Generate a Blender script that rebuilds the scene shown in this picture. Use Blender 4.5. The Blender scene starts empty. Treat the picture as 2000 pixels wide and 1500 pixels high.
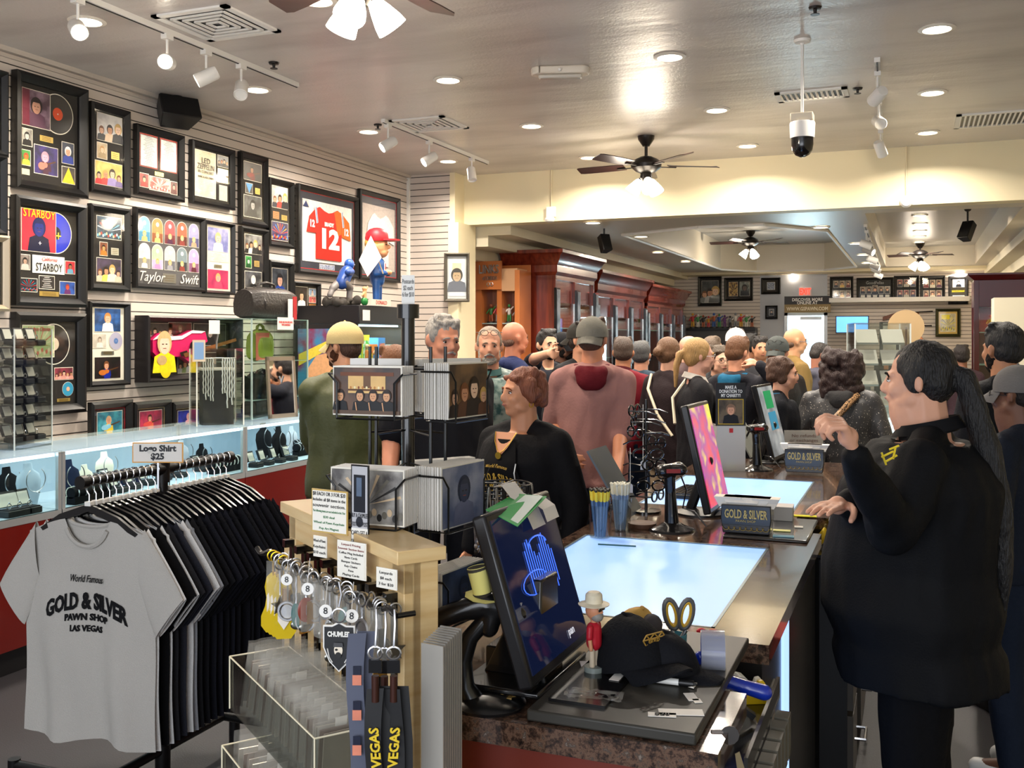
import bpy, bmesh, math, random
from math import sin, cos, tan, pi, radians, sqrt, atan2
from mathutils import Vector, Matrix, Euler, Quaternion, noise
from mathutils.geometry import tessellate_polygon
SC = bpy.context.scene; COL = SC.collection
V = Vector
# ------------------------------------------------------------------ camera
FPX = 1960.0; TH = math.atan(785/1960.0); CC = cos(TH); SS = sin(TH); EYE = 1.65
cam = bpy.data.cameras.new('camera'); co = bpy.data.objects.new('camera', cam); COL.objects.link(co)
cam.sensor_width = 36; cam.lens = FPX/2000*36; cam.shift_y = -92/2000; cam.clip_start = .05; cam.clip_end = 100
co.location = (0, 0, EYE); co.rotation_euler = (pi/2, 0, TH); SC.camera = co
# ------------------------------------------------------------------ world, exposure
SC.view_settings.view_transform = 'Standard'; SC.view_settings.look = 'None'; SC.view_settings.gamma = 1
SC.view_settings.use_curve_mapping = False; SC.view_settings.exposure = 0.7
w = bpy.data.worlds.new('sky'); SC.world = w; w.use_nodes = True
w.node_tree.nodes['Background'].inputs[0].default_value = (.8, .87, 1, 1); w.node_tree.nodes['Background'].inputs[1].default_value = .7
# ------------------------------------------------------------------ pixel helpers
def ray(px, py):
    r = (px-1000)/FPX; u = (658-py)/FPX
    return V((-SS+r*CC, CC+r*SS, u))
def atD(px, py, D): return V((0, 0, EYE))+ray(px, py)*D
def onX(px, py, X): d = ray(px, py); return V((0, 0, EYE))+d*(X/d.x)
def onY(px, py, Y): d = ray(px, py); return V((0, 0, EYE))+d*(Y/d.y)
def onZ(px, py, Z): d = ray(px, py); return V((0, 0, EYE))+d*((Z-EYE)/d.z)
def depth(p): return -p[0]*SS+p[1]*CC
# ------------------------------------------------------------------ materials
MATS = {}
def hexc(h):
    h = h.lstrip('#'); r = [int(h[i:i+2], 16)/255 for i in (0, 2, 4)]
    return tuple(((c/12.92) if c <= .04045 else ((c+.055)/1.055)**2.4) for c in r)+(1,)
def M(col, rough=.5, metal=0, kind='', em=0, bump=0, sc=20, var=0, spec=.5, coat=0, trans=0, alpha=1, scl=None):
    if rough >= .68 and spec == .5: spec = .14
    key = (col, rough, metal, kind, em, bump, sc, var, spec, coat, trans, alpha, scl)
    if key in MATS: return MATS[key]
    m = bpy.data.materials.new(kind or ('surface '+str(col))); m.use_nodes = True
    nt = m.node_tree; N = nt.nodes; L = nt.links; b = N['Principled BSDF']
    c = hexc(col) if isinstance(col, str) else tuple(col)+(1,)
    b.inputs['Base Color'].default_value = c; b.inputs['Roughness'].default_value = rough; b.inputs['Metallic'].default_value = metal
    b.inputs['Specular IOR Level'].default_value = spec; b.inputs['Coat Weight'].default_value = coat
    b.inputs['Transmission Weight'].default_value = trans; b.inputs['Alpha'].default_value = alpha
    if em: b.inputs['Emission Color'].default_value = c; b.inputs['Emission Strength'].default_value = em
    if var or bump:
        tc = N.new('ShaderNodeTexCoord'); mp = N.new('ShaderNodeMapping'); nz = N.new('ShaderNodeTexNoise')
        L.new(tc.outputs['Object'], mp.inputs[0]); L.new(mp.outputs[0], nz.inputs[0])
        if scl: mp.inputs['Scale'].default_value = scl
        nz.inputs['Scale'].default_value = sc; nz.inputs['Detail'].default_value = 4
        if var:
            mx = N.new('ShaderNodeMix'); mx.data_type = 'RGBA'; L.new(nz.outputs[0], mx.inputs[0])
            mx.inputs[6].default_value = tuple(max(0, x*(1-var)) for x in c[:3])+(1,)
            mx.inputs[7].default_value = tuple(min(1, x*(1+var)) for x in c[:3])+(1,); L.new(mx.outputs[2], b.inputs['Base Color'])
            if em: L.new(mx.outputs[2], b.inputs['Emission Color'])
        if bump:
            bp = N.new('ShaderNodeBump'); bp.inputs['Strength'].default_value = bump; bp.inputs['Distance'].default_value = .01
            L.new(nz.outputs[0], bp.inputs['Height']); L.new(bp.outputs[0], b.inputs['Normal'])
    MATS[key] = m; return m
def nodemat(name, fn):
    if name in MATS: return MATS[name]
    m = bpy.data.materials.new(name); m.use_nodes = True; fn(m.node_tree, m.node_tree.nodes, m.node_tree.links, m.node_tree.nodes['Principled BSDF'])
    MATS[name] = m; return m
def ramp(N, stops):
    r = N.new('ShaderNodeValToRGB'); e = r.color_ramp.elements
    while len(e) < len(stops): e.new(.5)
    for i, (p, c) in enumerate(stops): e[i].position = p; e[i].color = hexc(c)
    return r
def _slat(nt, N, L, b, period=.0676, z0=0):
    g = N.new('ShaderNodeNewGeometry'); s = N.new('ShaderNodeSeparateXYZ'); L.new(g.outputs['Position'], s.inputs[0])
    d = N.new('ShaderNodeMath'); d.operation = 'DIVIDE'; L.new(s.outputs['Z'], d.inputs[0]); d.inputs[1].default_value = period
    f = N.new('ShaderNodeMath'); f.operation = 'FRACT'; L.new(d.outputs[0], f.inputs[0])
    c = N.new('ShaderNodeMath'); c.operation = 'GREATER_THAN'; L.new(f.outputs[0], c.inputs[0]); c.inputs[1].default_value = .11
    mx = N.new('ShaderNodeMix'); mx.data_type = 'RGBA'; L.new(c.outputs[0], mx.inputs[0])
    mx.inputs[6].default_value = hexc('2c2623'); mx.inputs[7].default_value = hexc('cdc2b8'); L.new(mx.outputs[2], b.inputs['Base Color'])
    bp = N.new('ShaderNodeBump'); bp.inputs['Distance'].default_value = .006; L.new(c.outputs[0], bp.inputs['Height']); L.new(bp.outputs[0], b.inputs['Normal'])
    b.inputs['Roughness'].default_value = .45
SLAT = nodemat('slatwall', _slat)
def _ceil(nt, N, L, b):
    g = N.new('ShaderNodeNewGeometry'); n1 = N.new('ShaderNodeTexNoise'); n1.inputs['Scale'].default_value = 60; n1.inputs['Detail'].default_value = 3
    n2 = N.new('ShaderNodeTexNoise'); n2.inputs['Scale'].default_value = 1.1; n2.inputs['Detail'].default_value = 3
    mp = N.new('ShaderNodeMapping'); mp.inputs['Scale'].default_value = (.6, 2.2, 1); L.new(g.outputs['Position'], mp.inputs[0]); L.new(mp.outputs[0], n2.inputs[0]); L.new(g.outputs['Position'], n1.inputs[0])
    r = ramp(N, [(.35, 'b9b0ab'), (.5, 'cbc3bd'), (.7, 'd0c8c2')]); L.new(n2.outputs[0], r.inputs[0]); L.new(r.outputs[0], b.inputs['Base Color'])
    b1 = N.new('ShaderNodeBump'); b1.inputs['Strength'].default_value = .5; b1.inputs['Distance'].default_value = .004; L.new(n1.outputs[0], b1.inputs['Height'])
    b2 = N.new('ShaderNodeBump'); b2.inputs['Strength'].default_value = .4; b2.inputs['Distance'].default_value = .05; L.new(n2.outputs[0], b2.inputs['Height']); L.new(b1.outputs[0], b2.inputs['Normal']); L.new(b2.outputs[0], b.inputs['Normal'])
    b.inputs['Roughness'].default_value = .33; b.inputs['Specular IOR Level'].default_value = .6
CEIL = nodemat('glossy painted ceiling', _ceil)
def _granite(nt, N, L, b):
    g = N.new('ShaderNodeNewGeometry'); n = N.new('ShaderNodeTexNoise'); n.inputs['Scale'].default_value = 45; n.inputs['Detail'].default_value = 8; n.inputs['Roughness'].default_value = .75
    L.new(g.outputs['Position'], n.inputs[0]); r = ramp(N, [(.36, '120e0d'), (.46, '3a2a22'), (.54, '6a5040'), (.6, '3c332d'), (.7, '96867a')]); L.new(n.outputs[0], r.inputs[0]); L.new(r.outputs[0], b.inputs['Base Color'])
    b.inputs['Roughness'].default_value = .12; b.inputs['Coat Weight'].default_value = .3
GRANITE = nodemat('brown granite', _granite)
def _maple(nt, N, L, b):
    tc = N.new('ShaderNodeTexCoord'); mp = N.new('ShaderNodeMapping'); mp.inputs['Scale'].default_value = (3, 3, 30); L.new(tc.outputs['Object'], mp.inputs[0])
    n = N.new('ShaderNodeTexNoise'); n.inputs['Scale'].default_value = 2; n.inputs['Detail'].default_value = 5; L.new(mp.outputs[0], n.inputs[0])
    r = ramp(N, [(.3, 'd9b57c'), (.7, 'e8cc97')]); L.new(n.outputs[0], r.inputs[0]); L.new(r.outputs[0], b.inputs['Base Color']); b.inputs['Roughness'].default_value = .35
MAPLE = nodemat('maple laminate', _maple)
def _mahog(nt, N, L, b):
    tc = N.new('ShaderNodeTexCoord'); mp = N.new('ShaderNodeMapping'); mp.inputs['Scale'].default_value = (8, 8, .8); L.new(tc.outputs['Object'], mp.inputs[0])
    n = N.new('ShaderNodeTexNoise'); n.inputs['Scale'].default_value = 3; n.inputs['Detail'].default_value = 6; L.new(mp.outputs[0], n.inputs[0])
    r = ramp(N, [(.3, '5c1f14'), (.7, '8a3520')]); L.new(n.outputs[0], r.inputs[0]); L.new(r.outputs[0], b.inputs['Base Color']); b.inputs['Roughness'].default_value = .25; b.inputs['Coat Weight'].default_value = .4
MAHOG = nodemat('polished mahogany', _mahog)
def _glass(tint, fac, rough):
    def f(nt, N, L, b):
        N.remove(b); out = [n for n in N if n.type == 'OUTPUT_MATERIAL'][0]
        t = N.new('ShaderNodeBsdfTransparent'); t.inputs[0].default_value = hexc(tint); g = N.new('ShaderNodeBsdfGlossy'); g.inputs['Roughness'].default_value = rough
        lw = N.new('ShaderNodeLayerWeight'); lw.inputs[0].default_value = .5; pw = N.new('ShaderNodeMath'); pw.operation = 'POWER'; pw.inputs[1].default_value = 4.5; L.new(lw.outputs['Facing'], pw.inputs[0])
        mt = N.new('ShaderNodeMath'); mt.operation = 'MULTIPLY_ADD'; mt.inputs[1].default_value = .85; mt.inputs[2].default_value = .035+fac; L.new(pw.outputs[0], mt.inputs[0])
        mx = N.new('ShaderNodeMixShader'); L.new(mt.outputs[0], mx.inputs[0]); L.new(t.outputs[0], mx.inputs[1]); L.new(g.outputs[0], mx.inputs[2]); L.new(mx.outputs[0], out.inputs[0])
    return f
GLASS = nodemat('clear glass', _glass('eef6f2', .0, .02))
PICGLASS = nodemat('picture glass', _glass('ffffff', .0, .05))
ACRYL = nodemat('clear acrylic', _glass('f4f6f4', .02, .05))
BAGP = M('e4e0d4', .12, kind='clear plastic bag', alpha=.2, coat=1)
WHITE = M('e9e6e0', .5); CREAM = M('e9dcb8', .55, bump=.03, sc=60); BLACK = M('141314', .4); BLK = M('100f10', .18, coat=.3); PAPER = M('f3efe6', .7)
CHROME = M('d8d8d8', .18, 1); SILV = M('b9b9bb', .3, 1); GOLD = M('d8b54a', .3, 1); DARKMET = M('2a2624', .35, .7); ALU = M('c4c6c6', .35, .6); WOODF = M('6a3b22', .4, var=.3, sc=8, scl=(1, 1, 12))
# ------------------------------------------------------------------ mesh builder
class MB:
    def __init__(s): s.v = []; s.f = []; s.m = []; s.mats = []; s.T = Matrix.Identity(4)
    def mi(s, m):
        if m not in s.mats: s.mats.append(m)
        return s.mats.index(m)
    def add(s, vs, fs, m):
        o = len(s.v); T = s.T; s.v += [T @ V(p) for p in vs]; k = s.mi(m)
        s.f += [tuple(i+o for i in f) for f in fs]; s.m += [k]*len(fs); return s
    def box(s, c, d, m, R=None):
        x, y, z = d[0]/2, d[1]/2, d[2]/2; c = V(c); vs = []
        for a in (-x, x):
            for b in (-y, y):
                for e in (-z, z):
                    p = V((a, b, e)); vs.append(c+((R @ p) if R else p))
        return s.add(vs, [(0, 1, 3, 2), (4, 6, 7, 5), (0, 4, 5, 1), (2, 3, 7, 6), (0, 2, 6, 4), (1, 5, 7, 3)], m)
    def bb(s, a, b, m): return s.box([(a[i]+b[i])/2 for i in range(3)], [abs(b[i]-a[i]) for i in range(3)], m)
    def quad(s, a, b, c, d, m): return s.add([a, b, c, d], [(0, 1, 2, 3)], m)
    def poly(s, pts, m): return s.add(pts, [tuple(range(len(pts)))], m)
    def prism(s, pts, h, m, off=None):
        n = len(pts); h = V(h); pts = [V(p) for p in pts]
        return s.add(pts+[p+h for p in pts], [tuple(range(n))[::-1], tuple(range(n, 2*n))]+[(i, (i+1) % n, (i+1) % n+n, i+n) for i in range(n)], m)
    def loft(s, rings, m, cap=True, closed=True):
        n = len(rings[0]); vs = [p for r in rings for p in r]; fs = []
        for i in range(len(rings)-1):
            for j in range(n if closed else n-1):
                k = (j+1) % n; fs.append((i*n+j, i*n+k, (i+1)*n+k, (i+1)*n+j))
        if cap: fs += [tuple(range(n))[::-1], tuple(range((len(rings)-1)*n, len(rings)*n))]
        return s.add(vs, fs, m)
    def cyl(s, a, b, r, m, r2=None, n=12, cap=True):
        a = V(a); b = V(b); q = (b-a).to_track_quat('Z', 'Y'); r2 = r if r2 is None else r2
        R = lambda c, rr: [c+q @ V((rr*cos(2*pi*i/n), rr*sin(2*pi*i/n), 0)) for i in range(n)]
        return s.loft([R(a, r), R(b, r2)], m, cap)
    def caps(s, a, b, r, m=None, r2=None, n=10):
        a = V(a); b = V(b); d = b-a; r2 = r if r2 is None else r2
        q = d.to_track_quat('Z', 'Y') if d.length > 1e-6 else Quaternion(); rings = []
        for k in range(5): t = -pi/2+(k+.15)*pi/2/4.15; rings.append((a, r*cos(t), r*sin(t)))
        for k in range(5): t = k*pi/2/4.15; rings.append((b, r2*cos(t), r2*sin(t)))
        return s.loft([[c+q @ V((rr*cos(2*pi*i/n), rr*sin(2*pi*i/n), z)) for i in range(n)] for c, rr, z in rings], m or WHITE)
    def ell(s, c, r, m=None, R=None, n=16, k=10):
        c = V(c); rings = []
        if not hasattr(r, '__len__'): r = (r, r, r)
        for i in range(k+1):
            t = -pi/2+pi*(i+.02)/(k+.04)
            ring = []
            for j in range(n):
                p = V((r[0]*cos(t)*cos(2*pi*j/n), r[1]*cos(t)*sin(2*pi*j/n), r[2]*sin(t))); ring.append(c+((R @ p) if R else p))
            rings.append(ring)
        return s.loft(rings, m or WHITE)
    def lathe(s, prof, m, c=(0, 0, 0), n=24, cap=True, axis=None, a0=0, a1=2*pi):
        c = V(c); q = V(axis).to_track_quat('Z', 'Y') if axis else Quaternion(); full = abs(a1-a0-2*pi) < 1e-6
        return s.loft([[c+q @ V((r*cos(a0+(a1-a0)*i/(n if full else n-1)), r*sin(a0+(a1-a0)*i/(n if full else n-1)), z)) for i in range(n)] for r, z in prof], m, cap, full)
    def tube(s, pts, r, m, n=8, closed=False):
        pts = [V(p) for p in pts]; N_ = len(pts); rings = []; up = V((0, 0, 1)); pq = None
        for i, p in enumerate(pts):
            a = pts[(i-1) % N_] if (closed or i) else p; b = pts[(i+1) % N_] if (closed or i < N_-1) else p
            t = (b-a).normalized()
            if pq is None: q = t.to_track_quat('Z', 'Y')
            else: q = pt.rotation_difference(t) @ pq
            pq = q; pt = t; rr = r[i] if hasattr(r, '__len__') else r
            rings.append([p+q @ V((rr*cos(2*pi*j/n), rr*sin(2*pi*j/n), 0)) for j in range(n)])
        if closed: rings.append(rings[0])
        return s.loft(rings, m, not closed)
    def build(s, name, parent=None, loc=None, rot=None, ang=35, bev=0, seg=2):
        me = bpy.data.meshes.new(name); me.from_pydata([tuple(p) for p in s.v], [], s.f)
        for m in s.mats: me.materials.append(m)
        me.polygons.foreach_set('material_index', s.m); me.update()
        bm = bmesh.new(); bm.from_mesh(me); bmesh.ops.recalc_face_normals(bm, faces=bm.faces); bm.to_mesh(me); bm.free()
        o = bpy.data.objects.new(name, me); COL.objects.link(o)
        if loc is not None: o.location = loc
        if rot is not None: o.rotation_euler = rot
        if parent: o.parent = parent
        if bev: b = o.modifiers.new('b', 'BEVEL'); b.width = bev; b.segments = seg; b.limit_method = 'ANGLE'
        me.polygons.foreach_set('use_smooth', [True]*len(me.polygons)); me.set_sharp_from_angle(angle=radians(ang))
        return o
def tag(o, label=None, cat=None, group=None, kind=None):
    if label: o['label'] = label
    if cat: o['category'] = cat
    if group: o['group'] = group
    if kind: o['kind'] = kind
    return o
def thing(name, label, cat, loc=(0, 0, 0), rz=0, group=None, kind=None):
    o = bpy.data.objects.new(name, None); COL.objects.link(o); o.location = loc; o.rotation_euler = (0, 0, rz); o.empty_display_size = .05
    return tag(o, label, cat, group, kind)
def struct(mb, name, **k): return tag(mb.build(name, **k), kind='structure')
def dup(root, loc=None, rz=None, label=None, group=None):
    r = root.copy(); COL.objects.link(r)
    if loc is not None: r.location = loc
    if rz is not None: r.rotation_euler = (0, 0, rz)
    if label: r['label'] = label
    if group: r['group'] = group
    for ch in list(KIDS.get(root, [o for o in root.children])):
        c = ch.copy(); COL.objects.link(c); c.parent = r
        for g in list(ch.children): d = g.copy(); COL.objects.link(d); d.parent = c
    return r
KIDS = {}
_fonts = {}
def text_mesh(txt, size, ext=.0008, bold=0, shear=0, align='CENTER', space=1, lsp=1):
    cu = bpy.data.curves.new('t', 'FONT'); cu.body = txt; cu.size = size; cu.extrude = ext; cu.align_x = align; cu.align_y = 'CENTER'
    cu.offset = bold; cu.shear = shear; cu.resolution_u = 2; cu.space_character = space; cu.space_line = lsp
    ob = bpy.data.objects.new('t', cu); COL.objects.link(ob); dg = bpy.context.evaluated_depsgraph_get(); dg.update()
    me = bpy.data.meshes.new_from_object(ob.evaluated_get(dg)); bpy.data.objects.remove(ob); bpy.data.curves.remove(cu); return me
def text(txt, size, mat, parent, loc, rot=(pi/2, 0, 0), width=None, fn=None, name='lettering', **k):
    """text in the XZ plane facing -Y by default; width squeezes it to a given width"""
    me = text_mesh(txt, size, **k); R = Matrix.Translation(V(loc)) @ (rot if isinstance(rot, Matrix) else Euler(rot).to_matrix().to_4x4())
    if width:
        xs = [v.co.x for v in me.vertices]; w_ = max(xs)-min(xs)
        for v in me.vertices: v.co.x *= width/w_
    if fn:
        for v in me.vertices: v.co = fn(v.co)
    me.transform(R); me.materials.clear(); me.materials.append(mat)
    o = bpy.data.objects.new(name, me); COL.objects.link(o); o.parent = parent; return o
def remesh(mb, name, voxel, parent=None, smooth=3, mat=None, keep=False, fn=None, loc=None):
    """one continuous skin grown over the overlapping volumes in mb"""
    t = mb.build('tmp'); r = t.modifiers.new('r', 'REMESH'); r.mode = 'VOXEL'; r.voxel_size = voxel; r.use_smooth_shade = True
    if smooth: s = t.modifiers.new('s', 'SMOOTH'); s.factor = .5; s.iterations = smooth
    dg = bpy.context.evaluated_depsgraph_get(); dg.update(); me = bpy.data.meshes.new_from_object(t.evaluated_get(dg)); bpy.data.objects.remove(t)
    me.name = name; me.materials.clear()
    for m in (mat if isinstance(mat, (list, tuple)) else [mat]): me.materials.append(m)
    if fn: fn(me)
    me.polygons.foreach_set('use_smooth', [True]*len(me.polygons))
    o = bpy.data.objects.new(name, me); COL.objects.link(o); o.parent = parent
    if loc is not None: o.location = loc
    return o
def area(name, loc, power, size, col=(1, .87, .72), rot=(0, 0, 0), parent=None, shape='DISK', sy=None, spread=pi):
    l = bpy.data.lights.new(name, 'AREA'); l.energy = power; l.size = size; l.color = col; l.shape = shape; l.spread = spread
    if sy: l.size_y = sy
    o = bpy.data.objects.new(name, l); COL.objects.link(o); o.location = loc; o.rotation_euler = rot; o.parent = parent; return o
def point(name, loc, power, col=(1, .87, .72), r=.04, parent=None):
    l = bpy.data.lights.new(name, 'POINT'); l.energy = power; l.color = col; l.shadow_soft_size = r
    o = bpy.data.objects.new(name, l); COL.objects.link(o); o.location = loc; o.parent = parent; return o
# added cool fill light behind the photographer, as if from unseen shop windows
area('rear_fill_light', (-1, -2.6, 1.9), 90, 5.0, (.9, .94, 1), (pi/2, 0, 0), shape='RECTANGLE', sy=2.2)
# ------------------------------------------------------------------ room shell
ZC = 3.41; ZL = 2.87
WX = -5.13
FLOOR = M('29262a', .55, bump=.12, sc=160, var=.25)
mb = MB(); mb.bb((-5.4, -3, -.1), (3.4, 19.8, 0), FLOOR); struct(mb, 'floor')
mb = MB(); mb.bb((-5.3, -3, ZC), (3.3, 10.2, ZC+.1), CEIL); struct(mb, 'ceiling')
mb = MB(); mb.bb((WX-.12, -3, 0), (WX, 9.85, ZC), SLAT); struct(mb, 'wall_left')
mb = MB(); mb.bb((WX, 9.75, 0), (-4.58, 9.9, ZC), SLAT); struct(mb, 'wall_corner')
mb = MB(); mb.bb((WX, -3, ZC-.06), (WX+.015, 9.75, ZC-.045), M('c7bcb0', .5)).bb((WX, -3, ZC-.03), (WX+.04, 9.75, ZC), M('c7bcb0', .5)).bb((WX, 9.72, 0), (WX+.03, 9.75, ZC), WHITE); struct(mb, 'trim_1')
mb = MB(); mb.bb((-4.62, 9.7, 0), (-4.5, 10.15, ZL), CREAM); struct(mb, 'trim_2')
mb = MB(); mb.bb((-5.3, 9.98, ZL), (3.3, 10.2, ZC), CREAM).bb((-4.62, 9.74, ZL-.02), (-4.56, 9.98, ZC), CREAM); struct(mb, 'wall_header')
mb = MB(); mb.bb((3.2, -3, 0), (3.32, 10.2, ZC), CREAM).bb((1.6, 10.05, 0), (3.3, 10.2, ZL), CREAM); struct(mb, 'wall_right')
XR = 1.62
mb = MB(); mb.bb((-5.3, 10.1, 0), (-5.1, 19.7, 3.8), CREAM); struct(mb, 'wall_left_hall')
mb = MB(); mb.bb((XR, 10.1, 0), (XR+.12, 19.7, 3.8), CREAM); struct(mb, 'wall_right_hall')
YF = 19.5
PALE = M('b9bdc6', .6)
mb = MB()
xd0 = onY(1532, 600, YF).x; xd1 = onY(1616, 600, YF).x; zd = 2.13
mb.bb((-5.3, YF, 0), (xd0-.45, YF+.1, 3.8), SLAT).bb((xd0-.45, YF, 0), (xd0, YF+.1, 3.8), PALE).bb((xd0, YF, zd), (xd1, YF+.1, 3.8), PALE).bb((xd1, YF, 0), (XR+.1, YF+.1, 3.8), SLAT)
struct(mb, 'wall_far')
# low ceiling with two raised trays
def tray(pts): return [(p[0], p[1]) for p in pts]
t1 = [(-3.2, 11.5), (-2.2, 11.0), (-1.5, 11.0), (-.92, 11.9), (-.92, 18.2), (-1.5, 18.9), (-2.7, 18.9), (-3.2, 18.0)]
t2 = [(-.45, 10.5), (.95, 10.5), (.95, 18.6), (-.45, 18.6)]
outer = [(-4.4, 10.2), (XR, 10.2), (XR, YF), (-4.4, YF)]
allp = [[V((x, y, 0)) for x, y in outer], [V((x, y, 0)) for x, y in t1], [V((x, y, 0)) for x, y in t2]]
fl = [p for l in allp for p in l]; tris = tessellate_polygon(allp)
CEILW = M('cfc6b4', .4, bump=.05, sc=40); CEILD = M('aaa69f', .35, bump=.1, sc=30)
mb = MB(); mb.add([(p.x, p.y, ZL) for p in fl], [tuple(t) for t in tris], CEILW)
for t, h in ((t1, 3.34), (t2, 3.2)):
    n = len(t)
    for i in range(n):
        a, b = t[i], t[(i+1) % n]; mb.quad((a[0], a[1], ZL), (b[0], b[1], ZL), (b[0], b[1], h), (a[0], a[1], h), CEILW)
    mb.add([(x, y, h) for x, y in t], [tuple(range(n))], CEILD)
struct(mb, 'ceiling_hall')
mb = MB()
for i in range(3): mb.bb((-5.1, 10.2, ZL-.1-.12*i), (-4.1-.27*i, YF, ZL-.0-.12*i+.02), M('d8cfb6', .5))
mb.bb((-5.1, 18.9, ZL-.05), (XR, YF, ZL-.0), CREAM)
for i in range(2): mb.bb((1.15+.22*i, 10.2, ZL-.12-.14*i), (XR, YF, ZL-.0), M('d8cfb6', .5))
struct(mb, 'trim_3')
mb = MB(); n = len(t1)
for i in range(n):
    a = V((*t1[i], ZL-.012)); b = V((*t1[(i+1) % n], ZL-.012)); mb.cyl(a, b, .02, WHITE, n=6)
struct(mb, 'trim_4')
# white ledge above the far shelf, and the door to daylight
mb = MB(); x0 = onY(1622, 590, YF).x; x1 = onY(1892, 590, YF).x; mb.bb((x0, YF-.32, 2.28), (x1, YF, 2.36), WHITE); struct(mb, 'trim_5')
d = thing('door_1', None, None, ((xd0+xd1)/2, YF+.03, 0), kind='structure'); hw = (xd1-xd0)/2
mb = MB(); mb.bb((-hw, -.05, 0), (-hw+.06, .05, zd), ALU).bb((hw-.06, -.05, 0), (hw, .05, zd), ALU).bb((-hw, -.05, zd-.08), (hw, .05, zd), ALU).bb((-hw, -.05, 0), (hw, .05, .2), ALU).bb((-.1, -.04, zd-.16), (hw-.1, -.0, zd-.1), ALU); mb.build('door_frame', d)
mb = MB(); mb.bb((-hw+.06, -.005, .2), (hw-.06, .005, zd-.08), GLASS); mb.build('pane', d)
area('doorway_daylight', ((xd0+xd1)/2, YF+.5, 1.2), 60, 1.0, (.75, .87, 1), (-pi/2, 0, 0), shape='RECTANGLE', sy=2)
mb = MB(); mb.bb((xd0-.8, YF+1.2, 0), (xd1+.8, YF+1.3, 3), M('cfe6ff', .9, em=2.2)); struct(mb, 'backdrop')
# ------------------------------------------------------------------ things on the ceiling
LAMP = M('fff0d2', .5, em=9, kind='lit lamp'); LAMPH = M('fff3dc', .5, em=14, kind='lit bulb'); TRIMW = M('efe8dc', .4)
def downlight(px, py, z, label, power=22, grp='recessed ceiling downlights', col=(1, .9, .78)):
    z = ZL-.052 if px == 1875 else z; p = onZ(px, py, z); t = thing('downlight', label, 'ceiling light', (p.x, p.y, z), 0, grp)
    MB().lathe([(.075, -.001), (.1, -.001), (.103, -.006), (.078, -.012), (.075, -.002)], TRIMW, n=28, cap=False).build('trim_ring', t)
    MB().lathe([(.0, -.004), (.074, -.004)], LAMP, n=24, cap=False).build('lamp_face', t)
    if power: area('downlight_beam', (0, 0, -.02), power, .13, col, parent=t, spread=radians(150))
    return t
rows = {'row nearest the framed wall': [(170, 40), (502, 174), (720, 256), (875, 314)],
        'row over the shirt rack': [(620, 0), (875, 155), (1038, 245), (1150, 307)],
        'middle row': [(1308, 110), (1400, 214), (1460, 284)],
        'row beyond the camera dome': [(1830, 55), (1821, 180), (1812, 258)]}
ordn = ['nearest', 'second', 'third', 'fourth']
for rn, ps in rows.items():
    for i, (x, y) in enumerate(ps):
        nm = ordn[i]+' lamp from the photographer' if i < len(ps)-1 else 'lamp closest to the header'
        downlight(x, y, ZC, 'lit recessed lamp, %s in the %s' % (nm.replace(' from the photographer',''), rn))
for x, y, lb in [(1158, 434, 'above the black wall speaker of the far hall'), (1252, 461, 'beside the raised tray, nearest to the header'), (1285, 492, 'beside the tray above the mahogany cabinets'), (1339, 510, 'beside the tray above the last mahogany cabinet'), (1457, 533, 'between the tray and the far wall'), (1603, 443, 'at the near edge of the raised tray'),
                 (1672, 475, 'first along the track lights'), (1685, 497, 'second along the track lights'), (1693, 513, 'third along the track lights'), (1671, 527, 'at the far corner of the tray'), (1875, 529, 'in front of the far wall by the red cabinet')]:
    downlight(x, y, ZL-.002, 'small lit recessed lamp '+lb, 9, 'far hall downlights')
for i, (x, y) in enumerate([(1796, 420), (1797, 436), (1797, 450), (1796, 461), (1795, 472)]):
    downlight(x, y, 3.198, 'lit recessed lamp in the narrow tray, %s of five in line' % ['nearest', 'second', 'third', 'fourth', 'farthest'][i], 6, 'narrow tray downlights')
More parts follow.
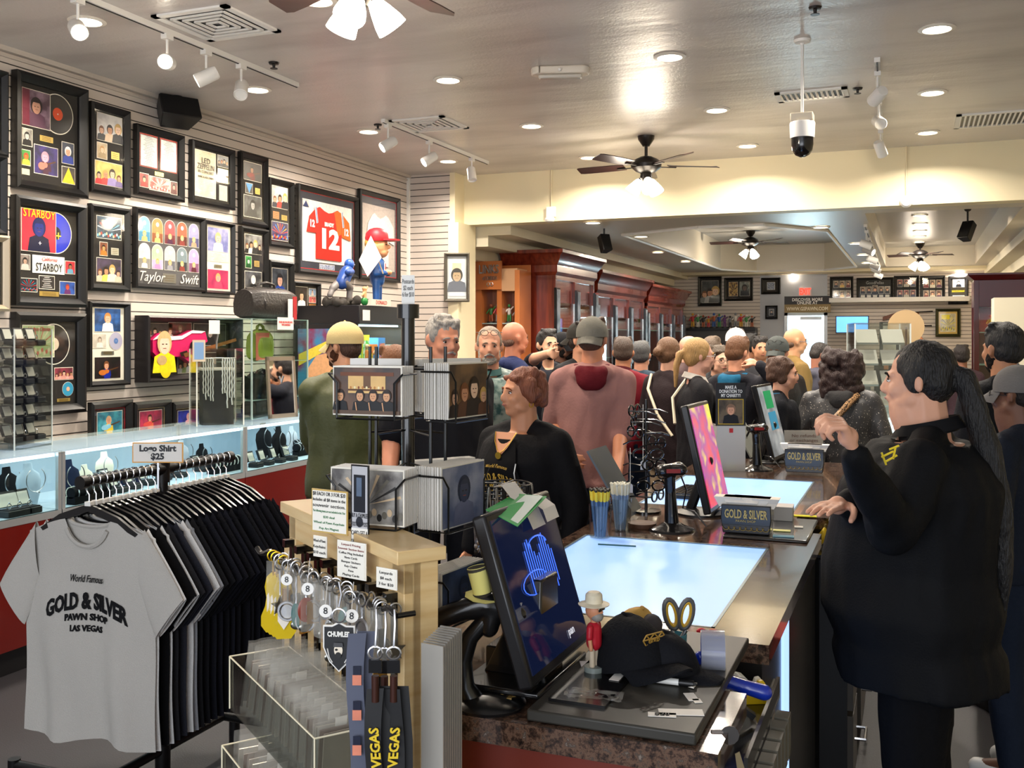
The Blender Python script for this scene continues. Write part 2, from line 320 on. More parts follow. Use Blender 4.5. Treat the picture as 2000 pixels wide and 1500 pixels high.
def fan(p, z, label, rz=0, blades=5, R_=.62, rodl=.18, power=25, span=5):
    t = thing('ceiling_fan', label, 'ceiling fan', (p[0], p[1], z), rz, 'ceiling fans with light kits')
    MB().lathe([(.0, 0), (.075, 0), (.07, -.03), (.03, -.09), (.0, -.09)], DARKMET).build('canopy', t)
    MB().cyl((0, 0, -.08), (0, 0, -rodl-.02), .014, DARKMET).build('rod', t)
    zz = -rodl
    MB().lathe([(.0, 0), (.05, 0), (.11, -.03), (.135, -.07), (.13, -.1), (.09, -.13), (.04, -.15), (.0, -.15)], DARKMET, c=(0, 0, zz)).build('motor_housing', t)
    for i in range(blades):
        a = 2*pi*i/blades; Rr = Matrix.Rotation(a, 4, 'Z')
        mb = MB(); mb.T = Rr; mb.box((.19, 0, zz-.09), (.16, .03, .006), DARKMET)
        ring = []
        for u, w_ in [(.2, .045), (.3, .062), (.5, .068), (R_, .066), (R_+.03, .045)]:
            ring.append([V((u, -w_, zz-.08-.014)), V((u, w_, zz-.08+.014)), V((u, w_, zz-.074+.014)), V((u, -w_, zz-.074-.014))])
        mb.loft(ring, M('3a2622', .35, var=.3, sc=8, scl=(1, 6, 1))); mb.build('blade', t)
    MB().lathe([(.0, 0), (.05, 0), (.055, -.04), (.03, -.08), (.0, -.085)], DARKMET, c=(0, 0, zz-.15)).build('light_fitter', t)
    for i in range(3):
        a = 2*pi*i/3+.5; dr = V((cos(a), sin(a), 0)); o = V((0, 0, zz-.2))+dr*.05; ax = (dr*.75+V((0, 0, -1))).normalized()
        l = MB().lathe([(.02, 0), (.032, .015), (.045, .05), (.06, .1), (.066, .135)], LAMPH, c=o, axis=ax, cap=False, n=20).build('lamp_shade', t)
        MB().cyl(o-ax*.01, o+ax*.02, .022, DARKMET).build('socket', l)
        if power: point('bulb_light', tuple(o+ax*.2), power/3, parent=t, r=.05)
    return t
fp = onZ(1262, 266, ZC); fan(fp, ZC, 'brown ceiling fan with three lit glass shades in front of the cream header', .5, power=13)
fp = atD(705, -60, 4.1); fan((fp.x, fp.y), ZC, 'brown ceiling fan cut by the top of the picture, only lit shades showing', .2, power=30)
fp = onZ(1466, 451, 3.34); fan(fp, 3.34, 'ceiling fan with lit shades in the raised tray, nearer of the two', .6, rodl=.1, power=16)
fp = onZ(1537, 484, 3.34); fan((fp.x, fp.y), 3.34, 'ceiling fan with lit shades in the raised tray, in front of the exit', .9, rodl=.2, power=16)
fp = onZ(1797, 474, 3.2); fan((fp.x, min(fp.y, 18.2)), 3.2, 'small distant ceiling fan in the narrow tray', .3, rodl=.12, power=8, R_=.5)
def track(a, b, z, heads, label, lit=()):
    a = onZ(*a, z); b = onZ(*b, z); d = b-a; L_ = d.length; u = d.normalized(); q = atan2(u.y, u.x); t = thing('track_light', label, 'track light', (a.x, a.y, z), q, 'ceiling track lights')
    MB().bb((0, -.018, -.03), (L_, .018, 0), WHITE).bb((0, -.005, -.034), (L_, .005, -.03), BLACK).build('track', t)
    for i, (px, py, yaw, pit) in enumerate(heads):
        k = heads[i][0]; s_ = None
        # position along the track nearest the pixel
        best = min(range(101), key=lambda j: abs(projx(a+d*j/100)-px)); x = L_*best/100
        h = MB().bb((x-.03, -.02, -.06), (x+.03, .02, -.03), WHITE).cyl((x, 0, -.06), (x, 0, -.14), .008, WHITE).build('lamp_arm', t)
        ax = V((cos(yaw)*cos(pit), sin(yaw)*cos(pit), -sin(pit))); c = V((x, 0, -.19))
        hd = MB().lathe([(.0, -.075), (.035, -.073), (.042, -.06), (.044, .06), (.04, .064), (.036, .05), (.0, .05)], WHITE, c=c, axis=ax).build('lamp_head', t)
        if i in lit:
            MB().lathe([(0, .055), (.036, .055)], LAMPH, c=c, axis=ax, cap=False).build('bulb', hd)
            l = bpy.data.lights.new('track_spot', 'SPOT'); l.energy = 30; l.spot_size = radians(70); l.color = (1, .84, .62); l.shadow_soft_size = .03
            o = bpy.data.objects.new('track_spot', l); COL.objects.link(o); o.parent = t; o.location = c+ax*.08; o.rotation_euler = (-ax).to_track_quat('Z', 'Y').to_euler()
    return t
def project(p):
    r = (p[0]*CC+p[1]*SS); D = depth(p); return 1000+FPX*r/D, 658-FPX*(p[2]-EYE)/D
def projx(p): return project(p)[0]
track((140, -20), (580, 162), ZC, [(150, 0, -2.2, .5), (328, 60, -2.6, .2), (403, 100, 2.2, .5), (470, 130, -2.6, .8)], 'white ceiling track with four spot heads above the framed pictures', (0, 1, 2))
track((748, 232), (952, 315), ZC, [(757, 240, 2.4, .6), (838, 275, 2.4, .6), (922, 310, -2.4, 1.2)], 'white ceiling track with three spot heads near the corner', (0, 1))
track((1713, 112), (1722, 285), ZC, [(1714, 165, .5, .3), (1717, 215, 3.4, .4), (1720, 260, -.5, .9)], 'white ceiling track with three heads beside the camera dome', (0, 2))
t = track((1690, 438), (1718, 522), ZL, [(1692, 450, -1.5, .4), (1697, 460, -2, .4), (1704, 470, -1.2, .4), (1709, 480, -1.6, .4), (1712, 495, -1.4, .4), (1716, 510, -1.6, .4)], 'bright ceiling track of six lit heads in the far hall', (0, 1, 2, 3, 4, 5))
def vent(px, py, z, w, h, label, kind='square', rz=0):
    p = onZ(px, py, z); t = thing('ceiling_vent', label, 'air vent', (p.x, p.y, z), rz, 'ceiling air vents')
    fm = MB()
    for s in (-1, 1): fm.box((s*(w/2-.02), 0, -.006), (.04, h, .012), WHITE).box((0, s*(h/2-.02), -.006), (w, .04, .012), WHITE)
    fm.build('frame', t); MB().box((0, 0, -.001), (w-.06, h-.06, .002), BLACK).build('backing', t)
    sl = MB()
    if kind == 'square':
        for k in range(1, 5):
            a = w/2-.03-.045*k; b_ = h/2-.03-.045*k
            if min(a, b_) < .02: break
            for s in (-1, 1): sl.box((s*a, 0, -.01), (.018, 2*b_, .008), WHITE).box((0, s*b_, -.01), (2*a, .018, .008), WHITE)
    else:
        n = int(w/.035)
        for k in range(1, n): sl.box((-w/2+k*w/n, 0, -.008), (.014, h-.08, .01), WHITE, Matrix.Rotation(.5, 3, 'Y'))
    sl.build('louver', t); return t
vent(425, 45, ZC, .5, .5, 'square louvred ceiling vent beside the first track light')
vent(838, 242, ZC, .5, .5, 'square louvred ceiling vent above the second track light')
vent(1586, 184, ZC, .5, .3, 'rectangular slotted ceiling vent behind the camera pole', 'sl')
vent(1965, 230, ZC, .75, .55, 'large slotted return air grille near the header', 'sl')
def sprink(px, py, lb):
    p = onZ(px, py, ZC); mb = MB(); mb.lathe([(0, 0), (.035, 0), (.03, -.012), (.01, -.014), (.008, -.035), (.024, -.038), (.024, -.041), (0, -.041)], DARKMET)
    tag(mb.build('fire_sprinkler', loc=(p.x, p.y, ZC)), lb, 'sprinkler', 'ceiling sprinklers')
sprink(535, 122, 'small dark fire sprinkler at the end of the first track light'); sprink(738, 243, 'small dark fire sprinkler at the start of the second track light')
sprink(1592, 14, 'small dark fire sprinkler above the camera pole'); sprink(1675, 172, 'small dark fire sprinkler beside the slotted vent')
# emergency batten light
a = onZ(1037, 133, ZC); b = onZ(1152, 130, ZC); p = (a+b)/2; w_ = (b-a).length
t = thing('emergency_light', 'cream oval ceiling emergency light with clear tube cover', 'ceiling light', (p.x, p.y, ZC), atan2(b.y-a.y, b.x-a.x))
pts = [((w_/2-.06)*(1 if abs(x) < pi/2 else -1)+.06*cos(x), .06*sin(x), 0) for x in [(-pi/2+pi*k/8) for k in range(9)]]+[(-(w_/2-.06)+.06*cos(pi/2+pi*k/8), .06*sin(pi/2+pi*k/8), 0) for k in range(9)]
MB().prism(pts, (0, 0, -.05), M('ddd2c2', .4)).build('housing', t, bev=.01)
MB().bb((-w_/2+.05, -.035, -.075), (w_/2-.05, .035, -.05), M('cfc8bc', .1)).build('lens', t, bev=.012)
MB().ell((0, -.065, -.03), .012, WHITE).build('button', t)
# camera dome on a pole
p = onZ(1567, 78, ZC); D = depth(p)
t = thing('security_camera', 'white and black dome camera hanging on a thin ceiling pole', 'security camera', (p.x, p.y, ZC))
s_ = D/FPX
MB().lathe([(0, 0), (.05, 0), (.045, -.015), (.012, -.02), (.012, -.03)], WHITE).cyl((0, 0, 0), (0, 0, -(225-78)*s_), .009, WHITE).build('pole', t)
z1 = -(222-78)*s_
MB().bb((-.065, -.05, z1-.05), (.065, .05, z1), M('d8cbb4', .5)).build('bracket', t, bev=.006)
MB().lathe([(0, 0), (.07, 0), (.074, -.01), (.07, -.095), (0, -.095)], WHITE, c=(0, 0, z1-.05)).build('housing', t)
MB().lathe([(.064, 0), (.064, -.04), (.058, -.075), (.04, -.1), (.015, -.112), (0, -.113)], BLK, c=(0, 0, z1-.145)).build('dome', t)
# detectors on the header
for px, z, y0, lb in ((1077, 2.87, 333, 'white smoke detector with box on the header above the orange shelves'), (1770, 2.95, 283, 'round white detector under a thin conduit on the header')):
    q = onY(px, 430 if px < 1500 else 394, 9.97)
    t = thing('smoke_detector', lb, 'detector', (q.x, 9.98, q.z))
    MB().cyl((0, -.012, .05), (0, -.012, ZC-q.z), .008, CREAM).build('conduit', t)
    if px < 1500: MB().bb((-.05, -.04, .03), (.05, 0, .14), WHITE).build('junction_box', t, bev=.004); MB().lathe([(0, .02), (.05, .02), (.055, 0), (.045, -.02), (.02, -.03), (0, -.03)], WHITE, c=(0, -.06, 0)).build('sensor', t)
    else: MB().lathe([(0, .04), (.04, .038), (.055, .02), (.055, 0), (0, 0)], WHITE, axis=(0, -1, 0)).build('sensor', t)
# speakers
def speaker(loc, rz, tilt, sz, lb, up):
    t = thing('wall_speaker', lb, 'speaker', loc, rz, 'black ceiling speakers'); w_, d_, h_ = sz
    R3 = Matrix.Rotation(tilt, 3, 'X')
    q = [V((-w_/2, -d_/2, -h_/2)), V((w_/2, -d_/2, -h_/2)), V((w_*.36, d_/2, -h_/2)), V((-w_*.36, d_/2, -h_/2))]
    mb = MB(); mb.T = R3.to_4x4(); mb.prism(q, (0, 0, h_), BLACK); mb.build('housing', t, bev=.008)
    mb = MB(); mb.T = R3.to_4x4(); mb.box((0, -d_/2-.004, 0), (w_*.94, .008, h_*.94), M('1d1c1c', .8, bump=.6, sc=400)); mb.build('grille', t)
    MB().lathe([(0, 0), (.04, 0), (.03, -.02), (.01, -.03), (.01, -up)], BLACK, c=(0, 0, up+.0)).build('bracket', t)
p = atD(345, 220, depth(onZ(335, 188, ZC))); speaker(p, 1.1, -.45, (.3, .17, .17), 'black speaker hanging from the ceiling above the setlist frame', ZC-p.z)
p = atD(1180, 476, 11.3); speaker(p, .9, -.35, (.12, .1, .2), 'black speaker hanging in front of the mahogany cabinet cornice', .2)
p = atD(1890, 452, 11.3); speaker(p, -.7, -.5, (.14, .1, .22), 'black curved speaker hanging from the far hall soffit', .25)
# ------------------------------------------------------------------ framed pictures
FRK = M('131212', .35, spec=.4); FRB = M('2a2622', .35, coat=.2)
MAT_D = M('2c2a28', .8); MAT_W = M('e4dfcd', .8)
def C(h): return M(h, .4, var=.22, sc=45, spec=.3)
def disc(mb, x, y, rx, ry, z, m, n=20, a0=0, a1=2*pi):
    k = n if abs(a1-a0-2*pi) < 1e-6 else n+1
    mb.poly([(x+rx*cos(a0+(a1-a0)*i/n), -z, y+ry*sin(a0+(a1-a0)*i/n)) for i in range(k)], m)
def rect(mb, x0, y0, x1, y1, z, m): mb.quad((x0, -z, y0), (x1, -z, y0), (x1, -z, y1), (x0, -z, y1), m)
def person_pic(mb, x, y, h, z, skin='d9a888', hair='4a3326', top='23242c', full=.5):
    """simple printed figure: hair, head, shoulders"""
    r = h*.16
    disc(mb, x, y+h*.62, r*1.35, r*1.6, z, C(hair)); disc(mb, x, y+h*.58, r*.95, r*1.25, z+.0004, C(skin))
    disc(mb, x, y+h*.68, r*1.05, r*.85, z+.0008, C(hair), 14, .25, pi-.25); rect(mb, x-r*.4, y+h*.38, x+r*.4, y+h*.48, z+.0001, C(skin)); rect(mb, x-r*.5, y+h*.585, x-r*.18, y+h*.605, z+.0009, C('2a1c16')); rect(mb, x+r*.18, y+h*.585, x+r*.5, y+h*.605, z+.0009, C('2a1c16')); rect(mb, x-r*.3, y+h*.5, x+r*.3, y+h*.515, z+.0009, C('8a4a40'))
    mb.poly([(x-h*.1, -z-.0002, y+h*.42), (x-h*.3, -z-.0002, y+h*.34), (x-h*.36, -z-.0002, y), (x+h*.36, -z-.0002, y), (x+h*.3, -z-.0002, y+h*.34), (x+h*.1, -z-.0002, y+h*.42)], C(top))
def NZ(a, b, sc=12): # printed picture ground made of two tones
    def f(nt, N, L, bs):
        tc = N.new('ShaderNodeTexCoord'); n = N.new('ShaderNodeTexNoise'); n.inputs['Scale'].default_value = sc; n.inputs['Detail'].default_value = 5; L.new(tc.outputs['Object'], n.inputs[0])
        r = ramp(N, [(.4, a), (.6, b)]); L.new(n.outputs[0], r.inputs[0]); L.new(r.outputs[0], bs.inputs['Base Color']); bs.inputs['Roughness'].default_value = .4
    return nodemat('print %s %s %s' % (a, b, sc), f)
rnd = random.Random(5)
SK = ['d9a888', 'c98f6a', 'e8c2a2', 'a8724e']
def photo(par, x0, y0, x1, y1, z, spec, name='photo', border='e9e2d0', bw=.004):
    """spec: (kind, ground a, ground b, colours...)"""
    mb = MB(); rect(mb, x0-bw, y0-bw, x1+bw, y1+bw, z, C(border)); z += .0008; kind = spec[0]; rect(mb, x0, y0, x1, y1, z, NZ(spec[1], spec[2], spec[3] if len(spec) > 3 and not isinstance(spec[3], str) else 14))
    w_, h_ = x1-x0, y1-y0; cx = (x0+x1)/2; z += .0006; cs = [c for c in spec[3:] if isinstance(c, str)]
    if kind == 'one': person_pic(mb, cx, y0, h_*.95, z, cs[0], cs[1], cs[2])
    elif kind == 'gtr':
        person_pic(mb, cx-w_*.05, y0+h_*.12, h_*.8, z, cs[0], cs[1], cs[2]); g = C(cs[3] if len(cs) > 3 else 'c8502c')
        disc(mb, cx-w_*.2, y0+h_*.28, w_*.15, h_*.13, z+.001, g); disc(mb, cx-w_*.05, y0+h_*.33, w_*.1, h_*.1, z+.0011, g)
        mb.quad((cx, -z-.001, y0+h_*.33), (cx+w_*.4, -z-.001, y0+h_*.48), (cx+w_*.4, -z-.001, y0+h_*.53), (cx, -z-.001, y0+h_*.4), C('5a3a22'))
        rect(mb, cx-w_*.14, y0, cx+w_*.1, y0+h_*.16, z, C(cs[2]))
    elif kind == 'team':
        rect(mb, x0+w_*.22, y0+h_*.45, x1-w_*.22, y0+h_*.82, z, C('d8b070')); rect(mb, x0+w_*.1, y0+h_*.82, x1-w_*.1, y0+h_*.9, z+.0001, C('6a3a20')); rect(mb, x0+w_*.22, y0+h_*.5, x1-w_*.22, y0+h_*.54, z+.0001, C('5a3418')); rect(mb, x0+w_*.45, y0+h_*.56, x0+w_*.56, y0+h_*.82, z+.0001, C('6a4a30'))
        for i in range(9): disc(mb, x0+w_*(.26+.06*i), y0+h_*.57, w_*.015, h_*.03, z+.0002, C(['b87a3a', 'e8d8a8', '8a4a2a'][i % 3]))
        for i, u in enumerate((.1, .4, .6, .8)): person_pic(mb, x0+w_*u, y0+h_*.08, h_*.52, z+.0003*(i+1), 'd09a70', '2a1c14', '0e0d10'); mb.quad(*[(x0+w_*(u+a), -z-.002, y0+h_*b) for a, b in ((-.05, .06), (-.035, .06), (-.055, .26), (-.07, .25))], C('d09a70'))
        rect(mb, x0, y0, x1, y0+h_*.08, z+.002, C('5a4434'))
    elif kind == 'grp':
        n = max(3, int(w_/h_*3)); n = min(n, 6)
        for i in range(n): person_pic(mb, x0+w_*(i+.5)/n, y0, h_*(.62+.25*((i*7) % 3)/2), z+.0003*i, SK[i % 3], ['2b2019', 'c9a15a', '3b2a20', '7a4a2a'][(i+len(cs)) % 4], cs[i % len(cs)])
    elif kind == 'txt':
        n = int(h_/.012)
        for i in range(n):
            l = w_*(.35+.4*((i*37) % 11)/11); rect(mb, cx-l/2, y1-.01-i*.012, cx+l/2, y1-.0065-i*.012, z, C(cs[0]))
    elif kind == 'rays':
        for i in range(9):
            a = pi*(.08+.1*i); mb.poly([(cx, -z, y0+h_*.35), (cx+w_*.5*cos(a), -z, min(y1, y0+h_*.35+h_*.6*sin(a))), (cx+w_*.5*cos(a+.09), -z, min(y1, y0+h_*.35+h_*.6*sin(a+.09)))], C(cs[i % len(cs)]))
        for i in range(14): disc(mb, x0+w_*(i+.5)/14, y0+h_*(.12+.05*(i % 3)), w_*.035, h_*.07, z+.0005, C(cs[(i+1) % len(cs)]))
    elif kind == 'tri': mb.poly([(x0, -z, y0), (x1, -z, y0), (cx, -z, y1)] if cs[-1] != 'v' else [(x0, -z, y1), (x1, -z, y1), (cx, -z, y0)], C(cs[0]))
    return mb.build(name, par)
def frame_thing(xl, xr, yt, yb, label, items, wall='L', border=.055, depth_=.035, fr=FRK, matc=None, inner=None, glass=True, name='framed_memorabilia', off=.012, grp='framed music memorabilia on the wall', loc=None):
    """a framed picture hung on a wall; px columns xl, xr and rows yt, yb at its first column"""
    if wall == 'L':
        X = WX+off; a = onX(xl, yt, X); b = onX(xl, yb, X); c = onX(xr, yt, X); rz = pi/2; w_ = c.y-a.y; h_ = a.z-b.z; o = V((X, (a.y+c.y)/2, b.z))
    else:
        Y = YF-off; a = onY(xl, yt, Y); b = onY(xl, yb, Y); c = onY(xr, yt, Y); rz = 0; w_ = c.x-a.x; h_ = a.z-b.z; o = V(((a.x+c.x)/2, Y, b.z))
    if loc: o, rz, w_, h_ = loc
    t = thing(name, label, 'framed picture', o, rz, grp); d = depth_; bd = min(border*.8, w_*.13)
    fm = MB()
    x0, x1 = -w_/2, w_/2
    prof = [(0, 0), (0, d), (bd*.35, d+.008), (bd*.8, d*.75), (bd, d*.5), (bd, 0)]
    rings = []
    for (u, k) in prof: rings.append([V((x0+u, -k, u)), V((x1-u, -k, u)), V((x1-u, -k, h_-u)), V((x0+u, -k, h_-u))])
    fm.loft(rings, fr, cap=False); fm.build('frame', t, ang=25)
    m = MB(); rect(m, x0+bd*.8, bd*.8, x1-bd*.8, h_-bd*.8, .006, matc or MAT_D)
    if inner:
        e = .006
        for (p, q, r_, s) in ((x0+bd, bd, x0+bd+e, h_-bd), (x1-bd-e, bd, x1-bd, h_-bd), (x0+bd, bd, x1-bd, bd+e), (x0+bd, h_-bd-e, x1-bd, h_-bd)): rect(m, p, q, r_, s, .008, C(inner))
    m.build('mat_board', t)
    iw = w_-2*bd; ih = h_-2*bd; X_ = lambda u: x0+bd+u*iw; Z_ = lambda v: h_-bd-v*ih
    for it in items:
        k = it[0]
        if k == 'p': photo(t, X_(it[1]), Z_(it[4]), X_(it[3]), Z_(it[2]), it[6] if len(it) > 6 else .0085, it[5])
        elif k == 'plaque':
            mb = MB(); rect(mb, X_(it[1]), Z_(it[4]), X_(it[3]), Z_(it[2]), .0095, M(it[5] if len(it) > 5 else 'c9ac5e', .3, .6)); n = 3
            for i in range(n): yy = Z_(it[2])+(Z_(it[4])-Z_(it[2]))*(i+1)/(n+1); rect(mb, X_(it[1]+(it[3]-it[1])*.15), yy-.0015, X_(it[3]-(it[3]-it[1])*.15), yy+.0015, .0102, C('6b5526'))
            mb.build('plaque', t)
        elif k == 'rec':
            cx, cy, r = X_(it[1]), Z_(it[2]), it[3]*iw; mb = MB()
            disc(mb, cx, cy, r*1.05, r*1.05, .0085, C('e9e2d0'), 40); disc(mb, cx, cy, r, r, .0095, M(it[4], .25, coat=.6), 40); disc(mb, cx, cy, r*.33, r*.33, .0105, C(it[5]), 24); disc(mb, cx, cy, r*.04, r*.04, .0112, C('efe9dd'), 10)
            mb.build('vinyl_record', t)
        elif k == 't': text(it[3], it[4]*iw, C(it[5]), t, (X_(it[1]), -.0145, Z_(it[2])), width=(it[6]*iw if len(it) > 6 and it[6] else None), bold=.0, shear=(it[7] if len(it) > 7 else 0))
        elif k == 'r': mb = MB(); rect(mb, X_(it[1]), Z_(it[4]), X_(it[3]), Z_(it[2]), it[6] if len(it) > 6 else .009, C(it[5])); mb.build('card', t)
        elif k == 'arch':
            mb = MB(); xa, za, xb, zb = X_(it[1]), Z_(it[4]), X_(it[3]), Z_(it[2]); r = (xb-xa)/2
            for g, e, zz in (('efe6d8', .004, .0085), (it[5], 0, .0093)):
                mb.poly([(xa-e, -zz, za-e), (xb+e, -zz, za-e)]+[((xa+xb)/2+(r+e)*cos(pi*i/12), -zz, zb-r+(r+e)*sin(pi*i/12)) for i in range(13)], C(g))
            rect(mb, xa, za, xb, za+(zb-za)*.38, .0096, C(it[6])); person_pic(mb, (xa+xb)/2, za, (zb-za)*.5, .01, 'e2b894', 'd8b16a', it[7]); disc(mb, (xa+xb)/2, zb-r*.8, r*.3, r*.3, .0102, C('c8c8cc'), 12)
            mb.build('photo', t)
        elif k == 'jersey':
            mb = MB(); col, ny, num = it[5], it[6], it[7]; xa, xb, za, zb = X_(it[1]), X_(it[3]), Z_(it[4]), Z_(it[2]); W_ = xb-xa; H_ = zb-za; P = lambda u, v, e=0: (xa+u*W_, -.011-e, zb-v*H_)
            mb.prism([P(.3, .0), (P(.4, .06)), P(.5, .09), P(.6, .06), P(.7, .0), P(.8, .04), P(.8, .98), P(.22, .98), P(.22, .04)], (0, -.008, 0), C(col))
            mb.prism([P(.22, .04), P(.22, .5), P(.02, .5), P(.08, .2)], (0, -.008, 0), C(col)); mb.prism([P(.8, .04), P(.98, .2), P(1.02, .55), P(.8, .5)], (0, -.008, 0), C(it[8] if len(it) > 8 else col))
            if len(it) > 8:
                mb.poly([P(.62, .055, .009), P(.7, .0, .009), P(.79, .04, .009), P(.79, .45, .009), P(.7, .5, .009), P(.66, .25, .009)], C(it[8]))
                for u in (.2, .8): mb.poly([P(u-.02, .02, .0095), P(u+.02, .0, .0095), P(u+.06, .3, .0095), P(u+.02, .32, .0095)], C('f4efe6')); mb.poly([P(u, .02, .01), P(u+.012, .01, .01), P(u+.05, .3, .01), P(u+.036, .31, .01)], C('2a4a9a'))
            j = mb.build('jersey', t)
            if num:
                text(ny, H_*.1, C('f3ece2'), j, P(.5, .31, .011), bold=.003); text(num, H_*.5, C('f5f0e8'), j, P(.5, .6, .011), bold=.012, width=W_*.4); text(num, H_*.18, C('f5f0e8'), j, P(.12, .34, .011), bold=.004); text(num, H_*.18, C('f5f0e8'), j, P(.9, .4, .011), bold=.004)
    if glass: mb = MB(); rect(mb, x0+bd*.8, bd*.8, x1-bd*.8, h_-bd*.8, .018, PICGLASS); mb.build('glass_pane', t)
    return t, w_, h_
G = 'plaque'
frame_thing(22, 162, 136, 366, 'large black frame, plum album sleeve with a half hidden record and red label', [
    ('rec', .64, .24, .27, '151416', 'd8502c'), ('p', .03, .06, .5, .43, ('one', '8a6f80', '4a3040', 'c4937c', '2b1f22', '5a3a4e'), .0115), ('r', .03, .06, .15, .43, '6b2538', .0135), ('plaque', .33, .5, .56, .56), ('p', .03, .47, .2, .64, ('one', 'b8b4aa', '6a6660', 'cfc6ba', '2a2826', '1c1b1b')), ('p', .03, .69, .17, .84, ('one', '3f8a3a', '2a5a28', 'd8742c', 'c8402c', 'e0c040')), ('r', .02, .88, .16, .94, 'cfc8a8'),
    ('p', .24, .61, .64, .9, ('gtr', '3a2a7a', '1c1440', 'd9a0b8', 'b88a9a', '4a2a3a', 'd87a6a')), ('p', .72, .52, .93, .74, ('one', '24304a', '0f1420', 'd9a888', 'e8e8ee', '2a3f9a')), ('p', .72, .78, .95, .95, ('tri', '5a4a3a', '3a3430', 'f2d02c'))], border=.07, depth_=.05)
frame_thing(171, 248, 197, 374, 'narrow black frame, pale haired singer between two dark haired men, five figures below', [
    ('p', .12, .03, .95, .38, ('grp', 'e8e4e0', 'c8c4c4', '1b1c24', 'e4c8a8', '1b1c24')), ('p', .12, .42, .44, .62, ('one', 'd8c4a0', 'b8a078', 'e2c4a0', 'c09058', 'a8906a')), (G, .58, .5, .86, .6), ('p', .06, .66, .95, .96, ('grp', 'e4d070', 'c8b050', 'c0202c', 'd83a3a', '9a8ac0', '7a6a9a'))])
frame_thing(260, 354, 241, 379, 'black frame with red lined mat holding two typed white lists', [
    ('r', .03, .02, .47, .6, 'b8382c', .0085), ('p', .05, .05, .45, .58, ('txt', 'd8dcd8', 'c4c8c4', '8a8c8a')), ('r', .53, .02, .97, .6, 'b8382c', .0085), ('p', .55, .05, .95, .58, ('txt', 'd8dcd8', 'c4c8c4', '8a8c8a')), (G, .4, .64, .62, .71), ('p', .03, .72, .24, .95, ('one', 'b83a34', '6a2420', 'e2a888', '3a1c18', 'a82c28')), ('p', .27, .74, .77, .97, ('rays', 'd8a8a0', 'c04840', 'c8382c', 'e8d8d0')), ('p', .8, .76, .97, .98, ('one', '7a3a38', '3a2422', 'c09080', '2a1c18', '5a2a28'))])
frame_thing(369, 453, 272, 396, 'black frame with an aged cream concert poster and small plates beside it', [
    ('p', .04, .05, .6, .94, ('txt', 'ded2b2', 'cabd98', 'b8ac8a')), ('t', .32, .24, 'LED', .14, '2a2622'), ('t', .32, .36, 'ZEPPELIN', .14, '2a2622', .46), ('t', .32, .46, 'IN CONCERT', .07, '5a5244'), ('t', .32, .56, 'JUNE 3-LAX 7:00PM', .05, '2a2622', .44), ('p', .66, .05, .96, .27, ('grp', 'c8ccd0', '8a8c90', '24252a', '3a3a40')), (G, .66, .31, .96, .43, 'b8a878'), (G, .66, .47, .96, .59), ('r', .7, .64, .94, .95, 'b4b4a8')])
frame_thing(464, 518, 295, 436, 'tall black frame, dark stage photo, blue guitar pick shape and grey portrait', [
    ('p', .1, .05, .92, .34, ('gtr', '2a1c1a', '120c0c', 'c09070', '1a1412', '6a2420', '8a2c20')), ('p', .18, .4, .5, .56, ('tri', '3a3734', '2a2826', '5aa0d8', 'v')), (G, .62, .45, .85, .55), ('p', .1, .6, .92, .95, ('one', '5a5c5c', '2a2c2c', 'a8a8a4', '1c1c1c', '3a3c3c'))])
frame_thing(520, 569, 346, 480, 'tall black frame, white group photo above a blue and red stage crowd', [
    ('p', .1, .03, .9, .4, ('grp', 'd8d4d0', 'b8a8a4', '3a3c44', 'b84038', '24262c')), (G, .14, .47, .46, .6, 'c88a60'), (G, .58, .51, .88, .6), ('p', .08, .65, .92, .96, ('rays', '1a2c6a', '241c3a', 'd83a2c', 'e8a83a', '3a7ad8', 'e8502c'))])
frame_thing(577, 695, 358, 533, 'large black frame with red line around a red jersey numbered twelve', [
    ('r', .05, .1, .95, .9, 'ece6e0', .0085), ('jersey', .1, .17, .9, .87, 'd8281c', 'BRADY', '12', 'e8641c'), ('p', .35, .92, .62, .98, ('rays', '8a94b8', 'b8c0d0', 'd8dce8', '5a6488')), ('p', .06, .12, .16, .2, ('tri', 'd0ccc8', 'ece6e0', '2a3560'))], border=.06, matc=M('3f4048', .7), inner='d8202c', grp='framed jerseys on the wall')
frame_thing(698, 777, 368, 545, 'large black frame with red line around a pale jersey behind the capped figurine', [
    ('r', .05, .1, .95, .92, 'b8aca4', .0085), ('jersey', .12, .2, .9, .88, 'd8d0c8', '', '')], border=.06, matc=M('5a5a5e', .7), inner='d8202c', grp='framed jerseys on the wall')
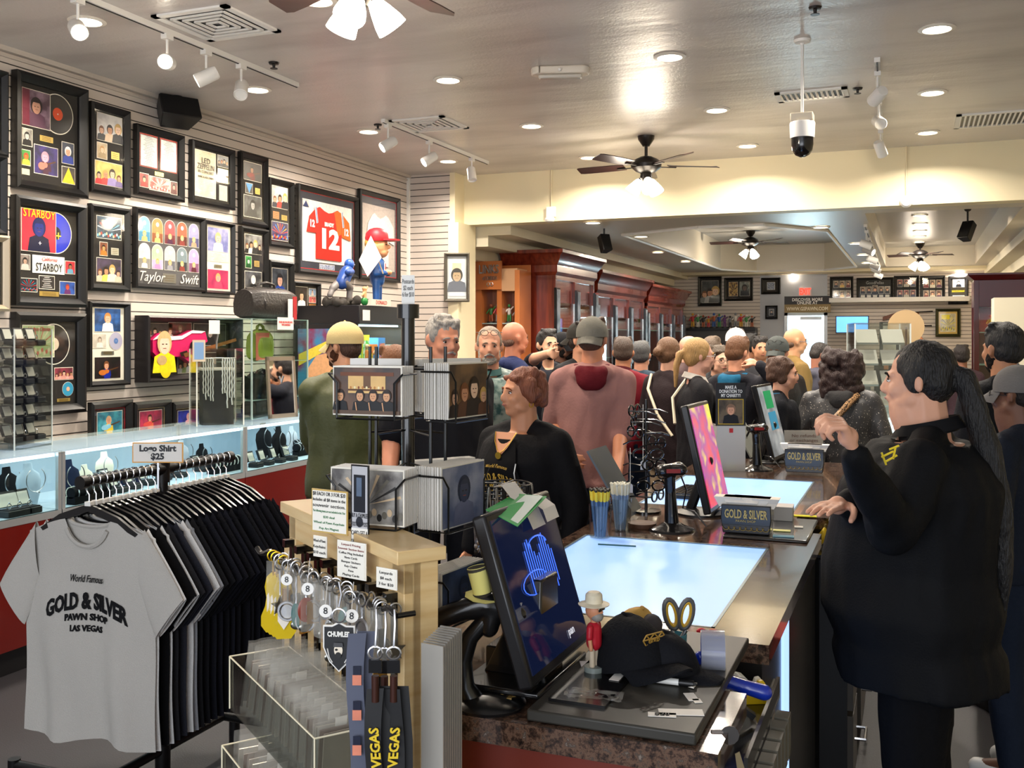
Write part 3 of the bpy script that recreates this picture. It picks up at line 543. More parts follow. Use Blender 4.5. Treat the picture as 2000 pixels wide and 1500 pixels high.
frame_thing(20, 160, 380, 596, 'large black frame, red album sleeve with yellow title and a blue record', [
    ('rec', .62, .26, .28, '1a2fc0', '1a1a1c'), ('p', .04, .03, .62, .49, ('one', 'e8203a', 'd81c34', '1c2a7a', '141c50', '0f1434'), .0108), ('t', .33, .075, 'STARBOY', .16, 'f4d420', .54), ('t', .66, .3, '+', .2, 'd8c040'), ('t', .34, .4, '+', .1, 'e8e4f0'), ('r', .22, .53, .78, .73, 'efeee4', .01), ('t', .5, .57, 'California', .07, 'c84848', None, .4), ('t', .5, .665, 'STARBOY', .16, '1c1c1c', .46), ('p', .02, .54, .18, .7, ('one', '8a807a', '4a4440', 'b89a86', '1c1a18', 'c0b8b0')), ('p', .8, .57, .97, .71, ('one', 'd8303a', 'b02430', 'a8704e', '1c1a18', '6aa0b8')),
    ('p', .02, .8, .3, .94, ('rays', '141c2c', '0c1018', 'c82c30', '2c8aa0')), ('p', .34, .76, .6, .9, ('txt', '2c2a2a', '24201f', 'd8d4d0')), ('plaque', .34, .93, .68, .985), ('p', .7, .81, .97, .95, ('one', '2c5ab0', '1c3a80', 'd85a3a', 'a83a2a', '6a2c6a'))], border=.07, depth_=.05)
frame_thing(170, 248, 397, 566, 'narrow black frame, blue white stage lights over two long haired guitarists', [
    ('p', .12, .06, .92, .36, ('rays', '3a5a70', '20303c', 'd8e8f0', '7ac0d8', 'e8d8a0', 'c05040')), ('p', .22, .42, .46, .6, ('one', 'a85a2c', '5a2c18', 'd8a060', '2c1c14', 'c87a2c')), (G, .58, .48, .84, .58, 'b8b8a8'), ('p', .12, .64, .92, .96, ('grp', '4a3a5a', '2a2430', 'c8c0a8', 'e0c860', 'd0ccc4'))])
it = []
pal = [('7ac4e0', '3a8ab0', 'e2b070'), ('c88a50', '8a4a28', 'e8c070'), ('b84a50', '6a2430', '4a2040'), ('a85a40', '5a2c24', '8a3a34'), ('9a98c0', '5a5880', 'c89a7a'), ('d8d4cc', '8a8884', 'e8e4dc'), ('a8c0a0', 'e0a8c8', 'd88ab8'), ('b8b8bc', '6a6a70', '9a9aa0'), ('7a8a90', '3a3c40', '8a3a30'), ('c8a0d0', '8a5a7a', '5a2430')]
for i in range(10):
    u = .03+.195*(i % 5); v = .04+.385*(i//5)+.015*(i % 5)*0; it.append(('arch', u, v, u+.165, v+.35, pal[i][0], pal[i][1], pal[i][2]))
it += [('t', .2, .9, 'Taylor', .15, 'e8e0d4', None, .4), ('t', .8, .9, 'Swift', .15, 'e8e0d4', None, .4), (G, .39, .83, .6, .97, '8a8880')]
frame_thing(258, 395, 404, 562, 'wide frame with two rows of five arched album prints and script lettering', it, border=.045, matc=M('5e5c5c', .8))
frame_thing(394, 453, 429, 573, 'black frame with cream mat, blonde performer above and pink lit performer below', [
    ('p', .1, .04, .9, .4, ('one', 'a0a0c8', '6a70a8', 'e8c0a8', 'd8b078', 'e8d8e0')), ('p', .1, .42, .9, .55, ('txt', 'd8d8c8', 'c8c8b8', 'b0b0a0')), (G, .35, .6, .65, .65, '9a988c'), ('p', .1, .68, .9, .97, ('one', 'd82c5a', 'a02050', 'd89a8a', 'c8a060', 'c04060'))], border=.035, matc=MAT_W)
frame_thing(465, 519, 441, 582, 'tall black frame, black and white group, green ticket and painted face', [
    ('p', .12, .03, .9, .34, ('grp', '8a8a88', '3a3a3a', '1c1c1c', 'c8c8c4', '2c2c2c')), ('p', .15, .39, .42, .58, ('one', '3aa04a', '2c7a38', 'c8e0c0', '2c5a30', '1c4a24')), (G, .55, .45, .8, .55), ('p', .12, .64, .9, .96, ('one', '5a5a58', '2a2a2a', 'e8e4e0', 'b8b4b0', '1c1c1c'))])
frame_thing(520, 569, 507, 628, 'tall black frame with a single dark blue portrait behind the black bag', [
    ('p', .1, .05, .9, .6, ('one', '3a4048', '1c2026', 'b08a78', '1c1a1c', '1c3a8a')), ('r', .1, .66, .9, .94, '4a4440')])
frame_thing(568, 621, 549, 611, 'small black frame, white suited singer on black beside three small cards', [
    ('p', .08, .06, .58, .94, ('one', '2c1c1e', '120c0e', 'd8a888', '1c1412', 'f0ece6')), ('p', .65, .1, .95, .38, ('one', '9ab0c8', '7a90a8', 'd8a888', '5a4030', 'c8b0a0')), ('p', .65, .44, .95, .68, ('one', 'c85a5a', '8a3a3a', 'd8a888', '2a1c18', 'd88a6a')), (G, .65, .74, .95, .95, 'b87a3a')], border=.04)
frame_thing(20, 158, 609, 815, 'large black frame partly hidden by the spinning jewellery tower, record edge showing', [
    ('rec', .6, .27, .28, '17171a', 'c8b8a0'), ('p', .06, .05, .6, .42, ('rays', 'a8b88a', '8aa070', 'c8c0a0', 'b05a4a'), .0115), ('t', .33, .09, 'Jukebox Classics', .08, 'b83a3a', .4, .3), ('p', .62, .56, .95, .7, ('grp', 'a03a4a', '5a2430', 'd89a8a', 'e0a8a0')), ('rec', .86, .82, .1, '3a9ac0', 'd8b090'), (G, .66, .93, .9, .97)], border=.07, depth_=.05)
frame_thing(168, 248, 588, 756, 'black frame with cream mat, compact disc between two photos of a guitar player', [
    ('p', .1, .02, .88, .33, ('one', '3a6ab0', '24406a', 'e8b898', 'c88a4a', 'e8e4e4')), ('p', .06, .37, .44, .55, ('one', 'd8d0c0', 'c0b8a8', 'c8b8a4', '8a7a68', 'e0dcd0')), ('rec', .74, .46, .2, 'b4b0c4', '5a7ab0'), (G, .3, .6, .68, .65, '8a8880'), ('p', .1, .68, .88, .97, ('gtr', '2a1a1c', '14100f', 'd8a080', '7a4a2a', '1c2c9a', 'c8702c'))], border=.045, matc=MAT_W)
# three frames leaning on the back ledge
mb = MB(); mb.bb((WX+.002, 2.6, 0), (WX+.3, 6.6, .84), M('6a130b', .35)).bb((WX+.002, 2.6, .84), (WX+.33, 6.6, .88), M('c0bab4', .4)); tag(mb.build('back_ledge'), 'low grey topped ledge against the slat wall behind the glass cases', 'ledge')
for xa, xb, lb, sp, inn in ((165, 249, 'low wide black frame with red mat, man in yellow shirt playing guitar outdoors', ('gtr', '4aa8b8', '2a6a80', 'd89a78', 'd8b088', 'f0cc3a', '8ac8e0'), 'a8202c'), (250, 325, 'low black frame, man in orange jacket with guitar on pink ground', ('gtr', 'c83a5a', '8a2c4a', 'd8a080', '4a2c20', 'e0704a', 'd8504a'), 'b8a070'), (326, 396, 'low black frame, performer on blue ground beside the necklace stand', ('one', '2c3ac0', '1c2480', 'e8b0a8', 'e0a0a8', 'e8a8b0'), 'b8a070')):
    q = onX(xa, 786, WX+.1); q2 = onX(xb, 786, WX+.1)
    frame_thing(0, 0, 0, 0, lb, [('p', .1, .1, .9, .7, sp)], border=.075, matc=M('3a2a28', .7), inner=inn, loc=(V((WX+.12, (q.y+q2.y)/2, .885)), pi/2, q2.y-q.y-.01, q.z-.885), grp='framed photos leaning on the back ledge')
# partial frames at the picture edge
frame_thing(-75, 9, 118, 292, 'black frame cut by the picture edge beside the plum album', [('p', .1, .1, .9, .5, ('one', '3a4a3a', '2a302a', 'c09070', '2a1c18', '2a3a2a'))], border=.07)
frame_thing(-75, 7, 290, 452, 'black frame cut by the picture edge beside the red jersey record', [('p', .1, .1, .9, .5, ('one', '3a4a2a', '2a2c20', 'c09070', '2a1c18', '2a3a2a'))], border=.07)
frame_thing(-75, 12, 452, 606, 'silver edged frame cut by the picture edge', [('p', .1, .1, .9, .5, ('one', '3a3a3a', '2a2a2a', 'c09070', '2a1c18', '2a3a2a'))], border=.06, fr=M('a89a84', .35, .5))
# skateboard deck frame
frame_thing(583, 609, 627, 733, 'tall black frame holding a red skateboard deck beside the glass cabinet', [('p', .12, .04, .9, .98, ('rays', 'e03a24', 'b8201c', 'e8b0a0', '2a1c1c', 'f0d8d0'))], border=.03, grp='framed boards')
# guitar shadow box
t, w_, h_ = frame_thing(263, 451, 616, 747, 'deep brown sided shadow box with a pink acoustic guitar and photo collage', [
    ('r', .0, .0, 1, 1, '3c3634', .007), ('p', .02, .04, .34, .34, ('grp', '5a5452', '3a3634', '8a8480', 'c0b8b0')), ('p', .3, .02, .55, .3, ('one', '8a2c34', '4a1c20', 'c8a090', '8a6a4a', '5a2a2c')), ('p', .58, .03, .96, .45, ('one', '4a4644', '2a2625', 'b8a89c', '6a5a48', '2c2a2a')), ('p', .4, .62, .66, .97, ('grp', '4a4c48', '2a2a28', 'a8a8a8', '7a8a5a')), ('p', .7, .6, .96, .96, ('one', '3a3c3a', '1c1c1c', 'b0a090', '4a3a30', '6a6a6a'))], border=.05, depth_=.12, fr=M('1b1718', .4), off=.01, grp='shadow boxes')
g = MB()
def gp(u, v, e): return (-w_/2+.05+u*(w_-.1), -e, .05+(1-v)*(h_-.1))
out = [(.02, .33), (.1, .2), (.22, .26), (.33, .25), (.45, .14), (.6, .16), (.63, .36), (.52, .5), (.55, .72), (.44, .8), (.33, .66), (.22, .66), (.1, .72), (.02, .56)]
g.prism([gp(u, v, .05) for u, v in out], (0, -.05, 0), C('c81f5a')); g.prism([gp(*p, .1001) for p in [(.02, .33), (.1, .2), (.22, .26), (.33, .25), (.45, .14), (.6, .16), (.55, .2), (.44, .2), (.33, .32), (.2, .34), (.1, .3)]], (0, -.004, 0), C('ece2dc'))
mats = gp(.46, .47, .106); disc(g, mats[0], mats[2], .045, .045, .106, C('1c0c10'))
go = g.build('guitar', t)
g = MB(); g.quad(gp(.34, .6, .108), gp(.36, .68, .108), gp(.98, .36, .108), gp(.97, .3, .108), C('7a4a26')); g.quad(gp(.3, .58, .107), gp(.32, .66, .107), gp(.4, .62, .107), gp(.38, .54, .107), C('2a1812')); g.build('neck', go)
g = MB(); x, _, z = gp(.13, .96, .1); person_pic(g, x, z, (h_-.1)*.92, .112, 'e8c0a8', 'c8a878', 'e8d020'); disc(g, x+.01, z+.03, .06, .07, .114, C('e0c81c')); disc(g, x-.03, z+.09, .05, .035, .115, C('b89a6a')); g.build('cutout_figure', t)
# gilt frame at the corner column
frame_thing(0, 0, 0, 0, 'ornate silver frame with a standing figure sketch beside the orange shelves', [('r', .08, .06, .92, .94, 'c8ccc8'), ('p', .26, .16, .74, .84, ('one', 'd8c8a0', 'c0b088', 'a8906a', '3a3428', '4a4a4c'))], border=.05, fr=M('6b665c', .35, .8, bump=.9, sc=120), matc=M('b8bcb8', .7), loc=(V((onY(894, 590, 9.72).x, 9.70, onY(894, 590, 9.72).z)), .35, .27, .52), grp='other framed pictures')
# far wall
FW = [((1364, 540, 1410, 598), 'dark frame with a grey crowd of figures on the far wall, beside the mahogany cabinets', [('p', .08, .1, .92, .95, ('grp', '4a4c48', '2a2c2a', '8a8c88', 'b8b8b4', '6a6c68'))]),
      ((1415, 543, 1471, 588), 'black frame with two photos on the far wall above the toy soldiers', [('p', .1, .12, .46, .85, ('rays', 'c8a050', '5a3a1c', 'e0c070', '3a2a1c')), ('p', .55, .12, .94, .85, ('one', '8a9088', '4a504a', '6a5a50', '2a2422', '1c1c1c'))]),
      ((1487, 543, 1525, 575), 'grey matted black frame on the pale wall above a smaller frame', [('p', .25, .2, .75, .8, ('rays', '8a94a8', '6a7488', 'c8ccd8', '3a4458'))]),
      ((1495, 597, 1519, 623), 'tiny black frame with a portrait on the pale wall beside the door', [('p', .25, .2, .75, .8, ('one', '8a8a88', '5a5a58', 'c8a890', '2a2624', '2a2c3a'))]),
      ((1621, 541, 1667, 589), 'black frame of six small portraits nearest the exit banner', [('p', .08+.32*(i % 3), .1+.48*(i//3), .33+.32*(i % 3), .42+.48*(i//3), ('one', 'b8a080', '6a5a48', 'd8a888', '2a1c18', ['2a2c3a', 'd8b060', '6a2c2c'][i % 3])) for i in range(6)]),
      ((1673, 543, 1745, 589), 'wide black frame with a title over five small portraits', [('t', .5, .16, 'GoodFellas', .14, 'a8a8a4', .55)]+[('p', .05+.19*i, .36-.06*(i == 2), .2+.19*i, .72+.06*(i == 2), ('one', 'a89078', '5a4c40', 'd8a888', '2a1c18', '2a2c34')) for i in range(5)]+[('r', .06+.19*i, .78, .19+.19*i, .9, 'd8d4c8') for i in range(5)]),
      ((1746, 539, 1795, 590), 'black frame of portraits and red cards right after the wide titled frame', [('p', .06+.32*(i % 3), .08+.48*(i//3), .3+.32*(i % 3), .4+.48*(i//3), ('one', 'a84a3c', '5a2c24', 'd8a888', '2a1c18', ['2a2c3a', 'b8b0a0', '3a3c50'][i % 3])) for i in range(6)]),
      ((1797, 539, 1846, 590), 'black frame of portraits and plates before the yellow lettered frame', [('p', .06+.32*(i % 3), .1+.48*(i//3), .3+.32*(i % 3), .44+.48*(i//3), ('one', 'b89a7a', '6a4a3c', 'd8a888', '3a2018', ['7a2c2c', 'd0c8b0', '5a3c50'][i % 3])) for i in range(6)]),
      ((1852, 540, 1891, 595), 'black frame with yellow lettering between two photos', [('p', .15, .04, .9, .36, ('one', '8aa0c8', 'a8b8d8', 'd8a888', '1c1a18', '1c1c20')), ('r', .05, .42, .95, .66, '2a2410', .0085), ('t', .5, .54, 'SOUTHPAW', .2, 'f0e020', .84), ('p', .15, .72, .9, .94, ('rays', 'b8b8b8', '8a8a8a', '3a3a3a', '5a5a5a'))])]
for (a, b_, c_, d_), lb, its in FW: frame_thing(a, c_, b_, d_, lb, its, wall='F', border=.05, grp='frames on the far wall')
frame_thing(1827, 1876, 603, 658, 'gold and green edged frame with a yellow poster, lowest on the far wall', [('p', .1, .1, .9, .9, ('rays', 'd8d0a8', 'b8b090', 'e8d83a', '8a8a70')), ('r', .15, .14, .6, .34, 'f0dc20', .0102)], wall='F', border=.08, fr=M('3a3a20', .3, .5), matc=M('c8a858', .4, .5), grp='frames on the far wall')
# right hall wall frames
for i, (a, b_, yt, yb) in enumerate([(1941, 1947, 492, 538), (1949, 1955, 486, 545), (1957, 1964, 478, 535), (1966, 1974, 474, 540), (1978, 1998, 442, 524), (1986, 2002, 530, 598), (1970, 1984, 545, 600)]):
    p = onX(a, yt, XR-.01); q = onX(b_, yt, XR-.01); p2 = onX(a, yb, XR-.01); y0 = [18.9, 18.1, 17.3, 16.5, 15.6, 15.4, 16.6][i]; y1 = y0-[.6, .6, .6, .6, 1.6, .9, .8][i]
    frame_thing(0, 0, 0, 0, 'thin dark frame seen edge on along the side wall, %s' % ['farthest of the upper run', 'second in the upper run', 'third in the upper run', 'fourth in the upper run', 'largest and nearest with pale mat', 'lower near one', 'lower one beside the red cabinet'][i], [('p', .12, .12, .88, .88, ('one', 'b8b4a8', '8a8880', 'c8a890', '3a3028', '4a4c50'))], border=.05, loc=(V((XR-.015, (y0+y1)/2, p2.z)), -pi/2, abs(y0-y1), p.z-p2.z), depth_=.05, grp='frames along the side wall')
# banner, exit sign, tv
a = onY(1532, 579, YF-.3); b = onY(1622, 610, YF-.3); W_ = b.x-a.x; H_ = a.z-b.z
t = thing('banner_sign', 'black and gold online shop banner hanging above the far door', 'sign', ((a.x+b.x)/2, YF-.3, b.z))
MB().bb((-W_/2, 0, H_*.5), (W_/2, .03, H_), M('1c1a1e', .5)).build('upper_panel', t); MB().bb((-W_/2, 0, 0), (W_/2, .03, H_*.5), M('8f7748', .5)).build('lower_panel', t)
text('DISCOVER MORE\nONLINE AT', H_*.26, C('f0ece6'), t, (0, -.004, H_*.68), bold=.002, width=W_*.66, lsp=.75); text('WWW.GSPAWN.COM', H_*.3, C('e8dcc0'), t, (0, -.004, H_*.22), bold=.003, width=W_*.9)
a = onY(1560, 562, YF-.05); b = onY(1585, 578, YF-.05); W_ = b.x-a.x; H_ = a.z-b.z
t = thing('exit_sign', 'red lettered exit sign mounted above the banner', 'sign', ((a.x+b.x)/2, YF-.05, b.z))
MB().bb((-W_/2, 0, 0), (W_/2, .05, H_), M('e8dcdc', .5)).build('housing', t); text('EXIT', H_*1.05, M('ff2a1a', .5, em=2.5), t, (0, -.004, H_*.5), bold=.004, width=W_*.86)
a = onY(1632, 617, YF-.4); b = onY(1697, 636, YF-.4)
t = thing('television', 'flat screen showing blue sky under the white far ledge', 'television', ((a.x+b.x)/2, YF-.4, b.z-.14)); W_ = b.x-a.x; H_ = a.z-b.z+.14
MB().bb((-W_/2, 0, 0), (W_/2, .05, H_), BLACK).bb((-.03, .04, H_*.3), (.03, .4, H_*.5), BLACK).build('housing', t); MB().bb((-W_/2+.015, -.004, .02), (W_/2-.015, 0, H_-.015), M('5a9ae8', .5, em=1.4, var=.3, sc=2)).build('screen', t)
# ------------------------------------------------------------------ glass display cases against the framed wall
CX = -4.06; CB = -4.62; CT = 1.07
REDP = M('6a130b', .3, coat=.3, var=.12, sc=3); LEDM = M('d6eaff', .5, em=3, kind='lit led strip'); CASEW = M('a4b6c6', .5)
def case(y0, y1, label, fill=1):
    t = thing('display_case', label, 'display case', (0, 0, 0), 0, 'glass display cases below the framed wall')
    MB().bb((CB, y0, .13), (CX, y1, .74), REDP).build('base_cabinet', t); MB().bb((CB, y0, 0), (CX-.05, y1, .13), M('151315', .5)).build('kick_board', t)
    MB().bb((CB, y0, .74), (CX, y1, .765), CASEW).build('deck', t); MB().bb((CB, y0+.02, .765), (CB+.02, y1-.02, 1.05), CASEW).build('back_panel', t)
    f = MB(); e = .02
    for y in (y0, y1-e): f.bb((CX-e, y, .74), (CX, y+e, CT-.01), ALU).bb((CB, y, .74), (CB+e, y+e, CT-.01), ALU)
    f.bb((CX-e, y0, .73), (CX+.002, y1, .765), ALU); f.build('metal_frame', t)
    MB().bb((CX-.007, y0+e, .765), (CX-.003, y1-e, CT-.012), GLASS).build('front_glass', t); MB().bb((CB, y0, CT-.012), (CX+.004, y1, CT), M('cfe0dc', .05, trans=0, alpha=.25)).build('glass_top', t)
    MB().bb((CX-.03, y0+.03, CT-.03), (CX-.015, y1-.03, CT-.014), LEDM).build('led_strip', t)
    area('case_light', ((CB+CX)/2, (y0+y1)/2, CT-.03), 1.6*(y1-y0), .3, (.75, .9, 1), parent=t, shape='RECTANGLE', sy=y1-y0-.1); return t
Y1 = onX(121, 900, CX).y; Y2 = onX(479, 850, CX).y
case(1.6, Y1-.003, 'glass case with lit interior and red base, nearest the photographer'); case(Y1+.003, Y2-.003, 'middle glass case behind the shirt rack with lit interior and red base'); case(Y2+.003, 7.15, 'glass case of necklace boards beside the man in the green jacket')
VEL = M('1a2440', .9, bump=.3, sc=300); VELB = M('17171b', .9, bump=.3, sc=300); CRM = M('e2dccb', .8); WBRD = M('e8ecf0', .6)
def bust(px, py, X, h, mat, label, neck=1, rz=pi/2):
    p = onX(px, py, X); t = thing('necklace_bust', label, 'necklace stand', (p.x, p.y, .766), rz, 'necklace busts in the glass cases')
    prof = [(.3, .0), (.42, .25), (.5, .55), (.44, .72), (.2, .84), (.17, 1)]
    mb = MB(); mb.loft([[V((w_*h*.75*cos(a), .03+.28*h*w_*sin(a)*.5+.25*h*(1-z)*-.3, z*h)) for a in [2*pi*i/14 for i in range(14)]] for w_, z in prof], mat); mb.build('bust', t)
    if neck: mb = MB(); mb.tube([(.28*h*sin(a)*1.0, -.11*h-.25*h*.1, h*(.62-.32*cos(a)*.9)) for a in [pi*(-.8+1.6*i/16) for i in range(17)]], .0028, SILV, n=5); mb.ell((0, -.12*h-.02, h*.32), .009, SILV, n=8, k=5); mb.build('necklace', t)
    return t
bust(62, 950, -4.3, .22, CASEW, 'pale bust with a silver necklace in the nearest case'); bust(140, 950, -4.22, .22, VEL, 'blue velvet bust with silver pendant in the middle case'); bust(172, 950, -4.28, .17, CRM, 'cream empty bust beside the blue velvet one', 0)
bust(520, 900, -4.35, .26, VELB, 'dark bust with a long chain, first in the third case'); bust(550, 910, -4.22, .24, VELB, 'dark bust with thick chain in front in the third case'); bust(575, 880, -4.4, .2, M('c8ccd8', .7), 'pale bust behind the dark ones in the third case')
# bracelet ramps
def ramp_(px, py, X, n, L_, mat, ring, label):
    p = onX(px, py, X); t = thing('bracelet_ramp', label, 'bracelet display', (p.x, p.y, .766), pi/2, 'bracelet rolls in the glass cases')
    MB().cyl((-L_/2, 0, .06), (L_/2, 0, .06), .03, mat, n=16).bb((-L_/2, -.03, 0), (L_/2, .03, .04), mat).build('roll', t)
    for i in range(n):
        x = -L_/2+L_*(i+.5)/n; MB().tube([(x, .034*cos(a), .06+.034*sin(a)) for a in [2*pi*k/14 for k in range(14)]], .0035, ring, n=5, closed=True).build('bracelet', t)
ramp_(172, 905, -4.42, 9, .22, M('2a3a4a', .8), SILV, 'dark roll of bracelets behind the cream bust'); ramp_(165, 965, -4.14, 1, .2, CRM, CRM, 'plain cream roll at the front of the middle case')
ramp_(245, 905, -4.4, 3, .2, VEL, SILV, 'dark angled roll with chains below the price sign'); ramp_(175, 985, -4.12, 5, .26, VELB, SILV, 'black low roll of rings in the middle case'); ramp_(590, 865, -4.4, 6, .22, VELB, SILV, 'upper black roll of bracelets by the green jacket'); ramp_(594, 885, -4.25, 6, .22, VELB, SILV, 'lower black roll of bracelets by the green jacket')
ramp_(440, 960, -4.2, 8, .3, VELB, WHITE, 'black and white roll behind the far end of the rack')
# open ring boxes: one prototype, copied
def ring_box(mat=M('1b1b1f', .6), lid=M('dcd8d0', .7)):
    t = thing('ring_box', 'x', 'jewellery box', (0, 0, 0), 0)
    MB().bb((-.028, -.03, 0), (.028, .03, .022), mat).build('box_base', t, bev=.003); MB().bb((-.023, -.025, .022), (.023, .025, .025), M('2a2a2e', .9)).build('cushion', t)
    mb = MB(); R3 = Matrix.Rotation(-.35, 3, 'X'); mb.box((0, .04, .052), (.056, .012, .055), mat, R3).box((0, .0335, .051), (.046, .003, .045), lid, R3); mb.build('box_lid', t)
    MB().tube([(.009*cos(a), .0, .034+.009*sin(a)) for a in [2*pi*k/10 for k in range(10)]], .0016, SILV, n=5, closed=True).ell((0, 0, .045), .0035, M('f4f8ff', .05, 1), n=6, k=4).build('ring', t)
    return t
rb = ring_box(); first = [True]
def put_box(loc, rz, label, grp, s=1):
    if first[0]: o = rb; first[0] = False; o.location = loc; o.rotation_euler = (0, 0, rz); tag(o, label, group=grp)
    else: o = dup(rb, loc, rz, label, grp)
    o.scale = (s, s, s)
for i, px in enumerate((18, 38, 58)): p = onX(px, 985, -4.13); put_box((p.x, p.y, .766), pi/2, 'open cufflink box with white lid, %s of three on the case floor' % ['first', 'middle', 'last'][i], 'white lidded boxes in the nearest case', 1.45)
for i, (px, py, X) in enumerate(((205, 950, -4.2), (232, 948, -4.2), (262, 945, -4.22), (215, 925, -4.4), (290, 940, -4.25), (320, 930, -4.3), (350, 925, -4.3), (395, 915, -4.35), (425, 912, -4.3), (500, 915, -4.15), (522, 912, -4.15), (545, 908, -4.15), (568, 903, -4.15))):
    p = onX(px, py, X); put_box((p.x, p.y, .766), pi/2+.1*(i % 3), 'open ring box on the deck of the %s case, %s along it' % (('middle', ['first', 'second', 'third', 'fourth', 'fifth', 'sixth', 'seventh', 'eighth', 'ninth'][i]) if i < 9 else ('third', ['first', 'second', 'third', 'fourth'][i-9])), 'ring boxes on the case decks', 1.3)
bust(210, 900, -4.45, .2, CRM, 'cream bust with a fine chain behind the price sign'); bust(360, 890, -4.48, .2, M('c8ccd8', .7), 'pale bust toward the far end of the middle case'); bust(400, 885, -4.4, .17, VELB, 'small dark bust below the necklace cabinet'); bust(20, 960, -4.4, .2, VELB, 'dark bust at the picture edge in the nearest case')
# ---- acrylic jewellery tower on the nearest case
T0 = onX(28, 862, -4.26); tow = thing('jewelry_tower', 'clear acrylic jewellery tower with tilted shelves on the nearest glass case', 'display tower', (T0.x, T0.y, CT), 0)
w_ = .27; ang = pi/2+.15; u = V((cos(ang), sin(ang), 0)); n_ = V((sin(ang), -cos(ang), 0)); H_ = .62
mb = MB(); cs = [V((0, 0, 0)), u*w_*1.05, u*w_*1.05-n_*w_, -n_*w_]
for i in range(4): a, b = cs[i], cs[(i+1) % 4]; mb.prism([a, b, b+V((0, 0, H_)), a+V((0, 0, H_))], (n_ if i % 2 == 0 else u)*.003, ACRYL)
mb.build('acrylic_case', tow)
mb = MB()
for c in cs: mb.cyl(c, c+V((0, 0, H_)), .004, M('e8ece8', .1, alpha=.7), n=6)
for zz in (0, H_): mb.prism([c+V((0, 0, zz)) for c in cs], (0, 0, .006), ACRYL)
mb.build('edge_strips', tow)
mb = MB()
for r in range(6):
    zz = .03+.1*r; a = cs[0]-n_*.01; b = cs[1]-n_*.01; mb.prism([a+V((0, 0, zz)), b+V((0, 0, zz)), b-n_*.09+V((0, 0, zz+.02)), a-n_*.09+V((0, 0, zz+.02))], (0, 0, .003), ACRYL)
    mb.prism([cs[0]+V((0, 0, zz)), cs[0]+V((-.02, -.1, zz+.02)), cs[3]+V((0, -.05, zz+.02)), cs[3]+V((0, 0, zz))], (0, 0, .003), ACRYL)
mb.build('shelves', tow)
mb = MB(); mb.prism([cs[0]-n_*.11+V((0, 0, 0)), cs[1]-n_*.11, cs[1]-n_*.11+V((0, 0, H_)), cs[0]-n_*.11+V((0, 0, H_))], -n_*.002, M('9a9c9a', .3, alpha=.35)); mb.build('back_divider', tow)
for r in range(6):
    for c in range(3):
        p = T0*1; q = V((T0.x, T0.y, CT+.036+.1*r))+u*(w_*(.2+.32*c))-n_*.05
        put_box(q, ang, 'open ring box, %s column, %s shelf of the acrylic tower' % (['near', 'middle', 'far'][c], ['bottom', 'second', 'third', 'fourth', 'fifth', 'top'][r]), 'ring boxes in the acrylic tower', 1.15)
# ---- necklace stand in an acrylic cover
p = onX(423, 818, -4.3); t = thing('necklace_cabinet', 'clear acrylic necklace cabinet with hanging silver chains on the glass case', 'display cabinet', (p.x, p.y, CT), pi/2-.7)
mb = MB(); a_, h_ = .15, .5
for s in (-1, 1): mb.bb((s*a_-.002, -.12, 0), (s*a_+.002, .12, h_), ACRYL).bb((-a_, s*.12-.002, 0), (a_, s*.12+.002, h_), ACRYL)
mb.bb((-a_, -.12, h_), (a_, .12, h_+.005), ACRYL); mb.build('acrylic_cover', t); mb = MB()
for sx in (-1, 1):
    for sy in (-1, 1): mb.bb((sx*a_-.004, sy*.12-.004, 0), (sx*a_+.004, sy*.12+.004, h_), M('d8d6ca', .2))
mb.build('corner_edges', t)
MB().bb((-.1, -.06, 0), (.1, .06, .36), M('3b3a3e', .8)).bb((-.11, -.07, .36), (.11, .07, .375), M('c8c4ba', .4)).build('velvet_block', t)
mb = MB(); rr = random.Random(3)
for i in range(14):
    x = -.1+.2*i/13; L_ = rr.uniform(.2, .33)
    if i in (5, 6, 7): continue
    mb.tube([(x+.002*sin(k*2.1), -.075-.001*(k % 2), .44-L_*k/16) for k in range(17)], .0045 if i < 6 else .0055, M('e8e4d8', .25, .6), n=5)
mb.cyl((-.11, -.075, .44), (.11, -.075, .44), .004, SILV).build('chains', t)
MB().tube([(.0, 0, h_), (.0, 0, h_+.05), (.01, 0, h_+.1)], .006, SILV, n=6).bb((-.05, -.004, h_+.1), (.02, 0, h_+.19), M('ece8dc', .6)).build('top_tag', t)
MB().bb((-a_-.03, -.14, .42), (-a_+.05, -.135, .56), M('c8b8a0', .4)).bb((-a_-.02, -.141, .435), (-a_+.04, -.139, .545), M('7a9ac0', .4)).build('price_card', t)
# ---- tall glass cabinet with bags
pa = onX(457, 815, -4.45); pb = onX(568, 815, -4.45); w_ = pb.y-pa.y; t = thing('glass_cabinet', 'clear glass cabinet with bags inside and a black duffel bag on top', 'display cabinet', (-4.45, (pa.y+pb.y)/2, CT), pi/2)
h_ = .71; mb = MB()
for s in (-1, 1): mb.bb((s*w_/2-.003, -.15, 0), (s*w_/2+.003, .15, h_), GLASS).bb((-w_/2, s*.15-.003, 0), (w_/2, s*.15+.003, h_), GLASS)
mb.build('glass_sides', t); mb = MB()
for z in (0, .13, .4, h_-.006): mb.bb((-w_/2, -.15, z), (w_/2, .15, z+.006), M('a8c4bc', .05, alpha=.45))
for sx in (-1, 1): mb.bb((sx*w_/2-.005, -.155, 0), (sx*w_/2+.005, -.145, h_), M('b8ccc6', .2, alpha=.7))
mb.build('glass_shelves', t)
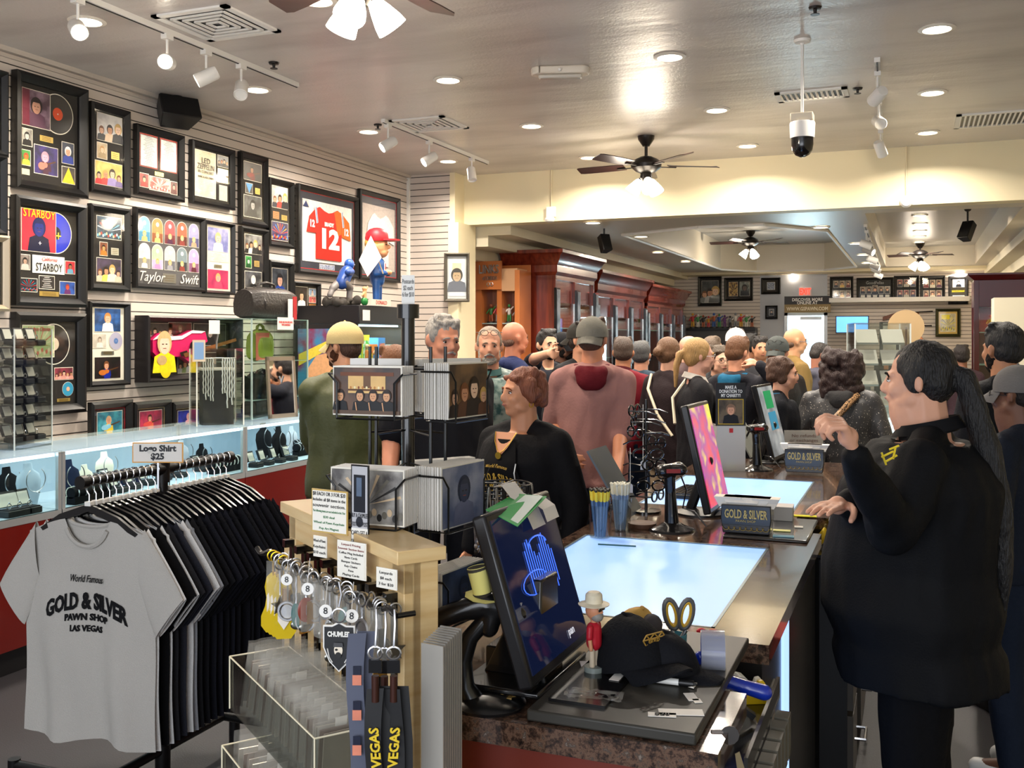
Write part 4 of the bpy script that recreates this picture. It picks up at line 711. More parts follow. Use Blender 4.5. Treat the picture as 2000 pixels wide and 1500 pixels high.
def bag(loc, rz, sz, mat, lb, name='handbag', cat='bag', shiny=0):
    t = thing(name, lb, cat, loc, rz); L_, d_, h_ = sz; rings = []
    for i in range(13):
        x = -L_/2+L_*i/12; k = (1-abs(2*i/12-1)**6*.16); ring = []
        for j in range(16):
            a = 2*pi*j/16; ca, sa = cos(a), sin(a); e = .42
            ring.append(V((x, d_/2*k*math.copysign(abs(ca)**e, ca)*(1-.62*max(0, sa)**1.5), h_*.5+h_*.5*k*math.copysign(abs(sa)**e, sa)+(.02 if shiny else 0)*sin(i*2.3+j))))
        rings.append(ring)
    b = MB().loft(rings, mat); b = b.build('bag_body', t)
    MB().tube([(-L_*.2, 0, h_*.93), (-L_*.17, 0, h_*1.12), (0, 0, h_*1.18), (L_*.17, 0, h_*1.12), (L_*.2, 0, h_*.93)], .011, mat).build('handle', t)
    MB().tube([(-L_*.45, 0, h_*.97), (-L_*.2, .0, h_*1.005), (L_*.2, 0, h_*1.005), (L_*.45, 0, h_*.97)], .006, DARKMET, n=6).build('zipper', t)
    for s in (-1, 1):
        x = s*L_*.28; MB().tube([(x, d_*.51*cos(a)*(1-.62*max(0, sin(a))**1.5), h_*.5+h_*.51*sin(a)) for a in [2*pi*k/20 for k in range(20)]], .007, mat, n=5, closed=True).build('seam', t)
    return t
LEA = M('2b2725', .35, bump=.4, sc=60); p = onX(520, 617, -4.45)
bg = bag((-4.45, p.y, CT+h_), pi/2-.15, (.46, .24, .23), LEA, 'large black leather duffel bag lying on top of the glass cabinet', 'duffel_bag')
MB().bb((.08, -.15, 0), (.12, -.14, .15), M('ece8e0', .6)).bb((.13, -.15, .0), (.165, -.14, .17), M('b8282c', .6)).build('price_tag', bg)
bag((-4.45, onX(505, 810, -4.45).y, CT+.008), pi/2, (.24, .16, .12), M('1a1917', .3), 'small black backpack on the bottom shelf of the glass cabinet'); bag((-4.42, onX(505, 745, -4.45).y, CT+.14), pi/2, (.3, .18, .17), M('141414', .08, bump=.8, sc=40, coat=.6), 'glossy black quilted bag on the middle shelf of the glass cabinet', shiny=1)
bag((-4.45, onX(508, 690, -4.45).y, CT+.41), pi/2, (.2, .12, .22), M('8f9a3a', .5), 'olive green small bag on the upper shelf of the glass cabinet')
pc = onX(540, 700, -4.28); tag(MB().bb((-.03, -.05, 0), (.03, .05, .004), M('d8c8c0', .5)).bb((-.002, -.08, 0), (.002, .08, .2), M('d06a5a', .5)).build('price_card', loc=(-4.4, pc.y, CT+.41)), 'red edged price card standing on the upper shelf of the glass cabinet', 'card')
p = onX(558, 632, -4.27); t = thing('notice_sign', 'small white notice with red letters taped to the glass cabinet', 'sign', p, pi/2); MB().bb((-.1, 0, -.045), (.1, .003, .045), M('efe4e0', .5)).build('sign_card', t); text('PLEASE ASK FOR ASSISTANCE\nWITH HANDBAGS', .02, C('d04a44'), t, (0, -.003, 0), width=.17)
p = onX(558, 805, -4.18); t = thing('table_mirror', 'silver framed standing mirror on the glass case', 'mirror', (-4.2, p.y, CT), pi/2-.25); R3 = Matrix.Rotation(-.08, 4, 'X'); m = MB(); m.T = R3
for a in ((-.13, 0, .13, .03), (-.13, .41, .13, .44), (-.13, 0, -.11, .44), (.11, 0, .13, .44)): m.bb((a[0], -.01, a[1]), (a[2], .01, a[3]), M('a89a88', .35, .7))
m.build('mirror_frame', t); m = MB(); m.T = R3; m.bb((-.11, -.003, .03), (.11, .003, .41), M('e8e8e8', .03, 1)); m.build('mirror_glass', t); MB().cyl((0, .0, .3), (0, .12, .0), .006, SILV).build('support', t)
# ---- toy cabinet and the figures on it
pa = onX(702, 600, -4.35); pb = onX(790, 600, -4.35); yc0, yc1 = pa.y, pb.y; ZT = 1.92
t = thing('toy_cabinet', 'black topped lit cabinet of boxed toys with a comic poster on its side', 'cabinet', (0, 0, 0))
BK = M('17161a', .35)
mb = MB(); mb.bb((-5.0, yc0, 0), (-4.35, yc1, .55), BK).bb((-5.0, yc0, ZT-.16), (-4.35, yc1, ZT), BK).bb((-5.0, yc0, .55), (-4.97, yc1, ZT-.16), M('c8d4d8', .5)).bb((-4.98, yc1-.03, .55), (-4.35, yc1, ZT-.16), BK); mb.build('carcass', t, bev=.004)
MB().bb((-5.0, yc0-.015, 0), (-4.36, yc0, ZT-.16), BK).build('side_panel', t)
s = MB(); s.bb((-4.95, yc0-.02, .9), (-4.38, yc0-.016, ZT-.2), NZ('8a2450', '3a8ab8', 7)); s.quad((-4.94, yc0-.022, 1.5), (-4.4, yc0-.022, 1.72), (-4.4, yc0-.022, 1.66), (-4.94, yc0-.022, 1.4), C('e8d04a')); s.poly([(-4.66+.2*cos(a), yc0-.023, 1.3+.22*sin(a)) for a in [2*pi*k/9 for k in range(9)]], C('e0a878')); s.quad((-4.9, yc0-.0235, 1.0), (-4.45, yc0-.0235, .95), (-4.5, yc0-.0235, 1.15), (-4.8, yc0-.0235, 1.2), C('b02c44')); s.build('poster', t)
mb = MB()
for z in (.6, .98, 1.36): mb.bb((-4.96, yc0+.01, z), (-4.37, yc1-.03, z+.012), M('c8dce0', .1, alpha=.7))
mb.build('shelves', t); MB().bb((-4.362, yc0, .55), (-4.358, yc1, ZT-.16), GLASS).build('front_glass', t); MB().bb((-4.42, yc0+.03, ZT-.18), (-4.39, yc1-.05, ZT-.165), LEDM).build('led_strip', t)
area('cabinet_light', (-4.6, (yc0+yc1)/2, ZT-.19), 6, .4, (.85, .95, 1), parent=t, shape='RECTANGLE', sy=.5); MB().bb((-4.348, yc0+.05, ZT-.13), (-4.345, yc0+.17, ZT-.04), M('e8e4dc', .6)).build('notice', t)
rr = random.Random(8); names = ['green', 'red', 'blue', 'yellow', 'purple', 'white', 'orange']; hx = ['3ac84a', 'd8303a', '3a8ad8', 'e8d83a', '8a5ac8', 'e0e4e8', 'e8803a']; k = 0
for z, nm in ((1.372, 'upper'), (.992, 'middle'), (.612, 'low')):
    for i in range(5):
        c = (k*3) % 7; k += 1; w2 = (yc1-yc0-.1)/5; y = yc0+.05+w2*(i+.5)
        b = thing('toy_box', '%s boxed toy, %s on the %s shelf of the toy cabinet' % (names[c], ['first', 'second', 'third', 'fourth', 'last'][i], nm), 'toy', (-4.5, y, z), pi/2, 'boxed toys in the lit cabinet'); hh = rr.uniform(.2, .3)
        MB().bb((-w2*.44, -.06, 0), (w2*.44, .06, hh), C(hx[c])).build('box', b); mb = MB(); rect(mb, -w2*.36, .03, w2*.36, hh-.05, .062, NZ(hx[(c+2) % 7], hx[(c+4) % 7], 30)); mb.build('window', b)
        MB().caps((0, -.07, .06), (0, -.07, hh*.5), .02, C(hx[(c+3) % 7])).ell((0, -.07, hh*.66), .022, C('e0b090')).build('toy_figure', b)
sg = thing('name_sign', 'cream name card lettered in red in front of the big headed figurine', 'sign', (-4.33, onX(742, 597, -4.33).y, ZT), pi/2); MB().bb((-.17, -.015, 0), (.17, .015, .055), M('e6dccb', .5)).build('sign_card', sg); text('DONALD', .05, C('c8483a'), sg, (0, -.017, .027), width=.19)
# big headed figurine with cap and pennant
def H3(name, mb, par, vox, mat, sm=3): return remesh(mb, name, vox, par, sm, mat)
pf = onX(737, 585, -4.55); fg = thing('bobblehead_figurine', 'large big headed figurine in red cap and blue suit holding a pale pennant', 'figurine', (-4.55, pf.y, ZT), pi/2+.25)
SU = M('1f4f8f', .35, coat=.2); SKN = M('e2a070', .45)
mb = MB(); mb.box((0, 0, .012), (.16, .13, .024), BLACK)
for s in (-1, 1): mb.caps((s*.035, -.01, .04), (s*.05, -.05, .035), .022)
H3('base', mb, fg, .006, BLACK)
mb = MB()
for s in (-1, 1): mb.caps((s*.04, 0, .06), (s*.035, 0, .24), .032, r2=.04); mb.caps((s*.085, 0, .4), (s*.1, -.01, .3), .03); mb.caps((s*.1, -.01, .3), (s*.05, -.09, .31), .026)
mb.caps((0, 0, .25), (0, 0, .39), .07, r2=.075); H3('suit', mb, fg, .008, SU)
mb = MB()
for s in (-1, 1): mb.ell((s*.04, -.1, .32), (.025, .03, .025)); 
mb.caps((0, 0, .4), (0, 0, .47), .035); mb.ell((0, 0, .56), (.085, .1, .115)); mb.ell((0, -.04, .5), (.06, .06, .05)); mb.ell((0, -.105, .55), (.014, .025, .02)); mb.ell((0, -.09, .51), (.03, .018, .012))
for s in (-1, 1): mb.ell((s*.088, .01, .55), (.012, .02, .03))
H3('head', mb, fg, .007, SKN)
mb = MB(); mb.ell((0, .02, .585), (.093, .1, .085)); H3('hair', mb, fg, .01, M('d8a850', .6))
mb = MB(); mb.lathe([(.1, 0), (.108, .03), (.1, .075), (.07, .11), (.03, .125), (0, .127)], M('c8202c', .5), c=(0, .005, .6)); mb.prism([(x*.09, -.08-.13*sqrt(max(0, 1-x*x)), .605) for x in [-1+.2*i for i in range(11)]], (0, 0, .014), M('c8202c', .5)); mb.build('cap', fg)
for s in (-1, 1): MB().ell((s*.035, -.094, .57), (.01, .006, .005), BLACK).build('eye', fg)
MB().bb((-.02, -.075, .28), (.02, -.07, .41), C('f0ece6')).bb((-.008, -.078, .28), (.008, -.072, .4), C('c8202c')).build('shirt_and_tie', fg)
MB().cyl((-.1, -.08, .3), (-.145, .02, .62), .005, M('c8a878', .5)).prism([(-.15, .02, .64), (-.15, -.08, .44), (-.15, .05, .27), (-.15, .13, .42)], (.004, 0, 0), M('ece0dc', .7)).build('pennant', fg)
# football player on rock, small doll
pf = onX(672, 600, -4.6); fb = thing('player_figurine', 'football player figurine in blue lunging over a dark rock base', 'figurine', (-4.62, pf.y+.02, ZT), pi/2)
mb = MB()
for i in range(22): mb.ell((rr.uniform(-.2, .17), rr.uniform(-.07, .07), rr.uniform(.01, .05)), (rr.uniform(.03, .05), .04, rr.uniform(.02, .05)))
H3('rock_base', mb, fb, .012, M('3b3733', .7, bump=.5), 1)
mb = MB(); mb.caps((-.02, 0, .2), (.06, 0, .3), .06); mb.caps((.06, -.05, .3), (-.06, -.08, .29), .028); mb.caps((.06, .05, .3), (.14, .06, .26), .028); H3('uniform', mb, fb, .01, M('27498f', .4, var=.3, sc=20), 2)
mb = MB(); mb.caps((-.02, -.03, .2), (.06, -.03, .16), .035); mb.caps((.06, -.03, .16), (.05, -.03, .06), .028); mb.caps((-.03, .03, .2), (-.12, .03, .15), .035); mb.caps((-.12, .03, .15), (-.17, .03, .09), .026); H3('legs', mb, fb, .01, M('6f6a68', .5), 2)
mb = MB(); mb.ell((.1, 0, .37), (.05, .045, .05)); H3('helmet', mb, fb, .008, M('2a56a8', .2, coat=.5)); MB().tube([(.14, -.03, .37), (.165, 0, .355), (.14, .03, .37)], .004, SILV, n=5).build('face_guard', fb)
pf = onX(712, 592, -4.45); dl = thing('small_figurine', 'little green and gold figurine raising an arm beside the suited figurine', 'figurine', (-4.45, pf.y, ZT), pi/2)
mb = MB(); mb.ell((0, 0, .04), (.04, .03, .04)); H3('robe', mb, dl, .006, C('2a7a3a')); mb = MB(); mb.caps((0, 0, .06), (0, 0, .12), .02); mb.ell((0, 0, .15), .022); mb.caps((.01, 0, .12), (.05, 0, .17), .009); mb.caps((-.01, 0, .12), (-.04, 0, .09), .009); H3('figure_body', mb, dl, .005, C('d8a070'))
# glass shelves and wall items beyond the toy cabinet
# ------------------------------------------------------------------ granite service counter
ZG = .95; XG = -.305; XL = -1.13
LIT = M('8ab0e8', .3, em=.5, kind='lit frosted panel', spec=.25); BASEM = M('6b2414', .4, var=.2, sc=5); DRK = M('171412', .35, var=.2)
ct = thing('service_counter', 'long granite topped service counter with lit glass panels', 'counter', (0, 0, 0))
mb = MB(); yA, yB = 2.42, 3.4; xa, xb = -1.08, -.445
def slab(x0, y0, x1, y1): mb.bb((x0, y0, ZG-.045), (x1, y1, ZG), GRANITE)
slab(-.86, 1.69, XG-.0, 1.84); slab(-1.06, 1.84, XG, 2.0); slab(XL, 2.0, -.42, 2.33); slab(XL, 2.33, XG, yA); slab(XL, yA, xa, yB); slab(xb, yA, XG, yB); slab(XL, yB, XG, 3.72); slab(XL, 3.72, -.42, 4.05)
y2A, y2B = 4.12, 5.05
slab(XL, 4.05, XG, y2A); slab(XL, y2A, xa, y2B); slab(xb, y2A, XG, y2B); slab(XL, y2B, XG, 5.85)
mb.build('granite_top', ct)
for i, (p, q) in enumerate(((yA, yB), (y2A, y2B))):
    g = MB().bb((xa, p, ZG-.03), (xb, q, ZG-.002), LIT).build('lit_glass_panel', ct)
    f = MB()
    for r in ((xa, p, xa+.008, q), (xb-.008, p, xb, q), (xa, p, xb, p+.008), (xa, q-.008, xb, q)): f.bb((r[0], r[1], ZG-.004), (r[2], r[3], ZG+.001), M('6a7a80', .3, .5))
    f.build('panel_edge', g)
mb = MB(); mb.bb((-.82, 1.72, 0), (XG-.12, 2.0, ZG-.045), BASEM).bb((-1.02, 1.9, 0), (XG-.12, 2.0, ZG-.045), BASEM).bb((XL+.05, 2.0, 0), (XG-.12, 5.8, ZG-.045), BASEM); mb.build('base_cabinet', ct)
mb = MB(); mb.bb((XG-.12, 2.36, 0), (XG-.02, 3.7, ZG-.045), DRK).bb((XG-.12, 4.08, 0), (XG-.02, 5.8, ZG-.045), DRK); mb.build('staff_side_panel', ct)
MB().bb((XG-.02, 2.72, .05), (XG-.012, 2.83, ZG-.06), M('9fc2ff', .3, em=.9, kind='lit strip')).build('lit_strip', ct)
MB().bb((XG-.02, 2.5, .35), (XG-.015, 2.56, .8), M('8a8276', .6)).build('paper_notice', ct)
# sunk drawer trays on the staff side
dt = MB(); dt.bb((-.42, 1.85, .84), (-.28, 2.32, .85), BLK).bb((-.287, 1.85, .85), (-.28, 2.32, .885), M('3c3a38', .3, .5)); dt.bb((-.42, 1.85, .05), (-.31, 2.32, .84), DRK); dt.build('cash_drawer', ct)
for k in range(7): MB().bb((-.28, 1.86+.06*k, .74), (-.25, 1.905+.06*k, .83), M('6a665a', .5)).build('paper_divider', ct)
# black drawer pedestals of the second station
for j, (y0, y1, lb) in enumerate(((3.75, 4.03, 'nearer'), (4.3, 4.9, 'farther'))):
    t = thing('drawer_unit', 'black staff side drawer unit with silver pull handles, %s of the two' % lb, 'drawers', (0, 0, 0)); x1 = -.2
    MB().bb((XG-.01, y0, .04), (x1-.02, y1, .85), BLACK).build('carcass', t)
    for k, z in enumerate((.06, .32, .58)):
        d = MB().bb((x1-.02, y0+.01, z), (x1, y1-.01, z+.24), M('4a453f', .4)).build('drawer', t)
        MB().tube([(x1, y0+.1, z+.13), (x1+.035, y0+.1, z+.13), (x1+.035, y0+.22, z+.13), (x1, y0+.22, z+.13)], .006, CHROME, n=6).build('handle', d)
# open folder with red case at his feet
tag(MB().bb((-.1, 0, 0), (.1, .3, .12), M('c8201c', .4)).build('storage_bin', loc=(.06, 5.25, .0), bev=.01), 'red plastic bin under the counter behind the employee', 'bin')
# ---- helpers for counter objects
def G(px, py, z=ZG): return onZ(px, py, z)
def plate(x0, y0, x1, y1, z0, z1, lb): return tag(MB().bb((x0, y0, z0), (x1, y1, z1), M('2e2c2a', .25, coat=.5, var=.25, sc=6)).build('counter_mat', bev=.006), lb, 'counter mat')
t = thing('register_base', 'large black glossy register base plate with small price labels', 'register base', (0, 0, ZG))
MB().bb((-.655, 1.705, .001), (-.345, 2.3, .022), M('35332e', .42, var=.2, sc=7, spec=.35)).build('top_plate', t, bev=.004)
for (px, py, w_, h_, s, r_) in ((1293, 1397, .05, .02, '$20', .25), (1330, 1392, .03, .08, 'Pawn Coins\n$15', -1.25), (1350, 1362, .04, .02, 'Return\n$5', -1.1), (1362, 1370, .02, .015, '', -1.1)):
    p = G(px, py, ZG+.022); l = MB().bb((-w_/2, -h_/2, 0), (w_/2, h_/2, .001), PAPER).build('price_label', t, loc=(p.x, p.y, .0225), rot=(0, 0, r_))
    if s and s == '$20': text(s, .018, C('1c1c1c'), l, (0, 0, .0015), rot=(0, 0, 0))
def monitor(base, w_, h_, rz, tilt, screen, lb, lean=0, stand=True, thick=.03, foot=.1):
    """screen faces local -Y"""
    t = thing('pos_monitor', lb, 'monitor', base, rz, 'point of sale monitors'); R = Matrix.Translation((0, 0, .03)) @ Matrix.Rotation(tilt, 4, 'X') @ Matrix.Rotation(lean, 4, 'Y')
    m = MB(); m.T = R; m.bb((-w_/2, 0, 0), (w_/2, thick, h_), M('19181a', .3)); b = m.build('housing', t, bev=.006)
    m = MB(); m.T = R; m.bb((-w_/2+.015, -.002, .02), (w_/2-.015, .001, h_-.015), screen); m.build('screen', t)
    if stand: m = MB(); m.caps((0, .12, .02), (0, .05, h_*.5), .02, BLACK); m.lathe([(0, 0), (foot, 0), (foot, .008), (foot*.5, .02), (0, .022)], BLACK, c=(0, .08, 0)); m.build('stand', t)
    return t, R
def scr_dark(nt, N, L, b):
    b.inputs['Base Color'].default_value = hexc('0a0c16'); b.inputs['Roughness'].default_value = .06; b.inputs['Emission Color'].default_value = hexc('101a3a'); b.inputs['Emission Strength'].default_value = .4
SCRD = nodemat('dark glossy screen', scr_dark)
# station 1 monitor: edge view, screen turned to the staff
base = G(1092, 1332, ZG+.02); base.y += .03
mon, Rm = monitor((base.x-.0, base.y, ZG+.02), .34, .33, TH+radians(67), -.3, SCRD, 'large black register monitor with curled receipt on top, nearest the photographer', stand=False)
def onscreen(R, fnv): return R @ V(fnv)
m = MB(); m.T = Rm; BLU = M('3a62d8', .3, em=.9, kind='screen print')
for k in range(13): m.bb((-.03+.011*k-.02, -.0045, .15-.012*sin(k*1.3)), (-.03+.011*k-.017, -.0035, .235+.02*sin(k*.9)), BLU)
m.tube([(-.035+.06*sin(a)*1.05, -.0045, .17+.022*cos(a)) for a in [pi*2*k/16 for k in range(16)]], .0012, BLU, n=4, closed=True); m.tube([(.02+.045*cos(a)*1.05, -.0045, .235+.018*sin(a)) for a in [pi*k/10 for k in range(11)]], .0016, BLU, n=4)
m.build('screen_logo', mon); text('pan', .022, M('e8e8f0', .4), mon, Rm @ V((.03, -.004, .04)), rot=Rm.to_3x3().to_4x4() @ Matrix.Rotation(pi/2, 4, 'X')) if 0 else None
me = text_mesh('pan', .024, ext=.0003); me.transform(Rm @ Matrix.Translation((.07, -.004, .045)) @ Matrix.Rotation(pi/2, 4, 'X')); me.materials.clear(); me.materials.append(M('e8e8f0', .4, em=.4)); o = bpy.data.objects.new('brand_lettering', me); COL.objects.link(o); o.parent = mon
m = MB(); m.bb((-.14, .0, 0), (.14, .17, .012), BLK).prism([(-.05, .02, .01), (.05, .02, .01), (.05, .15, .01), (-.05, .15, .01)], (0, 0, .05), BLK).loft([[V((-.06, .03, .01)), V((.06, .03, .01)), V((.06, .15, .01)), V((-.06, .15, .01))], [V((-.045, .03, .2)), V((.045, .03, .2)), V((.045, .06, .2)), V((-.045, .06, .2))]], BLK); m.build('stand', mon, bev=.004)
MB().bb((.06, -.16, -.0), (.13, -.02, .008), BLK).bb((-.14, -.13, 0), (.13, -.02, .008), BLK).build('foot_plate', mon); MB().bb((-.005, -.115, .009), (.04, -.095, .0095), PAPER).build('price_sticker', mon)
def paper_sheet(pts, mat, th=.0008): mb = MB(); mb.prism(pts, (0, 0, th), mat); return mb
top = V(mon.location)+Matrix.Rotation(mon.rotation_euler.z, 3, 'Z') @ (Rm @ V((0, .01, .327)))
rc = thing('receipt', 'crumpled white receipt with green card draped over the top of the large monitor', 'paper', top, mon.rotation_euler.z)
m = MB(); m.loft([[V((-.02+.012*sin(k), -.05, .012-.045*(k > 5)*((k-5)/4))), V((.08+.01*sin(k*2), -.05, .01-.05*(k > 5)*((k-5)/4)))] for k in ()] or [[V((x, y, z)) for x in (.0, .07)] for y, z in ((.05, .03), (.03, .035), (.01, .012), (-.005, .006), (-.02, -.01), (-.03, -.03), (-.04, -.05))], M('e6e2dc', .7), closed=False, cap=False)
m.loft([[V((x, y, z)) for x in (.04, .11)] for y, z in ((.0, .005), (-.02, .0), (-.045, -.015), (-.055, -.04))], M('eeeae4', .7), closed=False, cap=False); m.build('paper_strip', rc)
MB().prism([(-.13, -.06, -.02), (.05, -.05, .01), (.05, .02, .012), (-.1, .02, .002)], (0, 0, .0012), M('2fa04c', .6)).prism([(-.115, -.055, -.0165), (.04, -.045, .012), (.03, -.01, .0135), (-.1, -.01, -.0075)], (0, 0, .0012), M('e0e8dc', .6)).build('green_card', rc)
# gooseneck scanner with googly eye and paper hat
pb = G(956, 1376, ZG+.0); gs = thing('goose_scanner', 'black curved barcode scanner stand dressed as a goose with paper hat', 'scanner', (pb.x, pb.y, ZG), TH)
RUB = M('121213', .28, coat=.3)
MB().lathe([(0, 0), (.068, 0), (.07, .006), (.062, .013), (.03, .02), (0, .022)], RUB, n=36).build('base', gs)
def gv(px, py, D=None):  # a point in the plane facing the camera through the stand
    D = D or depth(pb); w3 = atD(px, py, D); return Matrix.Rotation(-TH, 3, 'Z') @ (w3-V(gs.location))
m = MB(); m.tube([gv(925, 1372), gv(908, 1340), gv(905, 1290), gv(918, 1245), gv(945, 1215), gv(970, 1195)], [.025, .019, .017, .0165, .016, .015], RUB, n=14); m.build('neck', gs)
m = MB()
for a, b_, r1, r2 in (((815, 1235), (850, 1212), .021, .02), ((850, 1212), (900, 1192), .02, .022), ((900, 1192), (950, 1180), .022, .026), ((950, 1180), (995, 1190), .026, .021), ((995, 1190), (1012, 1200), .021, .017), ((960, 1200), (955, 1225), .022, .02)): m.caps(gv(*a), gv(*b_), r1, r2=r2)
remesh(m, 'head', .005, gs, 4, RUB)
e = MB(); c = gv(984, 1164); e.ell(c+V((0, -.012, 0)), (.011, .006, .009), M('f0eeea', .2), n=14); e.ell(c+V((.002, -.0175, -.002)), (.005, .002, .005), BLACK, n=10); e.build('googly_eye', gs)
h = MB(); c = gv(943, 1166); h.lathe([(.0, .0), (.034, .0), (.036, .002), (.0, .003)], M('e8df8c', .8), c=c, n=9, axis=(.1, -.12, 1)); h.lathe([(.017, 0), (.02, .055), (.019, .056), (.016, .001)], M('e6dd86', .8), c=c+V((0, 0, .003)), n=16, cap=False, axis=(-.2, 0, 1)); h.lathe([(.0195, .0), (.0205, .007), (0, .006)], M('4a463e', .8), c=c+V((-.0095, 0, .05)), n=16, axis=(-.2, 0, 1)); h.lathe([(.018, .0), (.0185, .006)], M('3a362e', .8), c=c+V((0, 0, .002)), n=16, axis=(-.2, 0, 1)); h.build('paper_hat', gs)
MB().box(gv(1010, 1185), (.014, .01, .02), M('8a8480', .6), Matrix.Rotation(.3, 3, 'Y')).build('torn_tape', gs)
st = MB(); c = gv(985, 1368)
P_ = [((.021 if k % 2 else .028)*cos(2*pi*k/14), (.021 if k % 2 else .028)*sin(2*pi*k/14)) for k in range(14)]
sx, sy = c.x, c.y; st.prism([(sx-.004+x, sy+y*.9, .016) for x, y in P_], (0, 0, .0025), M('a88a4e', .5, .3)); st.lathe([(.008, 0), (.011, .001), (.014, .0005)], M('4a3a20', .6), c=(sx-.004, sy, .0186), n=16); st.ell((sx-.004, sy, .018), (.008, .008, .003), M('b8985a', .5, .3)); st.build('badge_sticker', gs)
# bobblehead on glass puck
def mini(loc, rz, lb):
    t = thing('bobblehead', lb, 'bobblehead', loc, rz); MB().lathe([(0, 0), (.02, 0), (.02, .016), (0, .016)], M('8a9490', .15, alpha=.8)).build('base', t)
    m = MB(); [m.caps((s*.008, 0, .018), (s*.009, 0, .06), .006) for s in (-1, 1)]; remesh(m, 'trousers', .002, t, 2, C('c8b8a0'))
    m = MB(); m.caps((0, 0, .062), (0, 0, .09), .016); [m.caps((s*.018, 0, .096), (s*.021, 0, .078), .007) for s in (-1, 1)]; remesh(m, 'shirt', .002, t, 2, C('b01c2c'))
    m = MB(); [m.caps((s*.021, 0, .08), (s*.022, -.004, .055), .0045) for s in (-1, 1)]; m.ell((0, 0, .128), (.0155, .018, .019)); m.ell((0, -.018, .126), .003); m.caps((0, 0, .1), (0, 0, .112), .007); remesh(m, 'head', .0018, t, 2, C('c88a68'))
    m = MB(); m.ell((0, -.007, .117), (.0135, .0135, .012)); remesh(m, 'beard', .002, t, 1, C('8a8680')); MB().bb((-.013, -.0185, .129), (-.002, -.0165, .135), BLACK).bb((.002, -.0185, .129), (.013, -.0165, .135), BLACK).bb((-.014, -.018, .134), (.014, -.0165, .1355), C('e0d8c0')).build('sunglasses', t)
    MB().lathe([(0, .024), (.012, .025), (.017, .02), (.018, .004), (.032, .001), (.031, -.001), (.0, .0)], C('d8ceb4'), c=(0, 0, .14)).build('hat', t); return t
q = G(1152, 1300, ZG+.022); q = atD(1160, 1262, 2.02); mini((q.x, q.y, ZG+.022), TH+radians(60), 'bearded bobblehead in red shirt and straw hat beside the big monitor')
# caps
def cap_obj(loc, rz, tilt, mat, lb, s=1, grp='caps on the counter'):
    t = thing('baseball_cap', lb, 'cap', loc, rz, grp); R = Matrix.Rotation(tilt, 4, 'X'); m = MB(); m.T = R; rings = []
    for k in range(8):
        a = pi/2*k/7.05; rings.append([V((.082*s*cos(a)*cos(b_)*(1+.02*sin(3*b_)), .097*s*cos(a)*sin(b_), .115*s*sin(a)*(1+.04*cos(b_*2)))) for b_ in [2*pi*i/24 for i in range(24)]])
    m.loft(rings, mat); m.ell((0, 0, .115*s), .006, mat, n=8, k=4); m.build('crown', t)
    m = MB(); m.T = R; r1 = [V((.08*s*sin(a), -.094*s*cos(a)+.0, .004)) for a in [-1.15+2.3*i/12 for i in range(13)]]; r2 = [V((p.x*.98, p.y-.075*s*cos(a), -.004-.022*abs(sin(a))**1.5)) for p, a in zip(r1, [-1.15+2.3*i/12 for i in range(13)])]
    up = V((0, 0, .004)); m.loft([[a, a+up] for a in ()] or [r1, [(a+b_)/2+V((0, 0, .005)) for a, b_ in zip(r1, r2)], r2, [p-up for p in r2], [(a+b_)/2+V((0, 0, .001)) for a, b_ in zip(r1, r2)], [p-up for p in r1]], mat, closed=False, cap=False); m.build('brim', t)
    return t, R
KF = M('111216', .85, bump=.3, sc=200)
q = G(1236, 1225, ZG+.02); q2 = atD(1235, 1270, 2.04)
cp, R = cap_obj((q2.x, q2.y, ZG+.03), TH+radians(38), -.25, KF, 'black cap with gold diamond emblem lying on the register plate', .9)
GLD = M('b08a3c', .45, .2); m = MB(); m.T = R @ Matrix.Translation((.0, -.073, .045)) @ Matrix.Rotation(.35, 4, 'X')
for a, b_ in (((-.022, .02), (.022, .02)), ((-.03, .01), (.03, .01)), ((-.022, .02), (-.03, .01)), ((.022, .02), (.03, .01)), ((-.03, .01), (0, -.03)), ((.03, .01), (0, -.03)), ((-.022, .02), (-.012, .01)), ((-.012, .01), (0, .02)), ((0, .02), (.012, .01)), ((.012, .01), (.022, .02))): m.cyl((a[0], 0, a[1]), (b_[0], 0, b_[1]), .0014, GLD, n=5)
m.build('emblem', cp); me = text_mesh('GOLD\n& SILVER', .011, ext=.0006, bold=.0005, lsp=.8); me.transform(m.T @ Matrix.Translation((0, -.001, .001)) @ Matrix.Rotation(pi/2, 4, 'X')); me.materials.clear(); me.materials.append(GLD); o = bpy.data.objects.new('lettering', me); COL.objects.link(o); o.parent = cp
q2 = atD(1310, 1292, 2.03); cp2, _ = cap_obj((q2.x-.005, q2.y-.01, ZG+.024), TH+radians(60), -.1, M('14151a', .8, bump=.2, sc=200), 'plain black folded cap in front of the emblem cap', .7)
q2 = atD(1243, 1165, 2.2); cp3, R = cap_obj((q2.x, q2.y, ZG+.05), TH+radians(48), .25, M('c09a52', .7), 'tan and grey cap behind the black emblem cap', .52); m = MB(); m.T = R; m.ell((0, -.03, .03), (.03, .025, .028), M('4a4648', .7)); m.build('front_panel', cp3)
